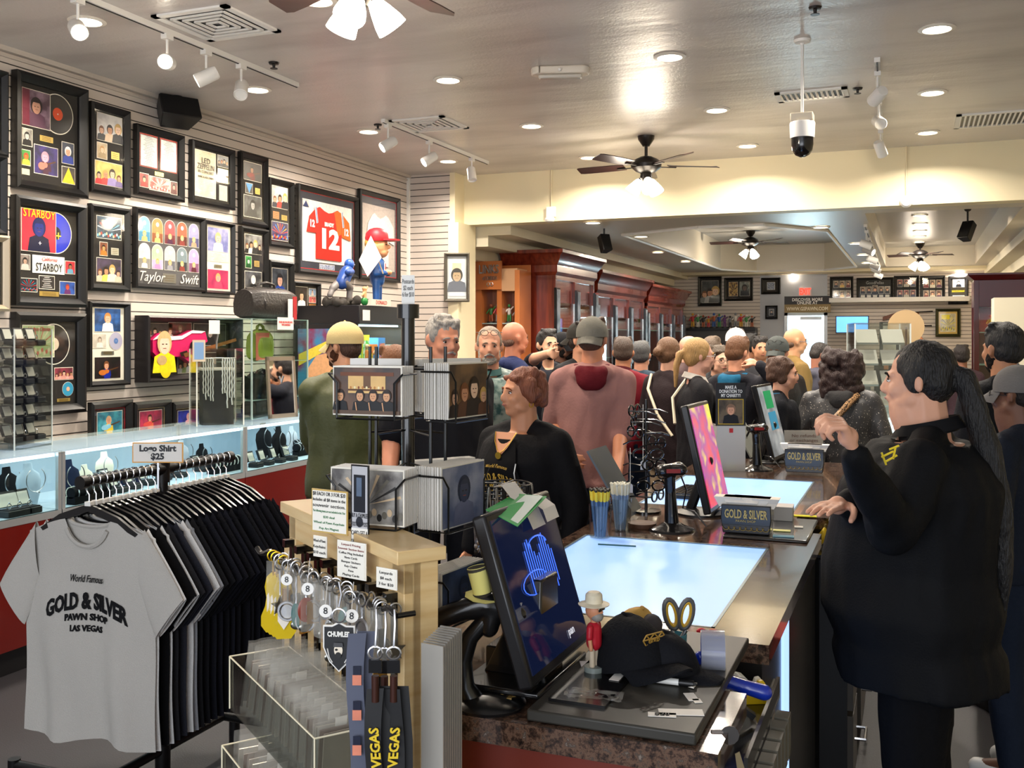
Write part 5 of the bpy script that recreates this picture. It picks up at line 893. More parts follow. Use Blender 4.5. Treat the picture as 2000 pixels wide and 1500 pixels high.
# scissors standing in a cup
q = atD(1322, 1200, 2.2); sc_ = thing('scissors', 'scissors with grey and yellow handles upright beside the caps', 'scissors', (q.x, q.y, ZG), TH)
for s in (-1, 1):
    m = MB(); cx_, cz = .016*s+.004, .092
    pts = [(cx_+.014*cos(a)+.006*s*sin(a), 0, cz+.032*sin(a)) for a in [2*pi*k/18 for k in range(18)]]; m.tube(pts, .0058, M('4e5052', .45), n=8, closed=True); h = m.build('handle', sc_)
    m = MB(); m.tube([(p[0]*1+(cx_-p[0])*.25, p[1]-.001, p[2]+(cz-p[2])*.2) for p in pts], .0045, M('c8a02c', .5), n=6, closed=True); m.build('grip', h); MB().cyl((cx_, 0, cz-.034), (cx_*-.3, 0, .01), .005, SILV).build('blade', sc_)
tag(MB().lathe([(0, 0), (.02, 0), (.022, .05), (.02, .05), (.018, .004), (0, .004)], M('4a8a9a', .3), c=(q.x, q.y, ZG)).build('pen_cup'), 'small blue cup holding the scissors', 'cup')
q = G(1380, 1240); w4 = thing('candy', 'red and orange wrapped candies on the granite', 'candy', (q.x, q.y, ZG), .3); MB().ell((-.012, 0, .008), (.012, .008, .008), C('d02838')).build('red_sweet', w4); MB().ell((.014, -.004, .008), (.013, .01, .008), C('c86838')).build('orange_sweet', w4)
q = G(1392, 1280, ZG+.04); tp = thing('tape_roll', 'roll of clear packing tape with blue core beside the black caps', 'tape', (q.x, q.y, ZG+.047), TH+.3)
MB().lathe([(.044, -.024), (.045, .024), (.035, .024), (.035, -.024), (.044, -.024)], M('b8bcc8', .08, alpha=.5), axis=(1, -.5, 0), cap=False, n=32).build('clear_tape', tp); MB().lathe([(.035, -.024), (.035, .024), (.033, .024), (.033, -.024), (.035, -.024)], C('1c3ab0'), axis=(1, -.5, 0), cap=False, n=32).lathe([(0, 0), (.033, 0)], C('1c3a9a'), axis=(1, -.5, 0), cap=False).build('blue_core', tp)
# yellow tape dispenser, blue tape gun in the drawer tray
q = V((-.355, 2.22, .85)); td = thing('tape_dispenser', 'yellow and white tape dispenser in the drawer tray', 'tape dispenser', (q.x, q.y, .85), TH+.1)
prof = [(-.06, 0), (.06, 0), (.065, .03), (.05, .052), (.04, .05), (.03, .02), (-.02, .018), (-.035, .045), (-.05, .055), (-.06, .04)]
for y, mt in ((-.014, M('f0c81c', .3)), (.008, M('efe9d8', .4))): MB().prism([(x, y, z) for x, z in prof], (0, .012, 0), mt).build('side_shell', td, bev=.002)
MB().cyl((0, -.014, .04), (0, .02, .04), .022, M('e8e8e0', .3)).build('tape', td)
q = V((-.345, 2.1, .85)); tg = thing('tape_gun', 'tape gun with blue grip and black frame leaning over the drawer tray', 'tape gun', (q.x, q.y, .865), TH-.15)
m = MB(); m.caps((-.065, 0, .085), (-.03, 0, .075), .016, r2=.017); m.caps((-.03, 0, .075), (.02, 0, .062), .016, r2=.015); m.caps((.02, 0, .062), (.06, 0, .052), .015, r2=.017); m.caps((-.065, 0, .085), (-.07, 0, .12), .012); remesh(m, 'grip', .003, tg, 3, M('1533a8', .25, coat=.4))
MB().box((-.01, 0, .035), (.12, .02, .012), BLACK, Matrix.Rotation(.6, 3, 'Y')).bb((-.075, -.012, .0), (-.05, .012, .08), BLACK).build('metal_frame', tg); MB().cyl((-.03, -.02, .03), (-.03, .02, .03), .028, M('e8e0d8', .4)).build('tape', tg)
for k in range(4): tag(MB().box((0, 0, .045), (.05, .02, .085), M('4a2c22', .3, coat=.5), Matrix.Rotation(.2*k, 3, 'Z')).build('leather_wallet', loc=(-.385, 1.92+.03*k, .852)), 'brown glossy wallet in the drawer tray, %s of four' % ['nearest', 'second', 'third', 'farthest'][k], 'wallet', 'wallets in the drawer tray')
q = V((-.315, 1.79, .915)); ky = thing('keyring', 'round metal tag with keys hanging from the drawer lock', 'keys', q, TH)
MB().cyl((-.02, 0, .03), (.0, 0, .03), .009, CHROME).build('lock', ky); MB().cyl((.012, -.004, .03), (.012, -.002, .03), .017, M('8a8684', .3, 1)).tube([(0, 0, .03), (.012, 0, .03)], .002, SILV, n=5).build('key_tag', ky)
for k in range(2): MB().prism([(.02+.003*k, -.01, .0), (.028, -.01, .004), (.034+.004*k, -.012, -.03), (.05+.004*k, -.012, -.06), (.046+.004*k, -.012, -.062), (.024, -.012, -.03)], (0, .0015, 0), M('c8b48a', .3, .9)).build('key', ky)
# marker pens, papers, packaged keychain
def pen(a, b_, r, mat, capm, lb, z=ZG+.03):
    p = G(*a, z); q = G(*b_, z); t = thing('marker_pen', lb, 'pen', p, 0); d = q-p; MB().cyl((0, 0, 0), d*.68, r, mat).build('barrel', t); MB().cyl(d*.68, d, r*1.08, capm).cyl(d, d*1.06, r*.5, capm, r2=r*.3).build('pen_cap', t)
pen((1266, 1325), (1355, 1336), .0065, M('ecebe6', .3), BLACK, 'white barrelled black marker lying by the black cap'); pen((1250, 1305), (1298, 1320), .005, M('e8d81c', .3), M('2a2a2a', .4), 'yellow highlighter with dark tip under the black cap', ZG+.034); pen((1178, 1297), (1225, 1303), .005, M('e8d81c', .3), M('8a8a86', .3), 'yellow pen tucked behind the torn paper', ZG+.034)
pp = [G(*a, ZG+.026) for a in ((1132, 1292), (1240, 1292), (1256, 1320), (1160, 1340), (1140, 1318))]
m = MB(); m.prism(pp, (0, 0, .001), M('dcd6d4', .8)); tag(m.build('torn_paper'), 'torn white paper receipt curled in front of the black cap', 'paper')
pp = [G(*a, ZG+.024) for a in ((1300, 1330), (1355, 1345), (1380, 1312), (1330, 1305))]; m = MB(); m.prism(pp, (0, 0, .003), M('e6e0d4', .8)); tag(m.build('card_sleeve'), 'white numbered card under the marker', 'card')
q = G(1160, 1363, ZG+.022); pk = thing('packaged_keychain', 'flat keychain in clear plastic wrap lying on the register plate', 'keychain', (q.x, q.y, ZG+.023), TH-.25)
mb = MB(); rings = [[V((x, y, .006+.007*noise.noise(V((x*70, y*90, 1))))) for y in [-.025+.005*j for j in range(11)]] for x in [-.055+.0055*i for i in range(21)]]; mb.loft(rings, BAGP, cap=False, closed=False); mb.build('plastic_wrap', pk, ang=180)
MB().bb((-.035, -.008, 0), (.015, .008, .004), SILV).tube([(.032+.014*cos(a), .014*sin(a), .003) for a in [2*pi*k/16 for k in range(16)]], .002, SILV, n=5, closed=True).build('metal_keychain', pk)
# ------------------------------------------------------------------ t-shirt rack
BX, BZ = -2.57, 1.165; RY0, RY1 = 2.57, 3.34; PIPE = M('1e1d1d', .35, .5)
t = thing('clothing_rack', 'black pipe clothing rack standing before the glass cases', 'clothes rack', (BX, 0, 0))
m = MB(); m.cyl((0, RY0, BZ), (0, RY1, BZ), .017, PIPE, n=14)
for y in (RY0, RY1): m.cyl((0, y-.012, BZ), (0, y+.012, BZ), .023, PIPE, n=14)
m.build('hanging_bar', t); ym = (RY0+RY1)/2
m = MB(); m.cyl((0, ym, .1), (0, ym, BZ), .019, PIPE, n=14).cyl((0, ym, BZ-.05), (0, ym, BZ+.025), .026, PIPE, n=14).cyl((0, ym-.04, BZ), (0, ym+.04, BZ), .025, PIPE, n=14); m.build('post', t)
m = MB(); m.cyl((0, ym-.42, .13), (0, ym+.42, .13), .017, PIPE); m.cyl((-.4, ym-.3, .13), (.42, ym-.3, .13), .017, PIPE)
for x, y in ((-.4, ym-.3), (.42, ym-.3), (0, ym+.42), (0, ym-.42)): m.cyl((x, y, 0), (x, y, .15), .022, PIPE)
m.cyl((0, ym, .0), (0, ym, .15), .028, PIPE).cyl((.0, ym+.35, .13), (.9, ym+.35, .13), .017, PIPE).cyl((.9, ym+.35, 0), (.9, ym+.35, .15), .022, PIPE); m.build('base', t)
p = atD(308, 884, 3.55); sg = thing('price_sign', 'orange edged card reading logo shirt price above the shirt rack', 'sign', p, TH); MB().bb((-.09, 0, -.036), (.09, .003, .036), M('e0a040', .5)).bb((-.086, -.001, -.032), (.086, 0, .032), M('e6e2da', .6)).bb((-.003, .003, -.13), (.003, .006, -.03), SILV).build('sign_card', sg)
text('Logo Shirt\n$25', .03, C('17171a'), sg, (0, -.002, 0), bold=.0012, width=.13, lsp=.95)
def cloth(h): return M(h, .9, bump=.35, sc=350, var=.1)
def shirt_mesh(seed, Lh=.74):
    rs = random.Random(seed); ph = rs.uniform(0, .9); W_ = .26
    def zt(x, fr):
        a = abs(x)
        if a < .088: return -.128-(.085 if fr else .022)*sqrt(max(0, 1-(a/.088)**2))
        return -.128-.055*((a-.088)/(W_-.088))**1.3
    def off(x, z): v = min(1, max(0, (-z-.2)/.6)); return v*(.012*sin(x*26+ph)+.008*sin(x*47+ph*2+z*4))+.004*sin(z*14+x*9+ph)
    def P(u, v, fr):
        x = u*W_*(1+.02*v)*(1 if v > .02 else .97); z0 = zt(u*W_*.97, fr); z = z0+v*(-.13-Lh+.012*sin(u*5+ph)-z0); th = .011*sqrt(max(0, 1-u*u))*(.5+min(1, v*3)*.8)+.001
        return V((x, off(x, z)+(-th if fr else th), z))
    return P, off, W_
def make_shirt(col, seed, hs=1):
    P, off, W_ = shirt_mesh(seed); cm = cloth(col); m = MB(); NU, NV = 22, 14
    for fr in (1, 0): m.loft([[P(-1+2*i/NU, j/NV, fr) for i in range(NU+1)] for j in range(NV+1)], cm, closed=False, cap=False)
    for s in (-1, 1):
        rings = []
        for k in range(7):
            f = k/6; c = V((s*(.215+.105*f), 0, -.245-.19*f)); a = V((s*.62, 0, .78))  # cuff direction
            w2 = .098-.012*f; th = .016*(1-.1*f); R0 = a if k else V((s*.1, 0, 1)); R0 = (V((s*.1, 0, 1))*(1-f)+a*f).normalized()
            rings.append([c+R0*(w2*cos(q))+V((0, th*sin(q)+off(c.x, c.z)*.7, 0)) for q in [2*pi*i/16 for i in range(16)]])
        m.loft(rings, cm, cap=False)
    o = m.build('shirt_body', ang=60); return o, P, off
def rib(P, col):
    m = MB(); pts = [P(u, 0, 1)+V((0, -.003, -.004)) for u in [-.33+.66*i/20 for i in range(21)]]; m.tube(pts, .0085, cloth(col), n=6); m.tube([P(u, 0, 0)+V((0, .002, -.003)) for u in [-.33+.66*i/12 for i in range(13)]], .0075, cloth(col), n=6); return m
def hanger():
    m = MB(); HB = M('121214', .25); m.prism([(-.2, -.006, -.165), (-.12, -.006, -.115), (0, -.006, -.075), (.12, -.006, -.115), (.2, -.006, -.165), (.19, -.006, -.175), (.1, -.006, -.135), (0, -.006, -.1), (-.1, -.006, -.135), (-.19, -.006, -.175)], (0, .012, 0), HB); return m
HK = [(.019*cos(a), 0, .019*sin(a)+.002) for a in [-.6+4.3*i/14 for i in range(15)]]+[(-.012, 0, -.03), (0, 0, -.045), (0, 0, -.085)]
cols = ['b4b0a9', 'e4e2de', '0c0c0e', 'dcdbd8', '232326', '2a2b33', 'e0dfdc', '8e9094', '1b1b1d', '17171a', '1a1b22', '191920', '16161a', '1b1c24', '18181c', '15161c', '1c1c20', '17181e', '15151a', '1a1a20', '16161a', '18191f']
cname = {0: 'heather grey tee with black arched lettering, front of the rack', 1: 'white tee right behind the lettered grey one', 2: 'black tee between the two white ones near the rack front', 3: 'second white tee from the front of the rack', 4: 'charcoal tee behind the second white one', 5: 'slate tee behind the charcoal one', 6: 'thin strip of white tee before the heather grey sleeve', 7: 'mid grey heather tee in the middle of the rack', 8: 'first black tee behind the mid grey one'}
hg = [None]
for i, c in enumerate(cols):
    y = RY0+.03+(.031*i if i < 9 else .031*9+.037*(i-9)); rr = random.Random(i); yaw = rr.uniform(-.04, .04)+.03
    t = thing('t_shirt', cname.get(i, 'black tee in the dark run of the rack, %s behind the mid grey one' % ['', '', '', '', '', '', '', '', 'first', 'second', 'third', 'fourth', 'fifth', 'sixth', 'seventh', 'eighth', 'ninth', 'tenth', 'eleventh', 'twelfth', 'thirteenth', 'last'][i]), 't-shirt', (BX, y, BZ), yaw, 'shirts on the pipe rack')
    o, P, off = make_shirt(c, i); o.parent = t; rib(P, c).build('collar_rib', t)
    h = thing('coat_hanger', 'black plastic hanger with wire hook, on the pipe rack', 'hanger', (BX, y, BZ), yaw, 'hangers on the pipe rack')
    if hg[0] is None: hg[0] = (hanger().build('hanger_body', h), MB().tube(HK, .0022, CHROME, n=6).build('hook', h), MB().bb((-.012, -.009, -.082), (.012, .009, -.068), M('e8e6e0', .5)).build('size_clip', h))
    else:
        for q in hg[0]: z = q.copy(); COL.objects.link(z); z.parent = h
    if i == 0:
        INK = M('141416', .8)
        def on(c, x0, z0, arch): x, z = x0+c.x, z0+c.y-arch*c.x*c.x; return V((x, off(x, z)-.016*sqrt(max(.05, 1-(x/.27)**2))-.003-c.z, z))
        for txt, sz, z0, ar, wd, kw in (('World Famous', .035, -.325, 0, .13, dict(shear=.4)), ('GOLD & SILVER', .075, -.4, 1.6, .33, dict(bold=.003)), ('PAWN SHOP', .03, -.452, 1.2, .17, dict(bold=.0012)), ('LAS VEGAS', .028, -.49, .8, .12, dict(bold=.001))):
            text(txt, sz, INK, t, (0, 0, 0), rot=Matrix(), width=wd, fn=lambda c, z0=z0, ar=ar: on(c, 0.0, z0, ar), **kw)
# ------------------------------------------------------------------ maple souvenir fixture
D0 = 1.72; c0 = atD(776, 1078, D0); ZT2 = c0.z; AF = TH+radians(121.4)
fx = thing('souvenir_fixture', 'maple souvenir display panel with black clips in front of the granite counter', 'display stand', (c0.x, c0.y, 0), AF)
LF = .62
MB().bb((-.0, -.095, ZT2-.024), (LF, 0, ZT2), MAPLE).build('top_board', fx, bev=.0015)
MB().bb((.012, -.085, 0), (.06, -.018, ZT2-.024), MAPLE).bb((LF-.05, -.085, 0), (LF-.01, -.018, ZT2-.024), MAPLE).build('post', fx, bev=.0015)
MB().bb((.012, -.05, 0), (LF-.01, -.035, ZT2-.024), MAPLE).bb((.012, -.035, ZT2-.078), (LF-.01, -.018, ZT2-.024), MAPLE).build('back_panel', fx)
m = MB()
for k in range(8): x = .04+.077*k; m.bb((x+.018, -.035, .1), (x+.066, -.018, ZT2-.1), MAPLE)
m.build('slat_panel', fx); m = MB()
for k in range(8): x = .04+.077*k-.003; m.bb((x, -.035, ZT2-.5), (x+.017, -.012, ZT2-.09), BLK).bb((x, -.03, ZT2-.096), (x+.017, .004, ZT2-.08), BLK)
m.build('metal_clip', fx)
IR = Matrix.Rotation(-AF, 3, 'Z')
def fl(px, py, D): return IR @ (atD(px, py, D)-V((c0.x, c0.y, 0)))
def fpt(x, y, z): return V((c0.x, c0.y, 0))+Matrix.Rotation(AF, 3, 'Z') @ V((x, y, z))
# wavy waterfall bar
A0 = fl(775, 1203, 1.69); A1 = fl(502, 1070, 2.12); m = MB(); pts = []
for i in range(41): f = i/40; p = A0.lerp(A1, f); pts.append(p+V((0, 0, .007*sin(f*6*2*pi)-.0)))
m.tube(pts, .0052, BLK, n=8).cyl(A0, V((A0.x, -.02, A0.z)), .005, BLK).cyl(A0.lerp(A1, .45), V((A0.lerp(A1, .45).x, -.02, A0.z)), .005, BLK); m.build('hook_bar', fx)
def wa(f): return V((c0.x, c0.y, 0))+Matrix.Rotation(AF, 3, 'Z') @ A0.lerp(A1, f)
RG = [(.011*cos(a), 0, .011*sin(a)) for a in [2*pi*i/14 for i in range(14)]]
def ring_chain(par, L_=.03, mat=SILV): MB().tube(RG, .0016, mat, n=5, closed=True).tube([(0, .001*(k % 2), -.011-L_*k/6) for k in range(7)], .0019, mat, n=4).build('split_ring', par)
rr = random.Random(11); YG = M('e8c818', .12, .1, coat=.6, alpha=.85)
def guitar_shape(m, z0, s, mat, th=.006):
    o = []
    for a in [2*pi*i/28 for i in range(28)]:
        z = cos(a); w_ = (.024+.006*cos(a*2)-.004*cos(a))*abs(sin(a))**.8; o.append((math.copysign(w_, sin(a))*s, 0, z0-.05*s+.045*z*s))
    m.prism(o, (0, th, 0), mat)
for k in range(4):
    p = wa(.86-.03*k); t = thing('guitar_keychain', 'amber bottle shaped keychain with white label, %s of the amber four' % ['outermost', 'second', 'third', 'innermost'][k], 'keychain', p, TH+.15, 'amber keychains')
    ring_chain(t, .035, M('d8b020', .25, .8)); m = MB(); m.prism([(s*x, 0, z-.035) for s, L_ in ((1, [(.004, 0), (.013, -.008), (.017, -.028), (.0135, -.05), (.016, -.068), (.024, -.088), (.024, -.108), (.014, -.122)]), (-1, [(.014, -.122), (.024, -.108), (.024, -.088), (.016, -.068), (.0135, -.05), (.017, -.028), (.013, -.008), (.004, 0)])) for x, z in L_], (0, .007, 0), YG); m.build('bottle_charm', t)
    m = MB(); m.prism([(0, -.002, -.062), (.012, -.002, -.08), (.012, -.002, -.12), (0, -.002, -.138), (-.012, -.002, -.12), (-.012, -.002, -.08)], (0, -.001, 0), M('ece4d8', .5)); m.build('charm_label', t)
kinds = ['round metal', 'long metal', 'star shaped', 'dark oval', 'bagged']
for k in range(38):
    f = .8-.74*k/37; p = wa(f); p.z += rr.uniform(-.004, .004); kd = k % 5; t = thing('metal_keychain', '%s keychain hanging in the crowded middle of the hook bar' % kinds[kd], 'keychain', (p.x+rr.uniform(-.012, .012), p.y+rr.uniform(-.012, .012), p.z), TH+rr.uniform(-.9, .9), '%s keychains on the hook bar' % kinds[kd])
    L_ = rr.uniform(.02, .065); ring_chain(t, L_); m = MB(); z = -.012-L_; mt = [SILV, M('8a8880', .25, 1), M('a8a294', .3, 1), M('2c3038', .3, .3), M('b8863a', .3, .8)][k % 5] if kd != 3 else M(['2a3a5a', '8a3a2a', '2a6a6a'][k % 3], .3)
    if kd == 0: m.tube([(.018*cos(a), 0, z-.02+.018*sin(a)) for a in [2*pi*i/16 for i in range(16)]], .0035, mt, n=6, closed=True).lathe([(0, -.001), (.013, -.001), (.013, .001), (0, .001)], mt, c=(0, 0, z-.02), axis=(0, 1, 0))
    elif kd == 1: m.box((0, 0, z-.03), (.014, .004, .06), mt).ell((0, 0, z-.062), (.012, .004, .01), mt)
    elif kd == 2: m.prism([((.02 if i % 2 == 0 else .009)*sin(2*pi*i/10), 0, z-.02+(.02 if i % 2 == 0 else .009)*cos(2*pi*i/10)) for i in range(10)], (0, .004, 0), mt)
    elif kd == 3: m.ell((0, 0, z-.022), (.017, .003, .024), mt)
    else: m.bb((-.012, 0, z-.05), (.012, .004, z-.008), mt)
    m.build('charm', t)
    if kd in (4, 1):
        m = MB(); m.loft([[V((x, -.006+.007*noise.noise(V((x*60, zz*60, k))), zz)) for x in [-.026+.0065*i for i in range(9)]] for zz in [.0-.01*j for j in range(11)]], BAGP, cap=False, closed=False); m.build('plastic_bag', t, ang=180)
for k, (px, py, D) in enumerate(((601, 1150, 1.78), (560, 1132, 1.9), (636, 1193, 1.7), (687, 1203, 1.62))):
    p = atD(px, py, D); t = thing('price_tag', 'white oval price tag with a handwritten eight, %s' % ['above the metal keychains', 'on the amber keychains', 'at the middle of the bar', 'above the shield keychain'][k], 'price tag', p, TH, 'round price tags on the keychains'); MB().lathe([(0, 0), (.011, 0), (.011, .001), (0, .001)], M('f0eee8', .5), axis=(0, -1, 0), n=18).cyl((0, 0, .01), (0, .02, .05), .0006, WHITE, n=4).build('tag_disc', t); text('8', .016, C('1c1c20'), t, (0, -.002, 0), ext=.0003)
# shield keychain with lettering
p = atD(662, 1222, 1.6); t = thing('shield_keychain', 'black shield shaped keychain lettered in white with a bearded face', 'keychain', p, TH-.1)
sh = [(-.026, .0), (-.012, .0), (0, .006), (.012, .0), (.026, .0), (.026, -.035), (.016, -.058), (0, -.074), (-.016, -.058), (-.026, -.035)]
MB().prism([(x*1.0, 0, z) for x, z in sh], (0, .004, 0), M('e8e6e0', .4)).build('white_rim', t); s2 = MB().prism([(x*.9, -.001, z*.93-.002) for x, z in sh], (0, -.001, 0), M('151517', .35)).build('shield_face', t)
text('CHUMLEE', .011, C('ece8e0'), t, (0, -.0035, -.013), width=.036, bold=.0005, ext=.0003); m = MB(); disc(m, 0, -.038, .007, .01, .004, C('e8dcc8')); disc(m, 0, -.046, .005, .005, .0045, C('2a2a2a')); m.quad((-.008, -.0045, -.033), (.008, -.0045, -.033), (.007, -.0045, -.026), (-.007, -.0045, -.026), C('4a4a4c')); disc(m, -.003, -.037, .0022, .0018, .005, C('141414')); m.build('printed_face', t)
m = MB(); [m.tube([(s*.01, -.003, -.058), (s*.015, -.003, -.05), (s*.018, -.003, -.036)], .001, M('e8e6e0', .5), n=4) for s in (-1, 1)]; m.build('crossed_swords', t); MB().tube([(x, 0, z+.016) for x, _, z in RG], .0016, SILV, n=5, closed=True).tube([(0, 0, .03), (.004, 0, .05), (.0, 0, .07)], .0018, SILV, n=5).build('split_ring', t)
# lanyards
def lanyard(px, ptop, D, w_, mat, label, txt=None, figs=False, seed=0):
    p = atD(px, ptop, D); t = thing('lanyard', label, 'lanyard', p, TH, 'lanyards on the fixture'); L_ = .34
    f = lambda z: .004*sin(z*22+seed); m = MB(); m.loft([[V((x+f(z)+.0*z, (.003*sin(z*30+x*60+seed)), z)) for x in (-w_/2, 0, w_/2)] for z in [-L_*i/14 for i in range(15)]], mat, cap=False, closed=False); m.build('strap', t)
    m = MB(); m.loft([[V((x+.012+f(z), .012, z)) for x in (-w_/2, w_/2)] for z in [-L_*i/8 for i in range(9)]], mat, cap=False, closed=False); m.build('rear_strap', t)
    if txt: text(txt, w_*.8, M('e0c020', .5), t, (0, 0, 0), rot=Matrix(), fn=lambda c: V((-c.y+f(-.235+c.x), -.006-c.z, -.165+c.x)), bold=.0006)
    if figs:
        m = MB()
        for k in range(5): z = -.05-.055*k; m = MB(); m.bb((-.006, -.0055, z-.014), (.006, -.0045, z), C('1c2034')); m.bb((-.007, -.0055, z-.03), (.007, -.0045, z-.014), C('d8846a')); m.build('printed_figure', t)
    if not figs: MB().cyl((0, 0, .02), (0, 0, -.02), .006, M('4a2c24', .3, .5)).box((0, 0, .035), (.02, .006, .02), BLK).tube([(x, 0, z*.9+.055) for x, _, z in RG], .0018, SILV, n=5, closed=True).tube([(0, 0, .065), (.002, 0, .1), (.0, .01, .12)], .002, SILV, n=5).build('metal_clasp', t)
    return t
lanyard(698, 1237, 1.58, .028, M('5c6070', .7), 'slate grey lanyard printed with small pink figures', figs=True)
for k, (px, D) in enumerate(((733, 1.55), (751, 1.6), (769, 1.56))): lanyard(px, 1345, D, .026, M('121214', .5), 'black lanyard lettered in yellow, %s' % ['beside the slate one', 'middle of the black three', 'beside the maple post'][k], 'LAS VEGAS  LAS VEGAS', seed=k*2)
# acrylic bins with packets
def bin_(pts, h, lb):
    pts = [V(p) for p in pts]; t = thing('acrylic_bin', lb, 'bin', (0, 0, 0)); m = MB()
    for i in range(4): a, b_ = pts[i], pts[(i+1) % 4]; m.prism([a, b_, b_+V((0, 0, h)), a+V((0, 0, h))], (b_-a).cross(V((0, 0, 1))).normalized()*.003, ACRYL)
    m.prism(pts, (0, 0, .003), ACRYL); m.build('acrylic_walls', t); m = MB(); [m.cyl(a+V((0, 0, h)), b_+V((0, 0, h)), .0018, M('efe6c8', .2), n=5) for a, b_ in zip(pts, pts[1:]+pts[:1])]; [m.cyl(a, a+V((0, 0, h)), .0018, M('efe6c8', .2), n=5) for a in pts]; m.build('edge_lines', t); return t
zb = ZT2-.42; q = [fpt(.05, .0, zb), fpt(.05, .13, zb), fpt(.56, .13, zb), fpt(.56, .0, zb)]; bin_(q, .11, 'long clear acrylic bin of bagged souvenirs on the maple fixture')
zb2 = ZT2-.62; q = [fpt(.3, .0, zb2), fpt(.3, .13, zb2), fpt(.62, .13, zb2), fpt(.62, .0, zb2)]; bin_(q, .1, 'lower clear acrylic bin cut by the bottom of the picture')
def packet(x, y, z, w_, h_, tilt, k, lb, grp):
    t = thing('souvenir_packet', lb, 'souvenir packet', fpt(x, y, z), AF+pi/2+rr.uniform(-.1, .1), grp); R = Matrix.Rotation(tilt, 4, 'X'); m = MB(); m.T = R
    m.loft([[V((a, .005*noise.noise(V((a*50, c*50, k))), c)) for a in [-w_/2+w_*i/8 for i in range(9)]] for c in [h_*j/8 for j in range(9)]], BAGP, cap=False, closed=False); m.build('plastic_bag', t, ang=180)
    m = MB(); m.T = R; m.bb((-w_*.4, .004, .01), (w_*.4, .007, h_*.72), [M('9a9082', .4), M('6a5446', .4), M('c8c0b0', .3, .5)][k % 3]); m.build('souvenir', t)
    if k % 2: m = MB(); m.T = R; m.bb((-w_*.1, -.006, .02), (w_*.1, -.005, h_*.8), M('e8e4d8', .6)); m.build('paper_label', t)
for k in range(26): packet(.085+.0175*k, .065, zb+.006, .11, .17 if k > 12 else .145, -.12-(.22 if k > 14 else .02), k, 'bagged metal souvenir packed upright in the %s half of the long bin' % ('near' if k < 13 else 'far'), 'souvenirs in the %s half of the long bin' % ('near' if k < 13 else 'far'))
for k in range(9): packet(.34+.03*k, .065, zb2+.006, .11, .15, -.2, k, 'bagged souvenir packed in the lower acrylic bin', 'souvenirs in the lower bin')
# signs on the fixture
def card_sign(pxl, pyt, pxr, pyb, D, lines, lb, mat=M('f0ece0', .6), edge=None, cat='sign', turn=0.0, cols=None, sz=None):
    a = atD((pxl+pxr)/2, (pyt+pyb)/2, D); w_ = (pxr-pxl)*D/FPX/cos(turn); h_ = (pyb-pyt)*D/FPX; t = thing('price_sign', lb, cat, a, TH+turn, 'signs on the maple fixture')
    MB().bb((-w_/2, 0, -h_/2), (w_/2, .002, h_/2), edge or mat).bb((-w_/2+.003, -.001, -h_/2+.003), (w_/2-.003, 0, h_/2-.003), mat).build('sign_card', t); n = len(lines)
    for i, l in enumerate(lines):
        s_ = (sz[i] if sz else 1); text(l, h_/(n+1)*.75*s_, C((cols or ['1c1c20'])[min(i, len(cols or [1])-1)] if cols else '1c1c20'), t, (0, -.002, h_/2-h_*(i+.8)/(n+.6)), width=min(w_*.9, h_/(n+1)*.42*len(l)*s_), ext=.0002)
    return t
card_sign(604, 957, 683, 1042, 1.93, ['$8 EACH OR 3 FOR $20', 'Includes all $8 items in the', 'souvenir section.', 'The following items are not included in the 3 for', '$20 deal', 'Wheel of Pawn Keychain', 'Pop Art Magnet'], 'white sign offering three souvenirs for twenty, standing on the maple board', turn=-.55, cols=['1c1c20', '1c1c20', '1c1c20', '2a7a4a'], sz=[1.3, 1.1, 1.2, .8, .8, .8, .8], edge=M('c8a860', .5))
t = card_sign(684, 908, 722, 1072, 1.88, ['', '', '', '', '', 'BUY A CHUMLEE', 'FOOTBALL POST', 'CARD GET A', 'CHUMLEE KEYCHAIN'], 'tall black framed sign with a dark charm photo beside the white price sign', edge=BLK, mat=M('b8b8bc', .3), turn=-.5)
m = MB(); m.bb((-.013, -.002, -.01), (.013, -.0012, .06), C('1c1e26')); m.bb((-.006, -.003, .02), (.006, -.002, .055), C('5a6a80')); disc(m, 0, -.028, .008, .01, .002, C('2a2c34')); m.bb((-.019, -.0012, -.075), (.019, -.001, -.04), C('ece8e0')); m.build('printed_photo', t)
card_sign(610, 1047, 640, 1088, 1.95, ['Wheel of Pawn', 'Keychains', '$10 each'], 'small keychain price card on the far half of the maple panel', turn=-.6); card_sign(655, 1058, 718, 1130, 1.83, ['Lanyard Pricing', 'Souvenir Section Items', 'Coffee Mug Included', 'Note Cards', 'Bumper Stickers', 'Key Chains', 'Pens', 'Playing Cards'], 'white list of souvenir items taped below the framed sign', turn=-.6, cols=['8a3a3a', '8a3a3a', '1c1c20']); card_sign(733, 1110, 777, 1150, 1.72, ['Lanyards', '$8 each', '3 for $20'], 'lanyard price card near the post of the maple panel', turn=-.6)
# sleeved prints beside the fixture
for k in range(9):
    p = atD(836+4.5*k, 1380, 1.62+.012*k); tag(MB().bb((-.012, -.002, -.3), (.03, .002, .105), M('a29e96', .15, coat=.5)).build('sleeved_print', loc=(p.x, p.y, 1.05), rot=(0, 0, TH-.5)), 'tall sleeved print in the floor bin beside the maple post, %s from it' % ['first', 'second', 'third', 'fourth', 'fifth', 'sixth', 'seventh', 'eighth', 'last'][k], 'print', 'sleeved prints')
m = MB(); p = atD(866, 1450, 1.64); m.bb((-.06, -.02, 0), (.09, .1, .748), M('1c1a1a', .5)); tag(m.build('print_bin', loc=(p.x, p.y, 0), rot=(0, 0, TH)), 'dark floor bin holding the sleeved prints', 'bin')
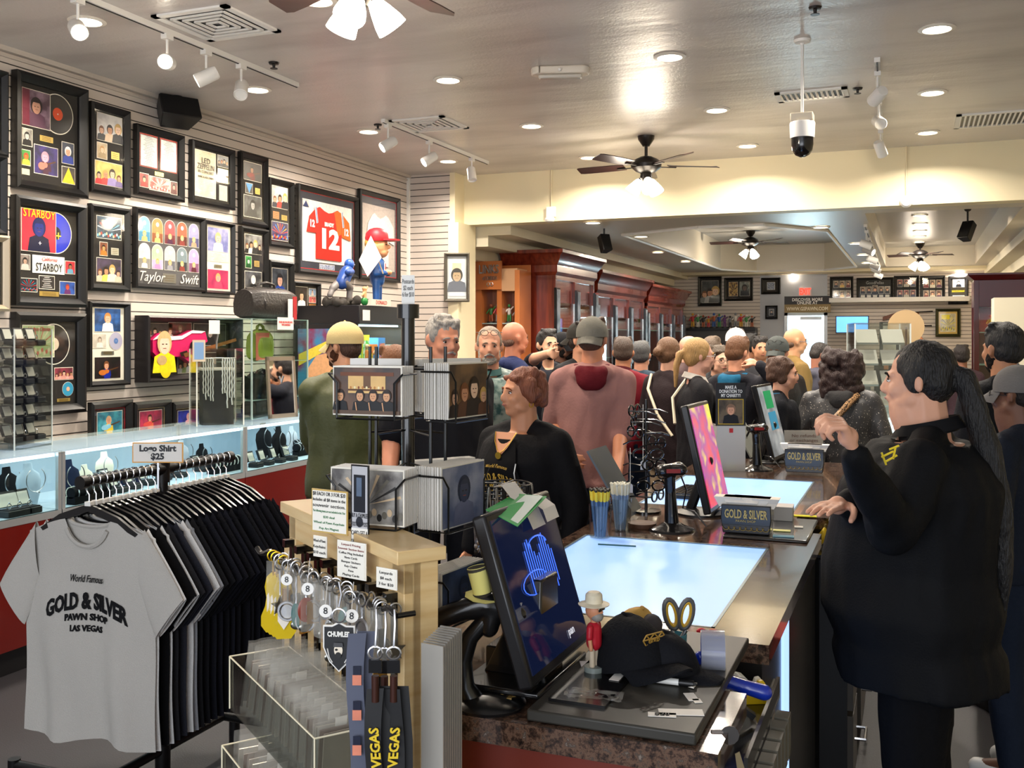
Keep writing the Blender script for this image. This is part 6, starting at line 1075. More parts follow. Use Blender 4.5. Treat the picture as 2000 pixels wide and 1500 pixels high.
# ------------------------------------------------------------------ postcard spinner
pp = atD(797, 658, 2.16); sp = thing('postcard_spinner', 'black wire postcard spinner with thick centre pole on the counter', 'spinner rack', (pp.x, pp.y, ZG), TH)
WIRE = M('131313', .3, .4); hz = 1.72-ZG
m = MB(); m.cyl((0, 0, .0), (0, 0, hz), .0145, BLK, n=20).cyl((0, 0, hz-.03), (0, 0, hz), .024, BLK, n=24).lathe([(0, 0), (.07, 0), (.07, .008), (.02, .016), (0, .016)], BLK); m.build('pole', sp)
t = thing('price_sign', 'small white postcard price card on top of the spinner pole', 'sign', (pp.x, pp.y, ZG+hz+.001), TH); MB().bb((-.014, 0, 0), (.014, .002, .062), M('e8e6e0', .6)).build('sign_card', t); text('Postcards\n$2 each\n6 for $10', .014, C('1c1c20'), t, (0, -.002, .034), width=.025, ext=.0002)
def pack(px, py0, py1, D, ang_, w_, n, spec, lb, full=True):
    a = atD(px, py1, D); h_ = (py1-py0)*D/FPX; rz = TH+radians(ang_); nv = V((sin(rz), -cos(rz), 0)); u = V((cos(rz), sin(rz), 0)); cardm = M('e6e2da', .6); mesh = None
    for k in range(n):
        t = thing('postcard', ('front postcard, '+lb) if k == 0 else 'postcard stacked behind, '+lb, 'postcard', a-nv*(.0042*k)+V((0, 0, .0)), rz+random.Random(k+px).uniform(-.02, .02), 'postcards, '+lb)
        if mesh is None or k == 0:
            o = MB().bb((-w_/2, 0, 0), (w_/2, .0012, h_), cardm).build('card', t); mesh = o if k == 0 else mesh
            if spec: photo(t, -w_/2+.003, .003, w_/2-.003, h_-.003, .0005, spec, name='printed_picture', bw=.002)
        else: z = mesh.copy(); COL.objects.link(z); z.parent = t
    # wire pocket belonging to the spinner
    Ri = Matrix.Rotation(-TH, 3, 'Z'); L_ = lambda p: Ri @ (p-V(sp.location)); dpt = .0042*n+.01; m = MB(); f = a+nv*.008-V((0, 0, .006)); e = w_*.5+.004
    for s in (-1, 1): m.tube([L_(f-nv*dpt+u*s*e+V((0, 0, h_*.9))), L_(f+u*s*e+V((0, 0, h_*.9))), L_(f+u*s*e*.78+V((0, 0, h_*.72))), L_(f+u*s*e*.78), L_(f-nv*dpt+u*s*e*.78)], .0022, WIRE, n=6)
    m.tube([L_(f-u*e*.78), L_(f+u*e*.78)], .0022, WIRE, n=6).tube([L_(f-nv*dpt-u*e+V((0, 0, h_*.9))), L_(f-nv*dpt+u*e+V((0, 0, h_*.9)))], .0022, WIRE, n=6); m.tube([L_(f-nv*dpt+V((0, 0, h_*.9))), V((0, 0, L_(f).z+h_*.9))], .0022, WIRE, n=6)
    m.tube([L_(f-nv*dpt), V((0, 0, L_(f).z))], .0022, WIRE, n=6); m.build('wire_pocket', sp)
pack(717, 715, 812, 1.95, -20, .152, 12, ('team', '5a3a22', '2a1a12', 'd8a888'), 'four men behind a counter, upper tier')
pack(915, 708, 815, 2.02, 62, .152, 14, ('grp', '7a5a3a', '3a2a20', '2c2422', '5a3a2a'), 'brown scene turned aside, upper tier'); pack(752, 700, 790, 2.32, 160, .15, 8, None, 'pale backs behind the pole, upper tier'); pack(868, 700, 800, 2.36, -140, .17, 8, None, 'pale backs beyond the turned pack, upper tier')
pack(717, 915, 1025, 1.93, -20, .16, 14, ('rays', 'a8a49c', '4a4644', 'c8b090', '2a2826', '6a665c'), 'grey rock picture, middle tier'); pack(905, 905, 1025, 2.0, 60, .16, 14, ('one', '5a6480', '8a8ea0', '3a3f55', '2a3044', '6a6e84'), 'dusk palm picture, middle tier'); pack(850, 895, 1010, 2.34, -150, .18, 8, None, 'pale backs, middle tier')
pack(905, 1105, 1205, 2.0, 60, .16, 12, ('one', '3a4a6a', '1c2434', '24304a', '1c2436', '4a5a7a'), 'night picture, lowest tier'); pack(870, 1100, 1190, 2.34, -150, .18, 6, None, 'pale backs, lowest tier')
m = MB()
for x, y in ((-.055, -.1), (-.075, -.05), (.085, -.07), (.06, -.14)): m.cyl((x, y, .25), (x, y, .68), .0035, WIRE, n=6).cyl((x, y, .25), (0, 0, .25), .0022, WIRE, n=6).cyl((x, y, .5), (0, 0, .5), .0022, WIRE, n=6)
m.build('wire_upright', sp)
# ------------------------------------------------------------------ necklace ring stand
pn = atD(984, 950, 2.6); ns = thing('necklace_stand', 'black wire ring stand hung with chains behind the large monitor', 'display stand', (pn.x, pn.y, ZG), 0); zr = atD(984, 945, 2.6).z-ZG
m = MB(); m.cyl((0, 0, 0), (0, 0, zr), .005, WIRE).lathe([(0, 0), (.06, 0), (.06, .006), (0, .008)], BLK)
for z in (zr, zr-.03): m.tube([(.07*cos(a), .07*sin(a), z) for a in [2*pi*i/28 for i in range(28)]], .0022, WIRE, n=6, closed=True).cyl((-.07, 0, z), (.07, 0, z), .002, WIRE, n=5).cyl((0, -.07, z), (0, .07, z), .002, WIRE, n=5)
m.build('ring_frame', ns)
for k in range(22):
    a = 2*pi*k/22; rc_ = random.Random(k); L_ = rc_.uniform(.13, .22); x, y = .073*cos(a), .073*sin(a); bk_ = k % 3 == 0
    m = MB(); mt = BLACK if bk_ else SILV
    for s in (-1, 1): m.tube([(x+s*.006*(1-abs(2*j/14-1)), y+s*.002, -L_*j/14) for j in range(15)], [.0016+.0009*(j % 2) for j in range(15)], mt, n=5)
    m.ell((x, y, -L_-.006), (.006, .003, .008), mt, n=8, k=5); tag(m.build('necklace', loc=(pn.x, pn.y, ZG+zr)), '%s chain hanging on the black wire ring stand' % ('black beaded' if bk_ else 'silver'), 'necklace', '%s chains on the ring stand' % ('black' if bk_ else 'silver'))
for k, (px, py) in enumerate(((1000, 1040), (1008, 1075))): p = atD(px, py, 2.6); tag(MB().bb((-.045, 0, -.018), (.045, .002, .018), M('e4e2dc', .6)).build('jewelry_card', loc=p, rot=(0, 0, TH)), 'white card of small jewellery at the foot of the chains, %s' % ['upper', 'lower'][k], 'jewellery card')
# ------------------------------------------------------------------ second and third stations
def at(px, py, z=ZG): return onZ(px, py, z)
def scr(a, b, c_): 
    def f(nt, N, L, bs):
        tc = N.new('ShaderNodeTexCoord'); w_ = N.new('ShaderNodeTexNoise'); w_.inputs['Scale'].default_value = 7; L.new(tc.outputs['Object'], w_.inputs[0]); r = ramp(N, [(.35, a), (.5, b), (.62, c_)]); L.new(w_.outputs[0], r.inputs[0]); L.new(r.outputs[0], bs.inputs['Base Color']); L.new(r.outputs[0], bs.inputs['Emission Color']); bs.inputs['Emission Strength'].default_value = .7; bs.inputs['Roughness'].default_value = .1
    return nodemat('screen image '+a, f)
def pens(px, py, D_, lb, colr, s=1):
    p = at(px, py); t = thing('pen_cup', lb, 'pen cup', p, 0); MB().lathe([(0, .002), (.036, .002), (.04, .115), (.038, .115), (.034, .004)], ACRYL, n=24).build('acrylic_cup', t)
    for k in range(20):
        a = k*2.4; r = .006*sqrt(k+.5); x, y = r*cos(a), r*sin(a); q = thing('souvenir_pen', 'slim pen with %s tip standing in the %s' % (colr, lb.split(' of ')[0].replace('clear ', '')), 'pen', (p.x+x*.7, p.y+y*.7, p.z+.004), 0, 'pens in the %s cup' % colr)
        m = MB(); m.cyl((0, 0, 0), (x*.55, y*.55, .125), .0032, M('5a7aa8' if colr == 'yellow' else '8aa0c0', .3), n=6); m.build('barrel', q)
        m = MB(); m.cyl((x*.55, y*.55, .125), (x*.7, y*.7, .16), .0045, M('e8d040', .5) if colr == 'yellow' else M('e6e0c8', .3), n=6).ell((x*.72, y*.72, .162), .006, M('2a2418', .5) if colr == 'yellow' else M('d8d4c0', .3), n=6, k=4); m.build('pen_cap', q)
pens(1172, 1050, 3, 'clear cup of yellow tipped pens on the lit glass panel edge', 'yellow'); pens(1212, 1035, 3.1, 'clear cup of wrapped pens beside the yellow ones', 'clear')
tag(MB().cyl(at(1168, 1063, ZG+.004), at(1242, 1067, ZG+.004), .003, M('3c6a6a', .4), n=6).build('loose_pen'), 'single thin teal pen lying on the lit glass panel', 'pen')
p = at(1254, 1030); tag(MB().lathe([(0, 0), (.05, 0), (.052, .004), (.052, .018), (0, .02)], M('5a3a28', .5, var=.2)).build('wooden_disc', loc=p), 'round brown wooden base on the granite beside the pens', 'disc')
def handscanner(px, py, h_, lb):
    p = at(px, py); t = thing('barcode_scanner', lb, 'scanner', p, TH); MB().lathe([(0, 0), (.085, 0), (.08, .008), (.05, .018), (.03, .03), (0, .032)], BLK, n=28).build('base', t)
    m = MB(); m.caps((0, 0, .02), (-.005, 0, h_*.6), .028, r2=.02); m.caps((-.005, 0, h_*.6), (-.01, -.01, h_*.9), .02, r2=.022); m.caps((-.035, -.03, h_*.93), (.03, .02, h_*.95), .022, r2=.024); m.caps((-.035, .01, h_*.93), (.03, -.03, h_*.95), .022, r2=.022); remesh(m, 'scanner_body', .005, t, 3, BLK); MB().box((-.002, -.05, h_*.94), (.05, .006, .014), M('8a1c1c', .2)).build('scan_window', t)
    MB().tube([(.03, .02, h_*.9), (.06, .04, h_*.6), (.05, .06, h_*.3), (.09, .05, .06), (.13, .02, .01)], .003, BLK, n=6).build('cable', t); return t
handscanner(1312, 1036, .235, 'black barcode scanner on stand in front of the colourful monitor'); handscanner(1479, 918, .235, 'black barcode scanner on stand beside the donation box')
p = at(1408, 1006); monitor((p.x, p.y, ZG), .34, .42, TH+radians(66), -.22, scr('c81c4a', '8a2c8a', 'e8d040'), 'register monitor with a colourful pink and yellow screen on the second station')
p = at(1535, 905); m3, R3_ = monitor((p.x-.02, p.y, ZG), .34, .42, TH+radians(62), -.25, scr('5a5e60', '7a7e80', '8e9290'), 'register monitor with grey screen carrying two notes on the third station')
for zc, c_, n_ in ((.33, '2fb070', 'green'), (.21, '4aa8dc', 'light blue')):
    q = thing('sticky_note', n_+' note stuck on the third station monitor screen', 'note', m3.location, m3.rotation_euler.z, 'notes on the third monitor'); m = MB(); m.T = R3_; m.bb((-.07, -.004, zc-.05), (.09, -.0028, zc+.05), M(c_, .7)); m.build('paper', q)
def tablet(px, py, w_, h_, rz, tilt, lb, mat=M('4a5560', .25)): p = at(px, py); t = thing('tilted_panel', lb, 'panel', p, rz); m = MB(); m.T = Matrix.Rotation(tilt, 4, 'X'); m.bb((-w_/2, 0, 0), (w_/2, .008, h_), mat); m.build('panel', t); MB().cyl((0, .01, h_*.5), (0, .12, .0), .006, BLK).build('support', t)
tablet(1240, 1005, .22, .3, TH+radians(66), -.55, 'slate grey glass panel leaning on the second station'); tablet(1478, 890, .2, .42, TH+radians(58), -.5, 'tall grey panel leaning behind the third station monitor', M('8a8c84', .3))
# tissue boxes with gold print
def giftbox(px, py, w_, d_, h_, lb):
    p = at(px, py); t = thing('gift_bag_box', lb, 'box', (p.x, p.y+d_/2, ZG+.012), .02); m = MB(); m.loft([[V((s*w_/2*k, q*d_/2*k, z)) for s, q in ((-1, -1), (1, -1), (1, 1), (-1, 1))] for z, k in ((0, .94), (h_*.5, 1.02), (h_, 1.0))], M('111116', .25, coat=.5)); m.build('printed_box', t, bev=.003)
    text('GOLD & SILVER', h_*.42, M('b8a060', .4, .4), t, (0, -d_/2-.004, h_*.68), width=w_*.86, bold=.001); text('PAWN SHOP', h_*.12, M('b8a060', .4, .4), t, (0, -d_/2-.004, h_*.45), width=w_*.4)
    m = MB(); [m.tube([(x+.012*cos(a), -d_/2-.003, h_*.24+.012*sin(a)) for a in [pi+pi*i/8 for i in range(9)]], .0012, M('b8a060', .4, .4), n=4) for x in [-w_*.4+w_*.8*i/7 for i in range(8)]]; m.build('gold_ornament', t)
    for i in range(5): x = -w_*.38+w_*.76*i/4; m = MB(); m.loft([[V((x+a*.03*(1+.3*j), .03*b_+.006*sin(j*3+i), h_*.9+.017*j)) for a, b_ in ((-1, -1), (1, -1), (1, 1), (-1, 1))] for j in range(3)], M('ece6da', .8)); m.build('tissue', t)
giftbox(1456, 1050, .17, .09, .1, 'black gold lettered box of folded tissue on the second station'); giftbox(1570, 928, .19, .09, .12, 'black gold lettered box of tissue on the third station')
plate(-.62, 3.52, -.335, 3.95, ZG, ZG+.01, 'grey plastic mat under the black gold lettered box of the second station')
p = at(1529, 1018, ZG+.01); t = thing('card_box', 'light grey cardboard box beside the gold lettered box', 'box', p, .05); MB().bb((-.035, 0, 0), (.035, .09, .05), M('b8b8b4', .6)).build('box', t, bev=.002); MB().bb((-.036, -.001, .05), (.036, .091, .053), M('d0ceca', .6)).build('box_lid', t)
for px, py, c, w_, h_, lb in ((1527, 1037, 'd8d890', .06, .03, 'yellow'), (1530, 1048, '8ab8c8', .07, .03, 'blue'), (1572, 1003, 'e8e030', .09, .03, 'bright yellow'), (1560, 1030, 'e0ddd0', .03, .03, 'white')):
    p = at(px, py, ZG+.011); tag(MB().bb((-w_/2, -h_/2, 0), (w_/2, h_/2, .003), M(c, .7)).build('sticky_note', loc=(p.x, p.y, ZG+(.011 if px != 1572 else .0)), rot=(0, 0, .1)), lb+' sticky note beside the light grey cardboard box', 'note')
t = thing('banana', 'yellow banana on the drawer ledge of the second station', 'banana', V((-.35, 3.86, .895)), TH); m = MB(); m.tube([(-.06, 0, -.012), (-.035, 0, -.022), (0, 0, -.018), (.03, 0, .004), (.045, 0, .032), (.048, 0, .05)], [.006, .016, .018, .017, .012, .004], M('e8c41c', .4, var=.1), n=10); m.build('peel', t); MB().cyl((.048, 0, .048), (.05, 0, .062), .004, M('6a5a1c', .6)).build('stem', t)
p = at(1590, 1050, .86); tag(MB().bb((-.415, 3.74, .86), (-.26, 4.03, .87), BLK).bb((-.265, 3.74, .87), (-.26, 4.03, .895), M('3c3a38', .3, .5)).build('drawer_tray'), 'shallow black tray under the banana', 'tray')
# eyewear spinner with tags
p = at(1262, 1000); t = thing('eyewear_stand', 'black stand stacked with dark glasses and white tags by the second station', 'display stand', (p.x, p.y, ZG), TH)
MB().cyl((0, 0, 0), (0, 0, .45), .006, BLK).lathe([(0, 0), (.06, 0), (.06, .008), (0, .01)], BLK).build('pole', t); rr = random.Random(4)
for k in range(9):
    z = .07+.042*k; a = rr.uniform(0, 6); q = thing('glasses', 'black glasses on the eyewear stand, %s from its foot' % ['first', 'second', 'third', 'fourth', 'fifth', 'sixth', 'seventh', 'eighth', 'topmost'][k], 'glasses', (p.x, p.y, ZG+z), a, 'glasses on the stand'); m = MB()
    for s in (-1, 1): m.tube([(s*.033+.027*cos(b_), -.05, .02*sin(b_)) for b_ in [2*pi*i/14 for i in range(14)]], .004, BLK, n=6, closed=True)
    m.cyl((-.008, -.05, 0), (.008, -.05, 0), .003, BLK); m.build('rim', q); m = MB(); [m.tube([(s*.062, -.048, 0), (s*.066, .03, 0), (s*.06, .07, -.012)], .003, BLK, n=5) for s in (-1, 1)]; m.build('temple', q)
for k, (px, y0, y1) in enumerate(((1256, 790, 900), (1231, 875, 945), (1228, 950, 980), (1222, 990, 1020))):
    a = atD(px, y0, 3.95); b_ = atD(px, y1, 3.95); tg = thing('price_tag', 'white string tag hanging from the eyewear stand, %s' % ['longest string', 'second down', 'third down', 'lowest'][k], 'price tag', b_, TH, 'string tags'); MB().cyl((0, 0, 0), (0, 0, a.z-b_.z), .0012, WHITE, n=4).build('string', tg); MB().prism([(-.01, 0, -.035), (.01, 0, -.035), (.01, 0, -.006), (.004, 0, 0), (-.004, 0, 0), (-.01, 0, -.006)], (0, .001, 0), M('d8dae4', .6)).build('tag_card', tg)
# keyboards and phones
for px, py, w_, lb in ((1345, 965, .3, 'black keyboard between the leaning panel and the colourful monitor'), (1500, 900, .3, 'black keyboard under the third station monitor')):
    p = at(px, py); t = thing('keyboard', lb, 'keyboard', (p.x, p.y, ZG), TH+1.1); MB().bb((-w_/2, -.06, 0), (w_/2, .06, .018), BLACK).build('case', t, bev=.004); m = MB(); [m.bb((-w_/2+.01+.0215*i, -.052+.022*j, .018), (-w_/2+.028+.0215*i, -.034+.022*j, .023), BLK) for i in range(13) for j in range(5)]; m.build('keys', t)
# donation box
a = at(1400, 920); b_ = at(1456, 920); w_ = (b_-a).length; c = (a+b_)/2; t = thing('donation_box', 'clear donation box with a black charity poster above it', 'donation box', (c.x, c.y, ZG), TH); D = depth(c); h_ = (918-830)*D/FPX; H_ = (918-746)*D/FPX
MB().bb((-w_/2, 0, 0), (w_/2, w_, h_), M('d4d2cc', .15, alpha=.75)).build('box', t); MB().bb((-w_/2-.003, .0, h_), (w_/2+.003, w_, h_+.008), ACRYL).build('box_lid', t); MB().bb((-w_/2-.003, .01, h_), (w_/2+.003, .016, H_), M('17161a', .4)).build('poster', t)
text('MAKE A\nDONATION TO\nMY CHARITY!', .024, C('efece6'), t, (0, .008, H_-.045), width=w_*.8, bold=.0006, lsp=.9); photo(t, -w_*.42, h_+.012, w_*.42, H_-.088, -.008, ('one', '6a5a44', '3a3028', 'd8a080', '8a6a54', '1c1b20'), border='c8a83a'); m = MB(); m.bb((-.01, -.002, h_-.035), (.01, -.001, h_-.012), C('c03030')); m.quad((-.02, .03, .01), (.03, .02, .01), (.035, .05, .04), (-.01, .06, .05), C('a8b494')); m.build('banknote', t)
p = at(1568, 905); t = thing('counter_sign', 'frosted standing notice with faint text behind the third station', 'sign', (p.x, p.y+.15, ZG), TH); MB().bb((-.12, 0, 0), (.1, .004, .17), M('cdc6b8', .4, alpha=.92)).build('sign_sheet', t); text('No refunds\nor exchanges\non any items\nThank you', .026, C('8a7264'), t, (-.01, -.002, .1), width=.16)
# ------------------------------------------------------------------ furniture of the far hall
OR = M('c0703a', .3, coat=.3, var=.15, sc=4, scl=(1, 1, .2)); yl = 10.75
xa, xb = onY(925, 500, yl).x, onY(1016, 500, yl).x; ZS = 2.5
t = thing('orange_shelving', 'orange wood shelving unit with silver brand lettering at the hall entrance', 'shelf', (0, 0, 0)); WS = xb-xa
m = MB(); m.bb((xa-.12, yl+.33, 0), (xb, yl+.35, ZS), OR).bb((xa-.12, yl, 0), (xa+.1, yl+.33, ZS-.02), OR).bb((xb-.06, yl-.02, 0), (xb, yl+.33, ZS-.08), OR).bb((xa+.1+(WS-.16)*.46, yl, 0), (xa+.16+(WS-.16)*.46, yl+.33, ZS-.1), OR); m.build('carcass', t)
MB().bb((xa, yl-.03, ZS-.3), (xa+WS*.62, yl, ZS+.03), OR).bb((xa+WS*.62, yl-.02, ZS-.32), (xb-.03, yl+.3, ZS-.06), M('c89a72', .4)).build('header_board', t); text('LINKS', .14, CHROME, t, (xa+WS*.36, yl-.04, ZS-.07), width=WS*.42, bold=.002, ext=.008); text('of LONDON', .07, CHROME, t, (xa+WS*.38, yl-.04, ZS-.17), width=WS*.3, ext=.006); m = MB(); [m.tube([(xa+WS*.38+s*.02+.02*cos(a), yl-.035, ZS-.24+.02*sin(a)) for a in [2*pi*i/12 for i in range(12)]], .005, CHROME, n=5, closed=True) for s in (-1, 1)]; m.build('ring_emblem', t)
m = MB(); zs = [.5, .95, 1.38, 1.8]
for z in zs: m.bb((xa+.1, yl+.02, z), (xb-.06, yl+.32, z+.012), M('b8d0cc', .1, alpha=.6))
m.build('glass_shelf', t); rr = random.Random(2); k = 0; FC = ['c8303a', '8a8c90', '2a5aa8', 'd8a030', '3a8a4a', 'e0dcd4', '6a3a7a', 'b8603a', '1c1c22']
def figurine(loc, h_, c1, c2, lb, grp, rz=0):
    t = thing('figurine', lb, 'figurine', loc, rz, grp); m = MB(); m.lathe([(0, 0), (h_*.22, 0), (h_*.2, h_*.08), (0, h_*.08)], M('2a2826', .4), n=12); m.build('base', t)
    m = MB(); [m.caps((s*h_*.07, 0, h_*.1), (s*h_*.05, 0, h_*.45), h_*.05, M(c2, .4), n=7) for s in (-1, 1)]; m.caps((0, 0, h_*.48), (0, 0, h_*.68), h_*.09, M(c1, .4), n=8).caps((h_*.1, 0, h_*.7), (h_*.25, -.02, h_*.82), h_*.035, M(c1, .4), n=6).caps((-h_*.1, 0, h_*.7), (-h_*.2, -.02, h_*.5), h_*.035, M(c1, .4), n=6).ell((0, 0, h_*.88), h_*.085, M(c2, .4), n=8, k=6); m.build('figure_body', t)
ORD = ['first', 'second', 'third', 'fourth', 'fifth', 'sixth', 'seventh', 'eighth']
for z, nm in zip(zs[1:], ('low', 'middle', 'top')):
    for i in range(4): figurine((xa+.1+(WS-.16)*[.14, .34, .68, .88][i]+.0, yl+.15, z+.0125), rr.uniform(.16, .28), FC[(k*5) % 9], FC[(k*3+1) % 9], '%s small figurine, %s on the %s shelf of the orange unit' % (['red', 'grey', 'blue', 'gold', 'green', 'white', 'purple', 'copper', 'black'][(k*5) % 9], ORD[i], nm), 'figurines on the orange shelves'); k += 1
# mahogany display cabinets
def cabinet(x0, x1, y0, y1, h_, lb, bays, side='R'):
    t = thing('mahogany_cabinet', lb, 'cabinet', (0, 0, 0), 0, 'mahogany cabinets of the far hall'); xf = x1; MH = MAHOG
    m = MB(); m.bb((x0, y0, 0), (x1, y0+.05, h_-.3), MH).bb((x0, y1-.05, 0), (x1, y1, h_-.3), MH).bb((x0, y0, 0), (x0+.03, y1, h_-.3), MH).bb((x0+.004, y0+.01, 0), (x1-.004, y1-.01, .5), MH).bb((x0+.004, y0+.01, h_-.62), (x1-.03, y1-.01, h_-.305), MH); n = bays
    for i in range(1, n): y = y0+(y1-y0)*i/n; m.bb((x0+.002, y-.05, 0), (x1-.001, y+.05, h_-.302), MH)
    m.build('carcass', t, bev=.004)
    m = MB(); pr = [(0, -.35), (.0, -.3), (.03, -.26), (.03, -.18), (.06, -.14), (.1, -.06), (.13, -.04), (.13, 0)]; m.loft([[V((x0-.0, y0-e, h_+z)), V((x1+e, y0-e, h_+z)), V((x1+e, y1+e, h_+z)), V((x0, y1+e, h_+z))] for e, z in pr], MH); m.build('cornice', t)
    for i in range(n):
        ya, yb = y0+(y1-y0)*i/n+.06, y0+(y1-y0)*(i+1)/n-.06
        m = MB(); [m.bb((x0+.03, ya, z), (x1-.03, yb, z+.012), M('b8d0cc', .1, alpha=.6)) for z in (.95, 1.35, 1.75)]; m.build('glass_shelf', t)
        g = MB().bb((x1-.01, ya, .5), (x1-.004, yb, h_-.62), GLASS).build('glass_door', t); fm = MB(); [fm.bb((x1-.012, y-.012, .5), (x1+.004, y+.012, h_-.62), CHROME) for y in (ya, yb)]; fm.build('chrome_strip', g)
        for s_, y in ((0, ya-.06), (1, yb+.06)):
            m = MB(); m.bb((x1+.005, y-.07, 1.25), (x1+.035, y+.07, h_-.45), BLK).bb((x1+.03, y-.055, 1.27), (x1+.04, y+.055, h_-.47), NZ('8a8c94', '3a3c44', 6)); m.build('framed_side_panel', t) if (i == 0 or s_) else None
        area('cabinet_lamp', ((x0+x1)/2, (ya+yb)/2, h_-.66), 5, .25, (1, .95, .9), parent=t)
        for j in range(3):
            for q in range(3): figurine((x0+.3, ya+.12+(yb-ya-.24)*q/2, (.962, 1.362, 1.762)[j]), rr.uniform(.18, .3), FC[(i+j*2+q*3) % 9], FC[(i*2+j+q) % 9], '%s statuette, %s on %s shelf, %s bay of %s' % (['red', 'grey', 'blue', 'gold', 'green', 'white', 'purple', 'copper', 'black'][(i+j*2+q*3) % 9], ORD[q], ('low', 'middle', 'upper')[j], ORD[i], lb.split(' with')[0].split(', ')[0].split(' near')[0]), 'statuettes in the mahogany cabinets', pi/2)
    return t
cabinet(-4.6, -3.93, 11.2, 12.75, 2.68, 'tall mahogany cabinet with deep cornice, nearest to the orange shelving', 2); cabinet(-4.6, -3.98, 13.0, 15.6, 2.55, 'long middle mahogany cabinet', 3); cabinet(-4.6, -4.0, 15.85, 18.6, 2.5, 'last mahogany cabinet near the far wall', 3)
# red cabinet by the side wall
t = thing('red_cabinet', 'red lacquered glass cabinet with moulded top near the far wall', 'cabinet', (0, 0, 0)); y0 = 13.6; x0 = onY(1902, 600, y0).x; x1 = XR-.02; RD = M('5a1014', .3, coat=.4)
m = MB(); m.bb((x0, y0, 0), (x0+.06, y0+.06, 2.35), RD).bb((x1-.06, y0, 0), (x1, y0+.06, 2.35), RD).bb((x0, y0+.5, 0), (x0+.06, y0+.56, 2.35), RD).bb((x0+.003, y0+.003, 0), (x1-.003, y0+.557, .5), RD).bb((x0, y0+.54, 0), (x1, y0+.56, 2.3), RD).bb((x0+.003, y0+.003, 2.02), (x1-.003, y0+.557, 2.349), RD); m.build('carcass', t, bev=.004); m = MB(); m.loft([[V((x0-e, y0-e, 2.35+z)), V((x1, y0-e, 2.35+z)), V((x1, y0+.56, 2.35+z)), V((x0-e, y0+.56, 2.35+z))] for e, z in ((0, 0), (.05, .04), (.07, .06), (.07, .08))], RD); m.build('cornice', t); m = MB(); [m.bb((x0+.06, y0+.02, z), (x1-.06, y0+.53, z+.012), M('b8d0cc', .1, alpha=.6)) for z in (.9, 1.3, 1.7)]; m.build('glass_shelf', t); MB().bb((x0+.06, y0+.01, .5), (x1-.06, y0+.016, 2.02), GLASS).build('glass_door', t); area('cabinet_lamp', ((x0+x1)/2, y0+.3, 1.98), 5, .2, parent=t)
for q in range(2): figurine((x0+.2+.2*q, y0+.25, 1.712), .22, ['e0a030', 'd8d4c8'][q], 'e05a2a', ['orange', 'pale'][q]+' figurine on the top shelf of the red cabinet', 'figurines in the red cabinet')
p = onX(1975, 600, 1.25); tag(MB().bb((.55, 8.2, 0), (1.5, 8.5, 1.94), M('ded4b8', .6)).build('partition_box'), 'plain cream partition box behind the man with black hair', 'partition')
# far wall shelf of colourful figures, guitars and rifles
xs0, xs1 = onY(1345, 630, YF).x, onY(1480, 630, YF).x; t = thing('wall_shelf', 'black shelf under the far wall frames crowded with toy figures', 'shelf', (0, 0, 0)); MB().bb((xs0, YF-.35, 1.78), (xs1, YF-.01, 1.82), BLACK).bb((xs0, YF-.3, 0), (xs1, YF-.01, 1.78), M('4a4a4c', .6)).build('shelf_board', t)
for q in range(12): figurine((xs0+.12+(xs1-xs0-.2)*q/11, YF-.2, 1.821), .3-.02*(q % 4), FC[(q*4) % 9], FC[(q*2+3) % 9], 'colourful toy figure on the far black shelf, %s from the mahogany cabinets' % (ORD+['ninth', 'tenth', 'eleventh', 'twelfth'])[q], 'toy figures on the far black shelf')
for i, (pa, pb_, pc, lb) in enumerate((((1724, 622), (1755, 612), (1822, 608), 'upper long rifle mounted on the far slat wall'), ((1722, 641), (1760, 636), (1820, 636), 'lower long rifle mounted on the far slat wall'))):
    a, b_, c = [onY(x, y, YF-.06) for x, y in (pa, pb_, pc)]; t = thing('wall_rifle', lb, 'rifle', a, 0, 'rifles on the far wall'); b2, c2 = b_-a, c-a; m = MB(); m.prism([(0, 0, -.04), (0, 0, .03), (b2.x, 0, b2.z+.03), (b2.x, 0, b2.z-.02), (b2.x*.6, 0, b2.z*.5-.03)], (0, .03, 0), WOODF); m.build('stock', t); MB().cyl(b2, c2, .012, DARKMET, n=8).cyl(b2-V((0, 0, .02)), b2.lerp(c2, .6)-V((0, 0, .02)), .018, WOODF, n=8).build('barrel', t)
# round paper sign and leather goods rack, jewelry displays of the far counter
p = onY(1733, 632, 11.8); t = thing('far_glass_counter', 'far row of glass jewellery counters with cool lit shelves', 'display counter', (0, 0, 0))
fx0, fx1 = -.5, .1; m = MB(); m.bb((fx0, 7.3, 0), (fx1, 9.6, .55), REDP); m.build('base_cabinet', t); m = MB(); m.bb((fx0, 7.3, .55), (fx1, 9.6, .57), CASEW); [m.bb((fx0+.02, 7.32, z), (fx1-.02, 9.58, z+.01), M('d8e8ee', .2, alpha=.8)) for z in (.75, .92)]; m.build('glass_shelf', t); m = MB(); m.bb((fx0, 7.3, 1.05), (fx1, 9.6, 1.07), M('cfe0dc', .05, alpha=.4)).bb((fx0, 7.3, .57), (fx1, 7.306, 1.05), GLASS).bb((fx0, 7.3, .57), (fx0+.006, 9.6, 1.05), GLASS); m.build('glass_top', t); MB().bb((fx0+.03, 7.35, 1.03), (fx0+.05, 9.5, 1.045), LEDM).bb((fx0+.03, 7.32, 1.03), (fx1-.03, 7.34, 1.045), LEDM).build('led_strip', t); area('case_light', ((fx0+fx1)/2, 8.4, 1.03), 7, .4, (.8, .92, 1), parent=t, shape='RECTANGLE', sy=2.1)
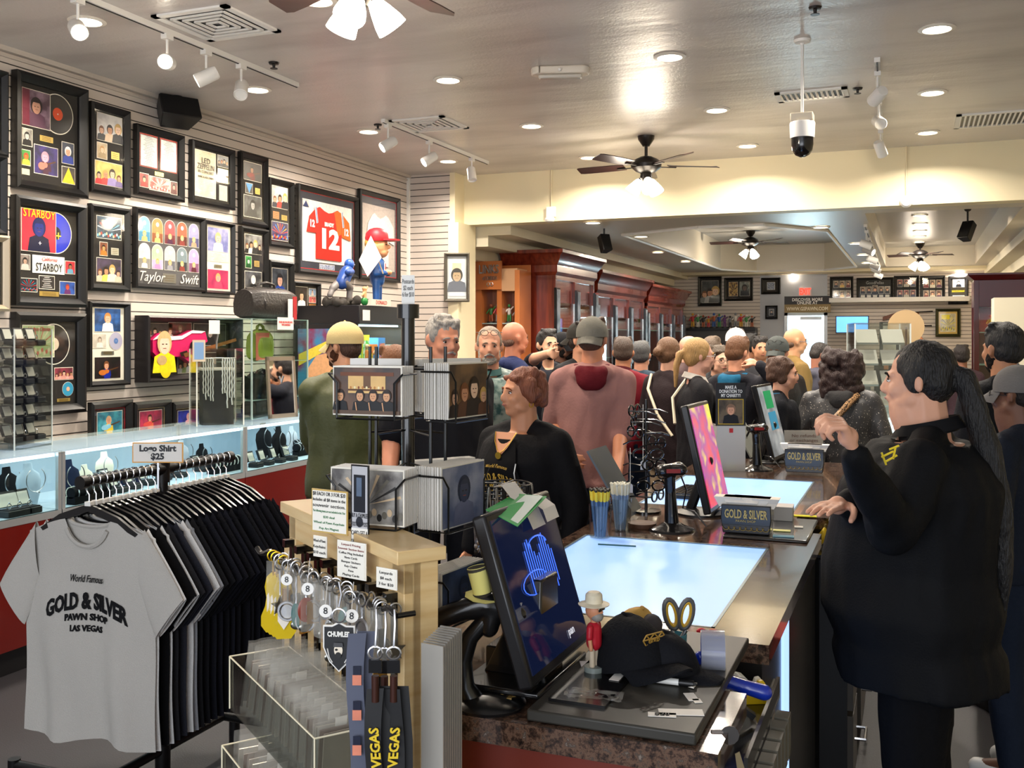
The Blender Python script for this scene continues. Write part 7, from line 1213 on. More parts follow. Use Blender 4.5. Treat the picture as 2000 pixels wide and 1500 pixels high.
for i in range(18):
    x, y = fx0+.1+.24*(i % 3), 7.5+.34*(i//3); o = dup(rb, (x, y, 1.071 if i % 4 == 3 and i > 9 else .762), pi+.2*(i % 3), 'small open ring box in the far glass counters', 'ring boxes in the far counters'); o.scale = (2, 2, 2)
t = thing('glasses_tower', 'clear tower of tilted jewellery trays standing on the far glass counter', 'display tower', (fx0+.24, 8.3, 1.07), .2); m = MB(); w_, h_ = .2, .68
for s in (-1, 1): m.bb((s*w_-.003, -.2, 0), (s*w_+.003, .2, h_), ACRYL).bb((-w_, s*.2-.003, 0), (w_, s*.2+.003, h_), ACRYL)
[m.bb((s*w_-.005, q*.2-.005, 0), (s*w_+.005, q*.2+.005, h_), M('e8ece8', .1, alpha=.7)) for s in (-1, 1) for q in (-1, 1)]; m.bb((-w_, -.2, h_), (w_, .2, h_+.006), ACRYL); m.build('acrylic_case', t); m = MB()
for r in range(4):
    for c_ in (-1, 1): m.box((c_*.095, -.05, .1+.16*r), (.16, .16, .02), M('8a8880', .5), Matrix.Rotation(.7, 3, 'X'))
m.build('tilted_tray', t)
p = (fx0+.44, 8.75, 1.07); t = thing('leather_rack', 'round topped wooden rack hung with small coloured trinkets beside the tower', 'display rack', p, .1); MB().cyl((0, 0, 0), (0, 0, .66), .012, WOODF).build('pole', t); m = MB(); m.lathe([(0, -.01), (.14, -.01), (.14, .01), (0, .01)], M('b89a70', .6), c=(0, 0, .66), axis=(0, 1, 0), a0=0, a1=2*pi); m.build('round_header', t)
for k in range(30): q = tag(MB().box((0, 0, 0), (.035, .02, .07), M(['8a5a38', '5a3a28', '2a5a3a', 'b8a070', '1c1c20', 'a83a3a'][k % 6], .5)).build('trinket', loc=(p[0]-.15+.06*(k % 6), p[1]-.03, p[2]+.08+.09*(k//6)), rot=(0, .1*(k % 3), 0)), '%s trinket hanging on the wooden rack of the far counter' % ['tan', 'brown', 'green', 'cream', 'black', 'red'][k % 6], 'trinket', '%s trinkets' % ['tan', 'brown', 'green', 'cream', 'black', 'red'][k % 6])
# round table mirror near the curly haired woman, frames on the far counter
for px, py, D, w_, h_, c1, lb in ((1745, 665, 11.5, .3, .42, 'd8dcd0', 'grey framed certificate standing beyond the far counter'), (1770, 668, 11.0, .2, .36, '9a6a6a', 'small colourful framed photo beyond the far counter')):
    a = atD(px, py, D); t = thing('standing_frame', lb, 'framed picture', (a.x, a.y, 0), TH); MB().bb((-w_/2, 0, a.z-h_/2), (w_/2, .03, a.z+h_/2), M('3a4444', .4)).build('frame', t); m = MB(); m.bb((-w_/2+.03, -.004, a.z-h_/2+.04), (w_/2-.03, 0, a.z+h_/2-.04), NZ(c1, 'b8b4a8', 5)); m.build('photo', t); MB().bb((-.15, .03, 0), (.15, .2, a.z-h_/2), BLACK).build('support_block', t)
# ------------------------------------------------------------------ people
def fold(me, A=.006, s=(9, 9, 4), seed=0):
    ns = [n.vector.copy() for n in me.vertex_normals]
    for v, n in zip(me.vertices, ns):
        p = v.co; q = V((p.x*s[0]+seed, p.y*s[1], p.z*s[2]+p.x*3)); v.co = p+n*A*(noise.noise(q)+.5*noise.noise(q*2.3))
def hand(mb, w, d, pn, side, curl=.35, k=1, point=False, thumb=.5):
    d = d.normalized(); pn = (pn-d*pn.dot(d)).normalized(); lat = d.cross(pn).normalized()*side
    for o in (-.026, -.009, .009, .026): mb.caps(w+d*.0, w+(d*.082+lat*o)*k, .017*k, r2=.0125*k, n=8)
    mb.ell(w+d*.045*k, (.03*k,)*3 if 0 else (.028*k, .028*k, .028*k), n=10, k=6)
    for i, (o, L_) in enumerate(((-.032, .88), (-.011, 1.0), (.011, .95), (.031, .78))):
        p = w+(d*.084+lat*o)*k; a = curl*(1+.12*i)*(.05 if (point and i == 0) else (1.6 if point else 1)); dd = d+lat*o*1.6
        ang = 0
        for j, l in enumerate((.042, .027, .021)):
            ang += a; q = p+(dd.normalized()*cos(ang)+pn*sin(ang))*l*L_*k; mb.caps(p, q, (.0098-.0008*j)*k, r2=(.009-.0008*j)*k, n=8); p = q
    b = w+(d*.022-lat*.026)*k; p = b
    for j, l in enumerate((.038, .03, .024)):
        t = (d*(.75+.1*j)-lat*(.75-.3*j)+pn*(thumb*(.5+.3*j))).normalized(); q = p+t*l*k; mb.caps(p, q, (.0125-.001*j)*k, r2=(.011-.001*j)*k, n=8); p = q
PEOPLE = []
def person(px, ytop, D, face, label, skin='d9a17c', hair=('short', '3a2a20'), top=('24242a', 'long'), leg='2a3040', b=1, bd=1, belly=0, hem=.9, head=0, pitch=0, roll=0, arms=None, beard=None, glasses=None, cap=None, hood=None, collar=None, vox=None, pose='std', shoes='1c1a1a', hcurl=(.35, .35), point=(False, False), kids=True, off=0, neck='', fem=0, fA=.007, height=None):
    Ht = EYE+(658-ytop)*D/FPX; capx = .012 if cap else (0 if hair[0] == 'bald' else .012)
    k = (height or Ht-capx)/1.75; dz = (Ht-capx)-1.75*k
    loc = atD(px, 658, D); loc.z = 0; rz = TH+radians(face); t = thing('person', label, 'person', loc, rz, None)
    S = lambda x, y, z: V((x*k, y*k, z*k)) if z < .02 else V((x*k, y*k, z*k+dz*(z/1.75)))
    vox = vox or (.0075 if D < 5.2 else .01); Ri = Matrix.Rotation(-rz, 3, 'Z')
    def L(p): return Ri @ (atD(*p)-loc) if len(p) == 3 and abs(p[0]) > 5 else S(*p)
    hc = S(0, -.015, 1.628); RH = Matrix.Rotation(radians(head), 3, 'Z') @ Matrix.Rotation(radians(pitch), 3, 'X') @ Matrix.Rotation(radians(roll), 3, 'Y'); hs = .97*k
    Hh = lambda x, y, z: hc+RH @ V((x, y, z))*hs
    A = {}
    for s, nm in ((-1, 'R'), (1, 'L')):
        a = (arms or {}).get(nm); el, wr = (L(a[0]), L(a[1])) if a else (S(s*(.235*(1+(b-1)*.8)), .03, 1.13), S(s*(.24*(1+(b-1)*.8)), -.05, .89))
        hd = (L(a[2])-wr).normalized() if a and len(a) > 2 else (wr-el).normalized(); pn = V(a[3]) if a and len(a) > 3 else V((-s, -.1, 0)); A[nm] = (S(s*.165*(1+(b-1)*.65), .015, 1.405), el, wr, hd, pn, s)
    # skin: head, neck, arms, hands, core, legs in one surface
    m = MB(); e = lambda c, r: m.ell(Hh(*c), [q*hs for q in r], R=RH, n=20, k=14)
    e((0, .012, .035), (.074, .092, .087)); e((0, -.03, -.015), (.062, .062, .085)); e((0, -.035, -.07), (.044, .045, .04)); e((0, -.062, -.088), (.02, .02, .016))
    for s in (-1, 1): e((s*.036, -.058, -.022), (.024, .026, .026)); e((s*.07, .01, -.005), (.008, .016, .03)); e((s*.081, .016, .003), (.01, .016, .027)); e((s*.084, .02, -.016), (.007, .009, .01)); e((s*.045, -.02, -.06), (.022, .04, .025)); m.caps(Hh(s*.012, -.085, .027), Hh(s*.045, -.07, .026), .009*hs, r2=.007*hs)
    m.caps(Hh(0, -.086, .018), Hh(0, -.104, -.02), .008*hs, r2=.012*hs); e((0, -.1, -.027), (.017, .012, .009)); m.caps(Hh(-.018, -.086, -.052), Hh(.018, -.086, -.052), .008*hs); e((0, -.088, -.05), (.016, .01, .009))
    m.caps(Hh(0, .015, -.05), S(0, .01, 1.44), .055*k*sqrt(b), r2=.062*k*sqrt(b)); m.caps(S(-.09, .01, 1.4), S(.09, .01, 1.4), .045*k)
    if b > 1.25: e((0, -.03, -.075), (.06, .058, .04)); e((0, -.01, -.05), (.074, .05, .05)); m.caps(Hh(0, -.02, -.09), S(0, -.0, 1.44), .066*k)
    for nm in 'RL':
        sh, el, wr, hd, pn, s = A[nm]; m.caps(sh, el, .05*k, r2=.042*k*sqrt(b)); m.caps(el, wr, .041*k*sqrt(b), r2=.028*k); hand(m, wr+hd*.01, hd, pn, s, hcurl[0 if nm == 'R' else 1], k, point[0 if nm == 'R' else 1])
    TR = [(.86, .165, .11), (.95, .17, .12), (1.08, .15, .11), (1.2, .155, .115), (1.32, .175, .12), (1.4, .165, .1), (1.45, .1, .075)]
    def torso(mb, g, z0=.86, flare=0):
        rs = []
        zs = [z0+(.86-z0)*i/3 for i in range(3)] if z0 < .85 else []
        for z, w_, d_ in [(zz, .165+flare*(.86-zz), .12+flare*(.86-zz)) for zz in zs]+[q for q in TR if q[0] >= z0-.001]:
            bl = belly*max(0, 1-abs(z-1.05)/.33); chest = .03*fem*max(0, 1-abs(z-1.28)/.1)
            rs.append([S(w_*b*cos(a)+g*cos(a), (d_*bd+g)*sin(a)-(bl+chest)*(1 if sin(a) < 0 else .0)*abs(sin(a))**.7, z) for a in [2*pi*i/20 for i in range(20)]])
        mb.loft(rs, WHITE)
    torso(m, -.015)
    feet = {'std': ((-.1, 0), (.1, 0)), 'step': ((-.1, -.12), (.1, .12))}[pose]
    K = {}
    for i, s in enumerate((-1, 1)):
        fx, fy = feet[i]; hp = S(s*.085*b, 0, .9); kn = S((s*.09*b+fx)/2, fy*.5-.02, .5); an = S(fx, fy+.02, .09); K[s] = (hp, kn, an); m.caps(hp, kn, .075*k, r2=.05*k); m.caps(kn, an, .05*k, r2=.035*k); m.caps(an, S(fx, fy-.12, .04), .033*k)
    SKM = M(skin, .5, var=.1, sc=18, spec=.4); bo = remesh(m, 'body', vox, t, 3, SKM)
    # clothes
    m = MB(); torso(m, .014, hem if hem < .86 else .86, .1 if hem < .8 else .03)
    long_ = top[1] == 'long'
    for nm in 'RL':
        sh, el, wr, hd, pn, s = A[nm]; m.caps(S(s*.02, .025, 1.475), sh+V((0, 0, .012)), .052*k, r2=.058*k); m.caps(S(s*.08, .01, 1.38), sh, .07*k, r2=.062*k*sqrt(b)); 
        if top[1] == 'elbow': m.caps(sh, el, .066*k*sqrt(b), r2=.06*k*sqrt(b))
        elif long_: m.caps(sh, el, .066*k*sqrt(b), r2=.06*k*sqrt(b)); m.caps(el, wr-(wr-el).normalized()*.005, .058*k*sqrt(b), r2=.043*k)
        else: m.caps(sh, sh+(el-sh)*.8, .066*k*sqrt(b), r2=.068*k*sqrt(b))
    m.caps(S(-.06, .015, 1.44), S(.06, .015, 1.44), .056*k)
    if hood: m.caps(S(-.07, .08, 1.45), S(.07, .08, 1.45), .05*k); m.caps(S(0, .1, 1.44), S(0, .11, 1.36), .06*k, r2=.04*k)
    TM = M(top[0], .75, bump=.25, sc=120) if len(top) < 3 else top[2]
    tm = remesh(m, top[3] if len(top) > 3 else 'shirt', .011 if D < 5 else .014, t, 3, TM, fn=lambda me: fold(me, fA, seed=px))
    if hood: m = MB(); [m.caps(S(s*.09, .02, 1.475), S(s*.055, .12, 1.455), .03*k, r2=.036*k) for s in (-1, 1)]; m.caps(S(-.055, .12, 1.455), S(.055, .12, 1.455), .036*k); m.ell(S(0, .13, 1.42), (.085*k, .045*k, .07*k)); remesh(m, 'hood', .011, t, 3, M(hood, .8, bump=.2, sc=120), fn=lambda me: fold(me, .006, seed=px))
    if collar: m = MB(); m.loft([[S(.066*b*cos(a), .015+.066*(1+(b-1)*.6)*sin(a), z+.02*sin(a)) for a in [2*pi*i/20 for i in range(20)]] for z in (1.47, 1.515)]+[[S((.074+.012*b)*cos(a), .015+.084*(1+(b-1)*.6)*sin(a), 1.48+.02*sin(a)) for a in [2*pi*i/20 for i in range(20)]]], M(collar, .7), cap=False); m.build('collar', t)
    m = MB()
    for s in (-1, 1): hp, kn, an = K[s]; m.caps(hp, kn, .096*k*sqrt(b), r2=.074*k*sqrt(b)); m.caps(kn, an, .072*k*sqrt(b), r2=.06*k)
    m.caps(S(-.07*b, .0, .93), S(.07*b, .0, .93), .11*k*sqrt(b)); remesh(m, 'trousers', .014, t, 3, M(leg, .8, bump=.2, sc=90, var=.15), fn=lambda me: fold(me, .008, seed=px+3))
    for i, s in enumerate((-1, 1)):
        fx, fy = feet[i]; m = MB(); m.caps(S(fx, fy+.04, .05), S(fx, fy-.13, .04), .045*k, r2=.038*k); m.bb(*[S(fx-.035, fy-.15, 0), S(fx+.035, fy+.07, .03)], WHITE); remesh(m, 'shoe', .01, t, 2, M(shoes, .5))
    # face
    if abs(((face+head+180) % 360)-180) < 125:
        for s in (-1, 1):
            m = MB(); m.ell(Hh(s*.03, -.079, .006), [q*hs for q in (.0105, .008, .0048)], M('e8e4de', .25), R=RH, n=12, k=8); m.ell(Hh(s*.03, -.0845, .006), [q*hs for q in (.0066, .0036, .0046)], M('2a1c14', .2), R=RH, n=10, k=6); m.tube([Hh(s*.03+x, -.085+abs(x)*.35, .0135-x*x*25) for x in (-.013, -.006, 0, .006, .013)], .0022*hs, M('3a2018', .6), n=5); m.build('eye', t)
            m = MB(); m.tube([Hh(s*(.012+.008*i_), -.0925+.0035*i_*(i_ > 1), .028+.002*i_-.0012*i_*i_) for i_ in range(5)], [.003*hs, .0042*hs, .0042*hs, .0035*hs, .002*hs], M(hair[1] if hair[0] != 'bald' else '5a4030', .9), n=6); m.build('eyebrow', t)
        m = MB(); m.tube([Hh(x, -.0975+abs(x)*.35, -.0515+(.001 if abs(x) < .01 else 0)) for x in (-.021, -.012, 0, .012, .021)], [.0015*hs, .0035*hs, .004*hs, .0035*hs, .0015*hs], M('a05a50' if skin > 'a' else '6a3a34', .5), n=6); m.build('mouth', t)
    # hair
    hk, hcx = hair; m = MB(); E = lambda c, r: m.ell(Hh(*c), [q*hs for q in r], R=RH, n=18, k=12)
    HM = M(hcx, .55, bump=.9, sc=60, var=.35, scl=(3, 3, .6)); rg = random.Random(px)
    if hk in ('short', 'buzz'):
        th = .009 if hk == 'short' else .004
        E((0, .022, .045), (.074+th, .086+th, .083+th)); E((0, .05, .0), (.068+th, .052+th, .065)); 
        for s in (-1, 1): E((s*.062, .0, .03), (.018, .03, .035))
        if hk == 'short': 
            for i in range(26): a, c = rg.uniform(-1.2, 1.2), rg.uniform(-.6, 1.3); E((.07*sin(a), .02-.075*cos(a)*cos(c), .05+.078*sin(abs(c)+.3)), (.016, .02, .012))
    elif hk == 'bald': E((0, .055, -.02), (.066, .04, .035))
    elif hk in ('bob', 'long', 'bun', 'pony', 'curly'):
        E((0, .022, .045), (.085, .095, .09)); E((0, .055, .0), (.08, .055, .07))
        for s in (-1, 1): E((s*.068, .012, .02), (.02, .045, .05))
        if hk == 'bob':
            for i in range(60): a = rg.uniform(-2.1, 2.1); zz = rg.uniform(-.045, .11); q_ = sqrt(max(.2, 1-(max(0, zz-.03)/.11)**2)); E((.084*sin(a)*q_, .03+.078*cos(a)*q_, zz), (.024, .026, .03))
            for i in range(7): E((-.051+.017*i, -.058, .075), (.016, .014, .016))
        if hk == 'long':
            for i in range(16): a = rg.uniform(-1.7, 1.7); m.caps(Hh(.07*sin(a), .02+.07*cos(a), .0), Hh(.085*sin(a), .04+.06*cos(a), -.2), .026*hs, r2=.014*hs)
        if hk == 'curly':
            for i in range(170): a, z = rg.uniform(-2.1, 2.1), rg.uniform(-.2, .12); r = .118*sqrt(max(.3, 1-(max(0, z-.02)/.14)**2)); E(((r+.01)*sin(a)*1.05, .02+(r)*cos(a), z*1.15), (rg.uniform(.024, .036),)*3)
        if hk == 'bun': m.caps(Hh(.0, .115, .03), Hh(0, .13, .02), .036*hs); [E((rg.uniform(-.03, .03), .13+rg.uniform(-.01, .02), .025+rg.uniform(-.03, .03)), (.02, .02, .02)) for i in range(8)]
        if hk == 'pony':
            pt = [Hh(0, .1, .035), Hh(0, .135, .02), Hh(0, .16, -.06), Hh(0, .165 if D > 4 else .2, -.2)]+([Hh(.0, .225, -.36), Hh(.0, .24, -.52), Hh(0, .245, -.7)] if D < 4 else []); rr_ = [.024, .032, .038, .04, .042, .034, .01] if D < 4 else [.018, .026, .024, .012]
            for i in range(len(pt)-1): m.caps(pt[i], pt[i+1], rr_[i]*hs, r2=rr_[i+1]*hs)
    if hk != 'none':
        def hf(me):
            if D < 5.4: fold(me, .005 if hk != 'curly' else .008, (38, 38, 9) if hk != 'curly' else (50, 50, 50), px)
        remesh(m, 'hair', .006 if D < 5.2 else .009, t, 2, HM, fn=hf)
    if beard:
        m = MB(); E((0, -.036, -.068), (.049, .05, .043)); E((0, -.064, -.088), (.026, .024, .02)); m.caps(Hh(-.026, -.084, -.052), Hh(0, -.0985, -.04), .007*hs); m.caps(Hh(.026, -.084, -.052), Hh(0, -.0985, -.04), .007*hs)
        if len(beard) < 2 or beard[1] != 'g':
            for s in (-1, 1): E((s*.05, -.012, -.045), (.019, .035, .045))
        remesh(m, 'beard', .005, t, 1, M(beard[0], .9, bump=.8, sc=120, var=.4), fn=lambda me: fold(me, .003, (60, 60, 60)))
    if cap:
        cc_, rev = cap[0], (len(cap) > 1 and cap[1]); CM = M(cc_, .8, bump=.2, sc=150); yy = -1 if not rev else 1
        m = MB(); m.T = Matrix.Translation(hc) @ RH.to_4x4() @ Matrix.Scale(hs, 4); rs = []
        for i in range(8): a = (pi/2)*i/7.1; rs.append([V((.091*cos(a)*cos(q), .014+.106*cos(a)*sin(q), .045+.095*sin(a))) for q in [2*pi*j/24 for j in range(24)]])
        m.loft([[p-V((0, 0, .025)) for p in rs[0]]]+rs, CM); m.ell((0, .012, .14), .006, CM, n=8, k=4); co_ = m.build('cap', t)
        m = MB(); m.T = Matrix.Translation(hc) @ RH.to_4x4() @ Matrix.Scale(hs, 4); q = [-1.1+2.2*i/12 for i in range(13)]; r1 = [V((.082*sin(a), .012+yy*.1*cos(a), .03-.014*abs(sin(a))**2)) for a in q]; r2 = [V((.082*sin(a), .012+yy*(.097+.07)*cos(a)+yy*.0, -.012-.02*abs(sin(a))**2)) for a in q]
        m.loft([r1, r2, [p-V((0, 0, .004)) for p in r2], [p-V((0, 0, .004)) for p in r1]], CM, closed=False, cap=False); m.build('brim', co_)
        if rev: m = MB(); m.T = Matrix.Translation(hc) @ RH.to_4x4() @ Matrix.Scale(hs, 4); m.ell((0, -.085, .05), (.035, .012, .02), M(skin, .5)); m.build('strap_gap', co_)
    if glasses:
        m = MB(); m.T = Matrix.Translation(hc) @ RH.to_4x4() @ Matrix.Scale(hs, 4); up = .085 if glasses[-1:] == '+' else 0; gm = M(glasses.strip('+'), .3)
        for s in (-1, 1): m.tube([(s*.031+.024*cos(a), -.098+.01*abs(cos(a))*(1 if s*cos(a) > 0 else 0)+up*.25, .003+up+.017*sin(a)) for a in [2*pi*i/14 for i in range(14)]], .0022, gm, n=5, closed=True); m.cyl((s*.056, -.085+up*.25, .006+up), (s*.08, .015, .006+up), .002, gm, n=5)
        m.cyl((-.008, -.1+up*.25, .006+up), (.008, -.1+up*.25, .006+up), .002, gm, n=5); m.build('glasses', t)
    PEOPLE.append((t, S, Hh, k)); return t, S, tm
BK_ = '15161a'
# the employee with the ponytail
emp, S, tm = person(1803, 661, 2.85, -118, 'large employee with long black ponytail in black polo, one hand raised over the counter', skin='d8a184', hair=('pony', '0e0c0d'), top=('101013', 'long', M('0e0f12', .7, bump=.15, sc=200), 'polo_shirt'), leg='0d0d10', b=1.5, bd=1.75, belly=.11, hem=.74, head=-4, vox=.0048, collar='101013',
    arms={'L': ((1742, 1030, 2.6), (1672, 890, 2.42), (1640, 815, 2.4), (-.2, -.2, -1)), 'R': ((1735, 1010, 2.95), (1655, 985, 2.72), (1600, 990, 2.62), (0, 0, -1))}, hcurl=(.12, .85), fA=.011)
m = MB()
for i, (a, b_) in enumerate((((0, 0), (.03, .015)), ((.01, -.012), (.04, .005)), ((.02, .02), (.045, .03)), ((.0, .012), (.012, -.02)), ((.03, -.005), (.036, .025)))): m.cyl(Matrix.Rotation(-emp.rotation_euler.z, 3, 'Z') @ (atD(1722+a[0]*750, 893-a[1]*750, 2.52)-emp.location), Matrix.Rotation(-emp.rotation_euler.z, 3, 'Z') @ (atD(1722+b_[0]*750, 893-b_[1]*750, 2.52)-emp.location), .0028, M('e8d020', .6), n=5)
m.build('embroidery', emp); 
person(1962, 628, 4.5, -165, 'man with thick black hair and dark collar behind the ponytailed employee', skin='b07a58', hair=('short', '0c0b0c'), top=('1b1c20', 'long'), b=1.15, collar='1b1c20', leg='1c222c', beard=('1c1614',))
person(1990, 712, 3.75, -140, 'person in grey cap and navy hooded top at the picture edge', skin='6e4a38', hair=('buzz', '14100e'), top=('1c222e', 'long'), b=1.35, cap=('6a6866',), glasses='2a2a2a', hood='161b26', leg='1d2534', shoes='dcdcd8')
person(672, 628, 5.1, -150, 'man in olive bomber jacket and tan cap, seen from behind', skin='c8906e', hair=('buzz', '4a3022'), top=('4a4d2a', 'long', M('484c29', .6, bump=.2, sc=60), 'jacket'), hem=.9, b=1.12, bd=1.25, cap=('c8b27e',), beard=('4a2c1c',), head=30, leg='3a2830', collar='4a4d2a', arms={'L': ((606, 850, 5.15), (636, 920, 5.35)), 'R': ((745, 860, 5.2), (716, 915, 5.35))}, fA=.012)
person(864, 612, 4.85, 25, 'heavy grey haired man in black short sleeved polo behind the postcard spinner', skin='c8876a', hair=('short', 'a09a92'), top=('17171a', 'short', M('16161a', .75), 'polo_shirt'), b=1.35, bd=1.3, belly=.08, head=5, pitch=8, beard=('b0a49a', 'g'), leg='16161a', collar='17171a', arms={'R': ((765, 860, 4.75), (757, 985, 4.55)), 'L': ((930, 850, 4.85), (925, 950, 4.65))})
person(768, 672, 5.9, 60, 'girl with brown hair bending her head behind the spinner pole', skin='e0b090', hair=('bun', '6e4426'), top=('1b1b1f', 'long'), pitch=35, b=.85)
person(955, 634, 5.8, 10, 'grey bearded man in a teal patterned shirt with sunglasses on his head', skin='c98f72', hair=('buzz', '8a7a68'), top=('4a6a6a', 'short', NZ('27504e', '8a9c94', 22), 'patterned_shirt'), beard=('9a948a',), glasses='5a4a3a+', head=-8, b=1.1, leg='26303c', collar='3a5c5a')
person(1002, 628, 6.9, 120, 'bald man in navy hooded top facing the orange shelves', skin='b8765a', hair=('bald', '6a4a3a'), top=('20284a', 'long'), hood='20284a', head=0)
ladyT, LS, ltm = person(1022, 712, 4.05, -38, 'short woman with auburn bob in black hooded jacket and gold lettered shirt', skin='c78a66', hair=('bob', '7a4228'), top=('131214', 'long', M('121113', .8, bump=.2, sc=100), 'hooded_jacket'), hood='121113', b=1.22, bd=1.25, fem=1, head=-22, leg='131214', pitch=-2)
person(1068, 641, 7.4, 25, 'young bearded man in dark printed shirt pointing ahead', skin='d8a484', hair=('short', '1c1614'), top=('24262e', 'short'), beard=('1c1614',), arms={'R': ((1045, 700, 6.9), (1072, 690, 6.4), (1090, 692, 6.2))}, point=(True, False), hcurl=(.9, .3))
person(1098, 648, 8.2, 60, 'man in a black cap with arms folded behind the pointing man', skin='5a3a2a', hair=('buzz', '14100e'), top=('18181c', 'short'), cap=('17171a',), beard=('14100e',))
person(1136, 627, 6.7, 30, 'person in a dark brimless looking cap half hidden by the pink sweater', skin='d8a080', hair=('short', '2c2420'), top=('2a2a2c', 'long'), cap=('2e2c28', 1), head=25)
person(1157, 618, 5.6, 172, 'man in pink pullover with maroon hood and grey backwards cap', skin='b87a5a', hair=('short', '4a3020'), top=('8a6460', 'elbow', M('936a64', .85, bump=.2, sc=80), 'pullover'), hood='5a141c', cap=('6a675e', 1), b=1.12, hem=.82, leg='2a3d4a', head=-10, arms={'R': ((1212, 850, 5.5), (1205, 930, 5.25)), 'L': ((1080, 830, 5.7), (1110, 880, 5.4))}, fA=.011)
person(1216, 656, 7.3, 150, 'man in a maroon zip sweater beside the pink pullover', skin='b07858', hair=('short', '4a3a30'), top=('6a1420', 'long'), b=1.15, leg='1c2a3c', head=20, collar='4a1018')
person(1252, 664, 7.8, 160, 'grey haired man in a slate blue sweater facing the mahogany cabinets', skin='c08a70', hair=('short', '4a4a4a'), top=('3c4a58', 'long'), b=1.1, leg='24344a')
def strap(pt, S, pts, w_, mat, name='strap'):
    m = MB(); m.tube([S(*p) for p in pts], w_, mat, n=6); m.build(name, pt)
t, S, _ = person(1306, 656, 6.9, 125, 'young woman with a low bun in brown jacket with cream crossbody strap', skin='d8a488', hair=('bun', '6a4a30'), top=('2a2022', 'long'), leg='b09a7c', b=1.0, hem=.8, fem=.5)
strap(t, S, [(.12, .06, 1.48), (.06, .15, 1.38), (-.05, .16, 1.2), (-.16, .12, 1.05)], .01, M('d8ccb0', .6))
t, S, _ = person(1362, 657, 6.15, 95, 'blonde ponytailed woman in glasses and black puffer coat with cream strap', skin='e0a890', hair=('pony', 'b08a54'), top=('1d1c1f', 'long'), leg='1c1c20', hem=.55, b=1.08, glasses='3a2a24', fem=.5, fA=.014, collar='dcd6cc')
strap(t, S, [(.1, .04, 1.49), (.02, .16, 1.36), (-.08, .17, 1.2)], .01, M('d8ccb0', .6))
person(1402, 672, 7.2, 20, 'girl in glasses and olive beanie peeking between two customers', skin='e0b094', hair=('bob', '4a3a28'), top=('2a2a2c', 'long'), glasses='6a5a50', b=.85)
person(1440, 655, 6.75, 140, 'boy with brown hair in dark jacket with blue hood, arm raised to his face', skin='d89878', hair=('short', '6a4428'), top=('26262c', 'long'), hood='1c5a7a', arms={'R': ((1512, 742, 6.4), (1484, 714, 6.4), (1462, 704, 6.45))}, pitch=12, head=-10, hcurl=(1.0, .3), leg='1c1c20', b=1.05)
person(1520, 656, 7.25, -150, 'man in a grey cap with sunglasses resting on the brim', skin='c08468', hair=('buzz', '5a4030'), top=('2a2624', 'long'), cap=('4a4e4c',), glasses='2a2a2a+', head=120, b=1.1, beard=('6a4a38',))
person(1526, 693, 6.1, 75, 'boy with brown fringe in black and blue hooded top', skin='e0a88c', hair=('bob', '4e3222'), top=('16181e', 'long'), hood='1f4a66', b=.92, pitch=4)
person(1550, 640, 8.3, 100, 'bald man in glasses and tan jacket near the far door', skin='c8946e', hair=('bald', '5a4434'), top=('7a6238', 'long'), glasses='2a3a5a', b=1.1)
person(1598, 668, 9.0, 100, 'person in grey hooded top against the bright doorway', skin='a8705a', hair=('short', '2a2422'), top=('4a4a56', 'long'), hood='4a4a56', pitch=25)
curlyT, CSx, _ = person(1644, 684, 6.3, 158, 'woman with dark curly hair in speckled grey coat with leopard strap', skin='c08a70', hair=('curly', '2c1814'), top=('3a3836', 'long', nodemat('speckled grey cloth', lambda nt, N, L_, b: (lambda v, r: (L_.new(v.outputs[0], r.inputs[0]), L_.new(r.outputs[0], b.inputs['Base Color']), setattr(v.inputs['Scale'], 'default_value', 70)))(N.new('ShaderNodeTexNoise'), ramp(N, [(.66, '3b3a3a'), (.7, 'd8d0c0')]))), 'coat'), b=1.3, bd=1.2, hem=.75, hood='3b3a3a', leg='2a3040', fA=.012)
strap(curlyT, CSx, [(-.11, .1, 1.455), (-.06, .17, 1.4), (.06, .195, 1.26), (.2, .16, 1.12), (.27, .08, 1.05)], .02, NZ('c89a6a', '1c1410', 120))
for px, y, D, fc, lb, sk, hr, tp in ((1485, 655, 9, 0, 'distant man with dark beard looking back toward the photographer', 'c08a6a', ('short', '1c1614'), '3a3a3e'), (1463, 650, 9.5, 150, 'distant person with black hair under the far shelf', '8a5a40', ('short', '141010'), '2a2a30'), (1437, 640, 8.5, 150, 'distant person in a white cap', 'c08a6a', ('short', '3a2a20'), '3a3a3e'), (1345, 655, 8.2, 60, 'balding man behind the blonde ponytailed woman', 'd09a80', ('bald', '5a4434'), '4a3a3a'), (1391, 655, 9.0, 100, 'person with grey brown hair behind the blonde woman', 'c89878', ('short', '6a5a4c'), '3a4044'), (1790, 652, 10.5, 0, 'bald employee behind the far glass counter', 'c08060', ('bald', '4a3830'), '1c1c20'), (1878, 672, 9.5, 170, 'distant dark haired person beside the red cabinet', '8a5a44', ('short', '1c1412'), '3a2a30')):
    person(px, y, D, fc, lb, skin=sk, hair=hr, top=(tp, 'long'), vox=.014, cap=('e8e4dc',) if 'white cap' in lb else None)
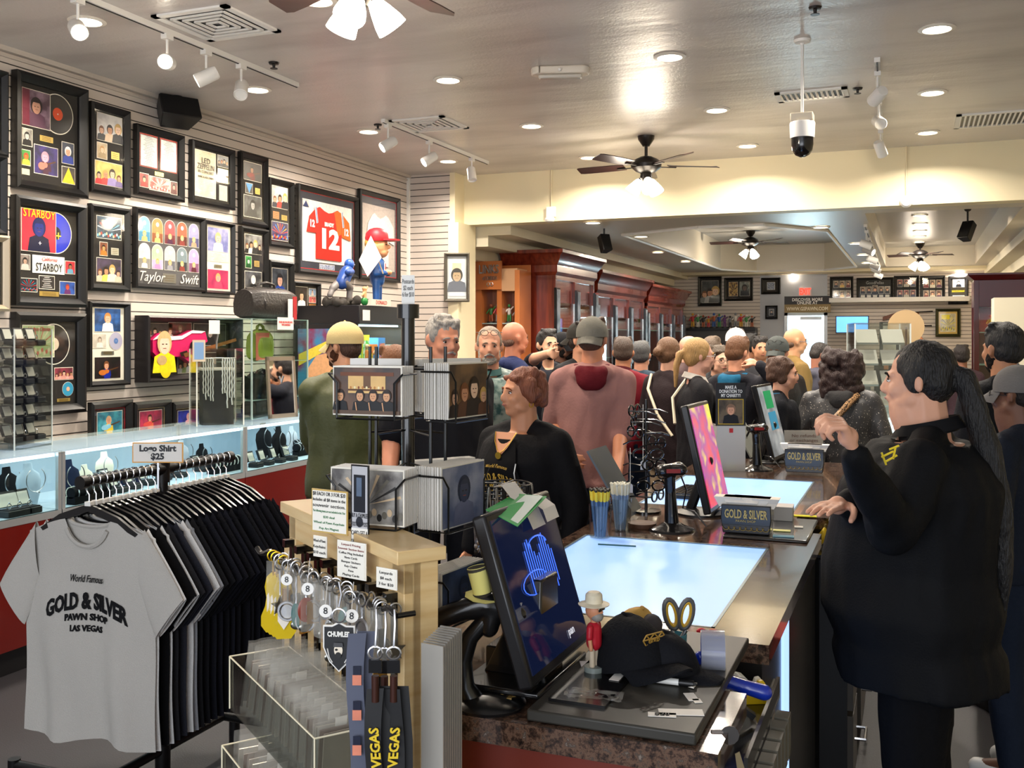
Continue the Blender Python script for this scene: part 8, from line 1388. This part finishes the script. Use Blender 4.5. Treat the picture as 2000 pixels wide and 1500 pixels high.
# lettered shirt front, pendant and zips of the auburn haired woman
def front(S_, x, z, g=.0, b=1.22, bd=1.25): # a point just over her chest
    rr_ = [(.95, .17, .12), (1.08, .15, .11), (1.2, .155, .115), (1.32, .175, .12), (1.4, .165, .1), (1.47, .1, .075)]
    for (z0, w0, d0), (z1, w1, d1) in zip(rr_, rr_[1:]):
        if z <= z1: f = (z-z0)/(z1-z0); w_, d_ = w0+(w1-w0)*f, d0+(d1-d0)*f; break
    ww = w_*b+.02; c = max(-.98, min(.98, x/ww)); ch = .03*max(0, 1-abs(z-1.28)/.1); return S_(x, -((d_*bd+.02)+ch)*sqrt(1-c*c)-g, z)
m = MB(); nx, nz = 9, 12; V0 = lambda i, j: ((-.115+.23*i/nx)*(1 if j < 8 else (1-(j-8)*.12)), .93+.5*j/nz)
m.loft([[front(LS, *V0(i, j), g=.012) for i in range(nx+1)] for j in range(nz+1)], M('0d0c0e', .8), closed=False, cap=False); m.build('tee_shirt', ladyT)
m = MB(); m.poly([front(LS, x, z, g=.016) for x, z in ((-.062, 1.46), (.062, 1.46), (.03, 1.39), (0, 1.35), (-.03, 1.39))], M('c78a66', .5)); m.build('neckline_skin', ladyT)
GT = M('c8a040', .5)
def chest_text(txt, size, x0, z0, arch, wd, **kw):
    text(txt, size, GT, ladyT, (0, 0, 0), rot=Matrix(), width=wd, fn=lambda c: front(LS, x0+c.x, z0+c.y-arch*c.x*c.x, g=.018+c.z), **kw)
chest_text('World Famous', .022, 0, 1.315, 2, .12, shear=.3); chest_text('GOLD & SILVER', .05, 0, 1.265, 3, .24, bold=.001); chest_text('PAWN SHOP', .022, 0, 1.225, 2, .15, bold=.0006); chest_text('LAS VEGAS, NEVADA', .014, 0, 1.2, 1.5, .13)
m = MB(); m.tube([front(LS, x, z, g=.02) for x, z in ((-.1, 1.19), (-.05, 1.18), (.06, 1.175), (.07, 1.16), (-.04, 1.155), (-.1, 1.18))], .0018, GT, n=5); m.build('print_ornament', ladyT)
m = MB(); m.tube([front(LS, x, z, g=.02) for x, z in ((-.06, 1.46), (-.045, 1.42), (-.02, 1.385), (0, 1.37), (.02, 1.385), (.045, 1.42), (.06, 1.46))], .0018, GOLD, n=5); c = front(LS, 0, 1.36, g=.022); m.lathe([(0, -.002), (.014, -.002), (.014, .002), (0, .002)], GOLD, c=c, axis=(0, -1, 0)); m.build('pendant', ladyT)
m = MB(); [m.tube([front(LS, s*.1, z, g=.022) for z in [.93+.04*i for i in range(11)]], .003, M('c8c4bc', .4, .6), n=5) for s in (-1, 1)]; m.bb(*[front(LS, .15, 1.1, g=.01), front(LS, .13, 1.16, g=.03)], M('d8d8d8', .3, .5)); m.build('jacket_zip', ladyT)
t_, S_, H_, k_ = [q for q in PEOPLE if q[0] == ladyT][0]
m = MB(); [m.tube([H_(s*.078, .01+.011*cos(a), -.045+.013*sin(a)) for a in [2*pi*i/14 for i in range(14)]], .002, GOLD, n=5, closed=True) for s in (-1, 1)]; m.build('earring', ladyT)
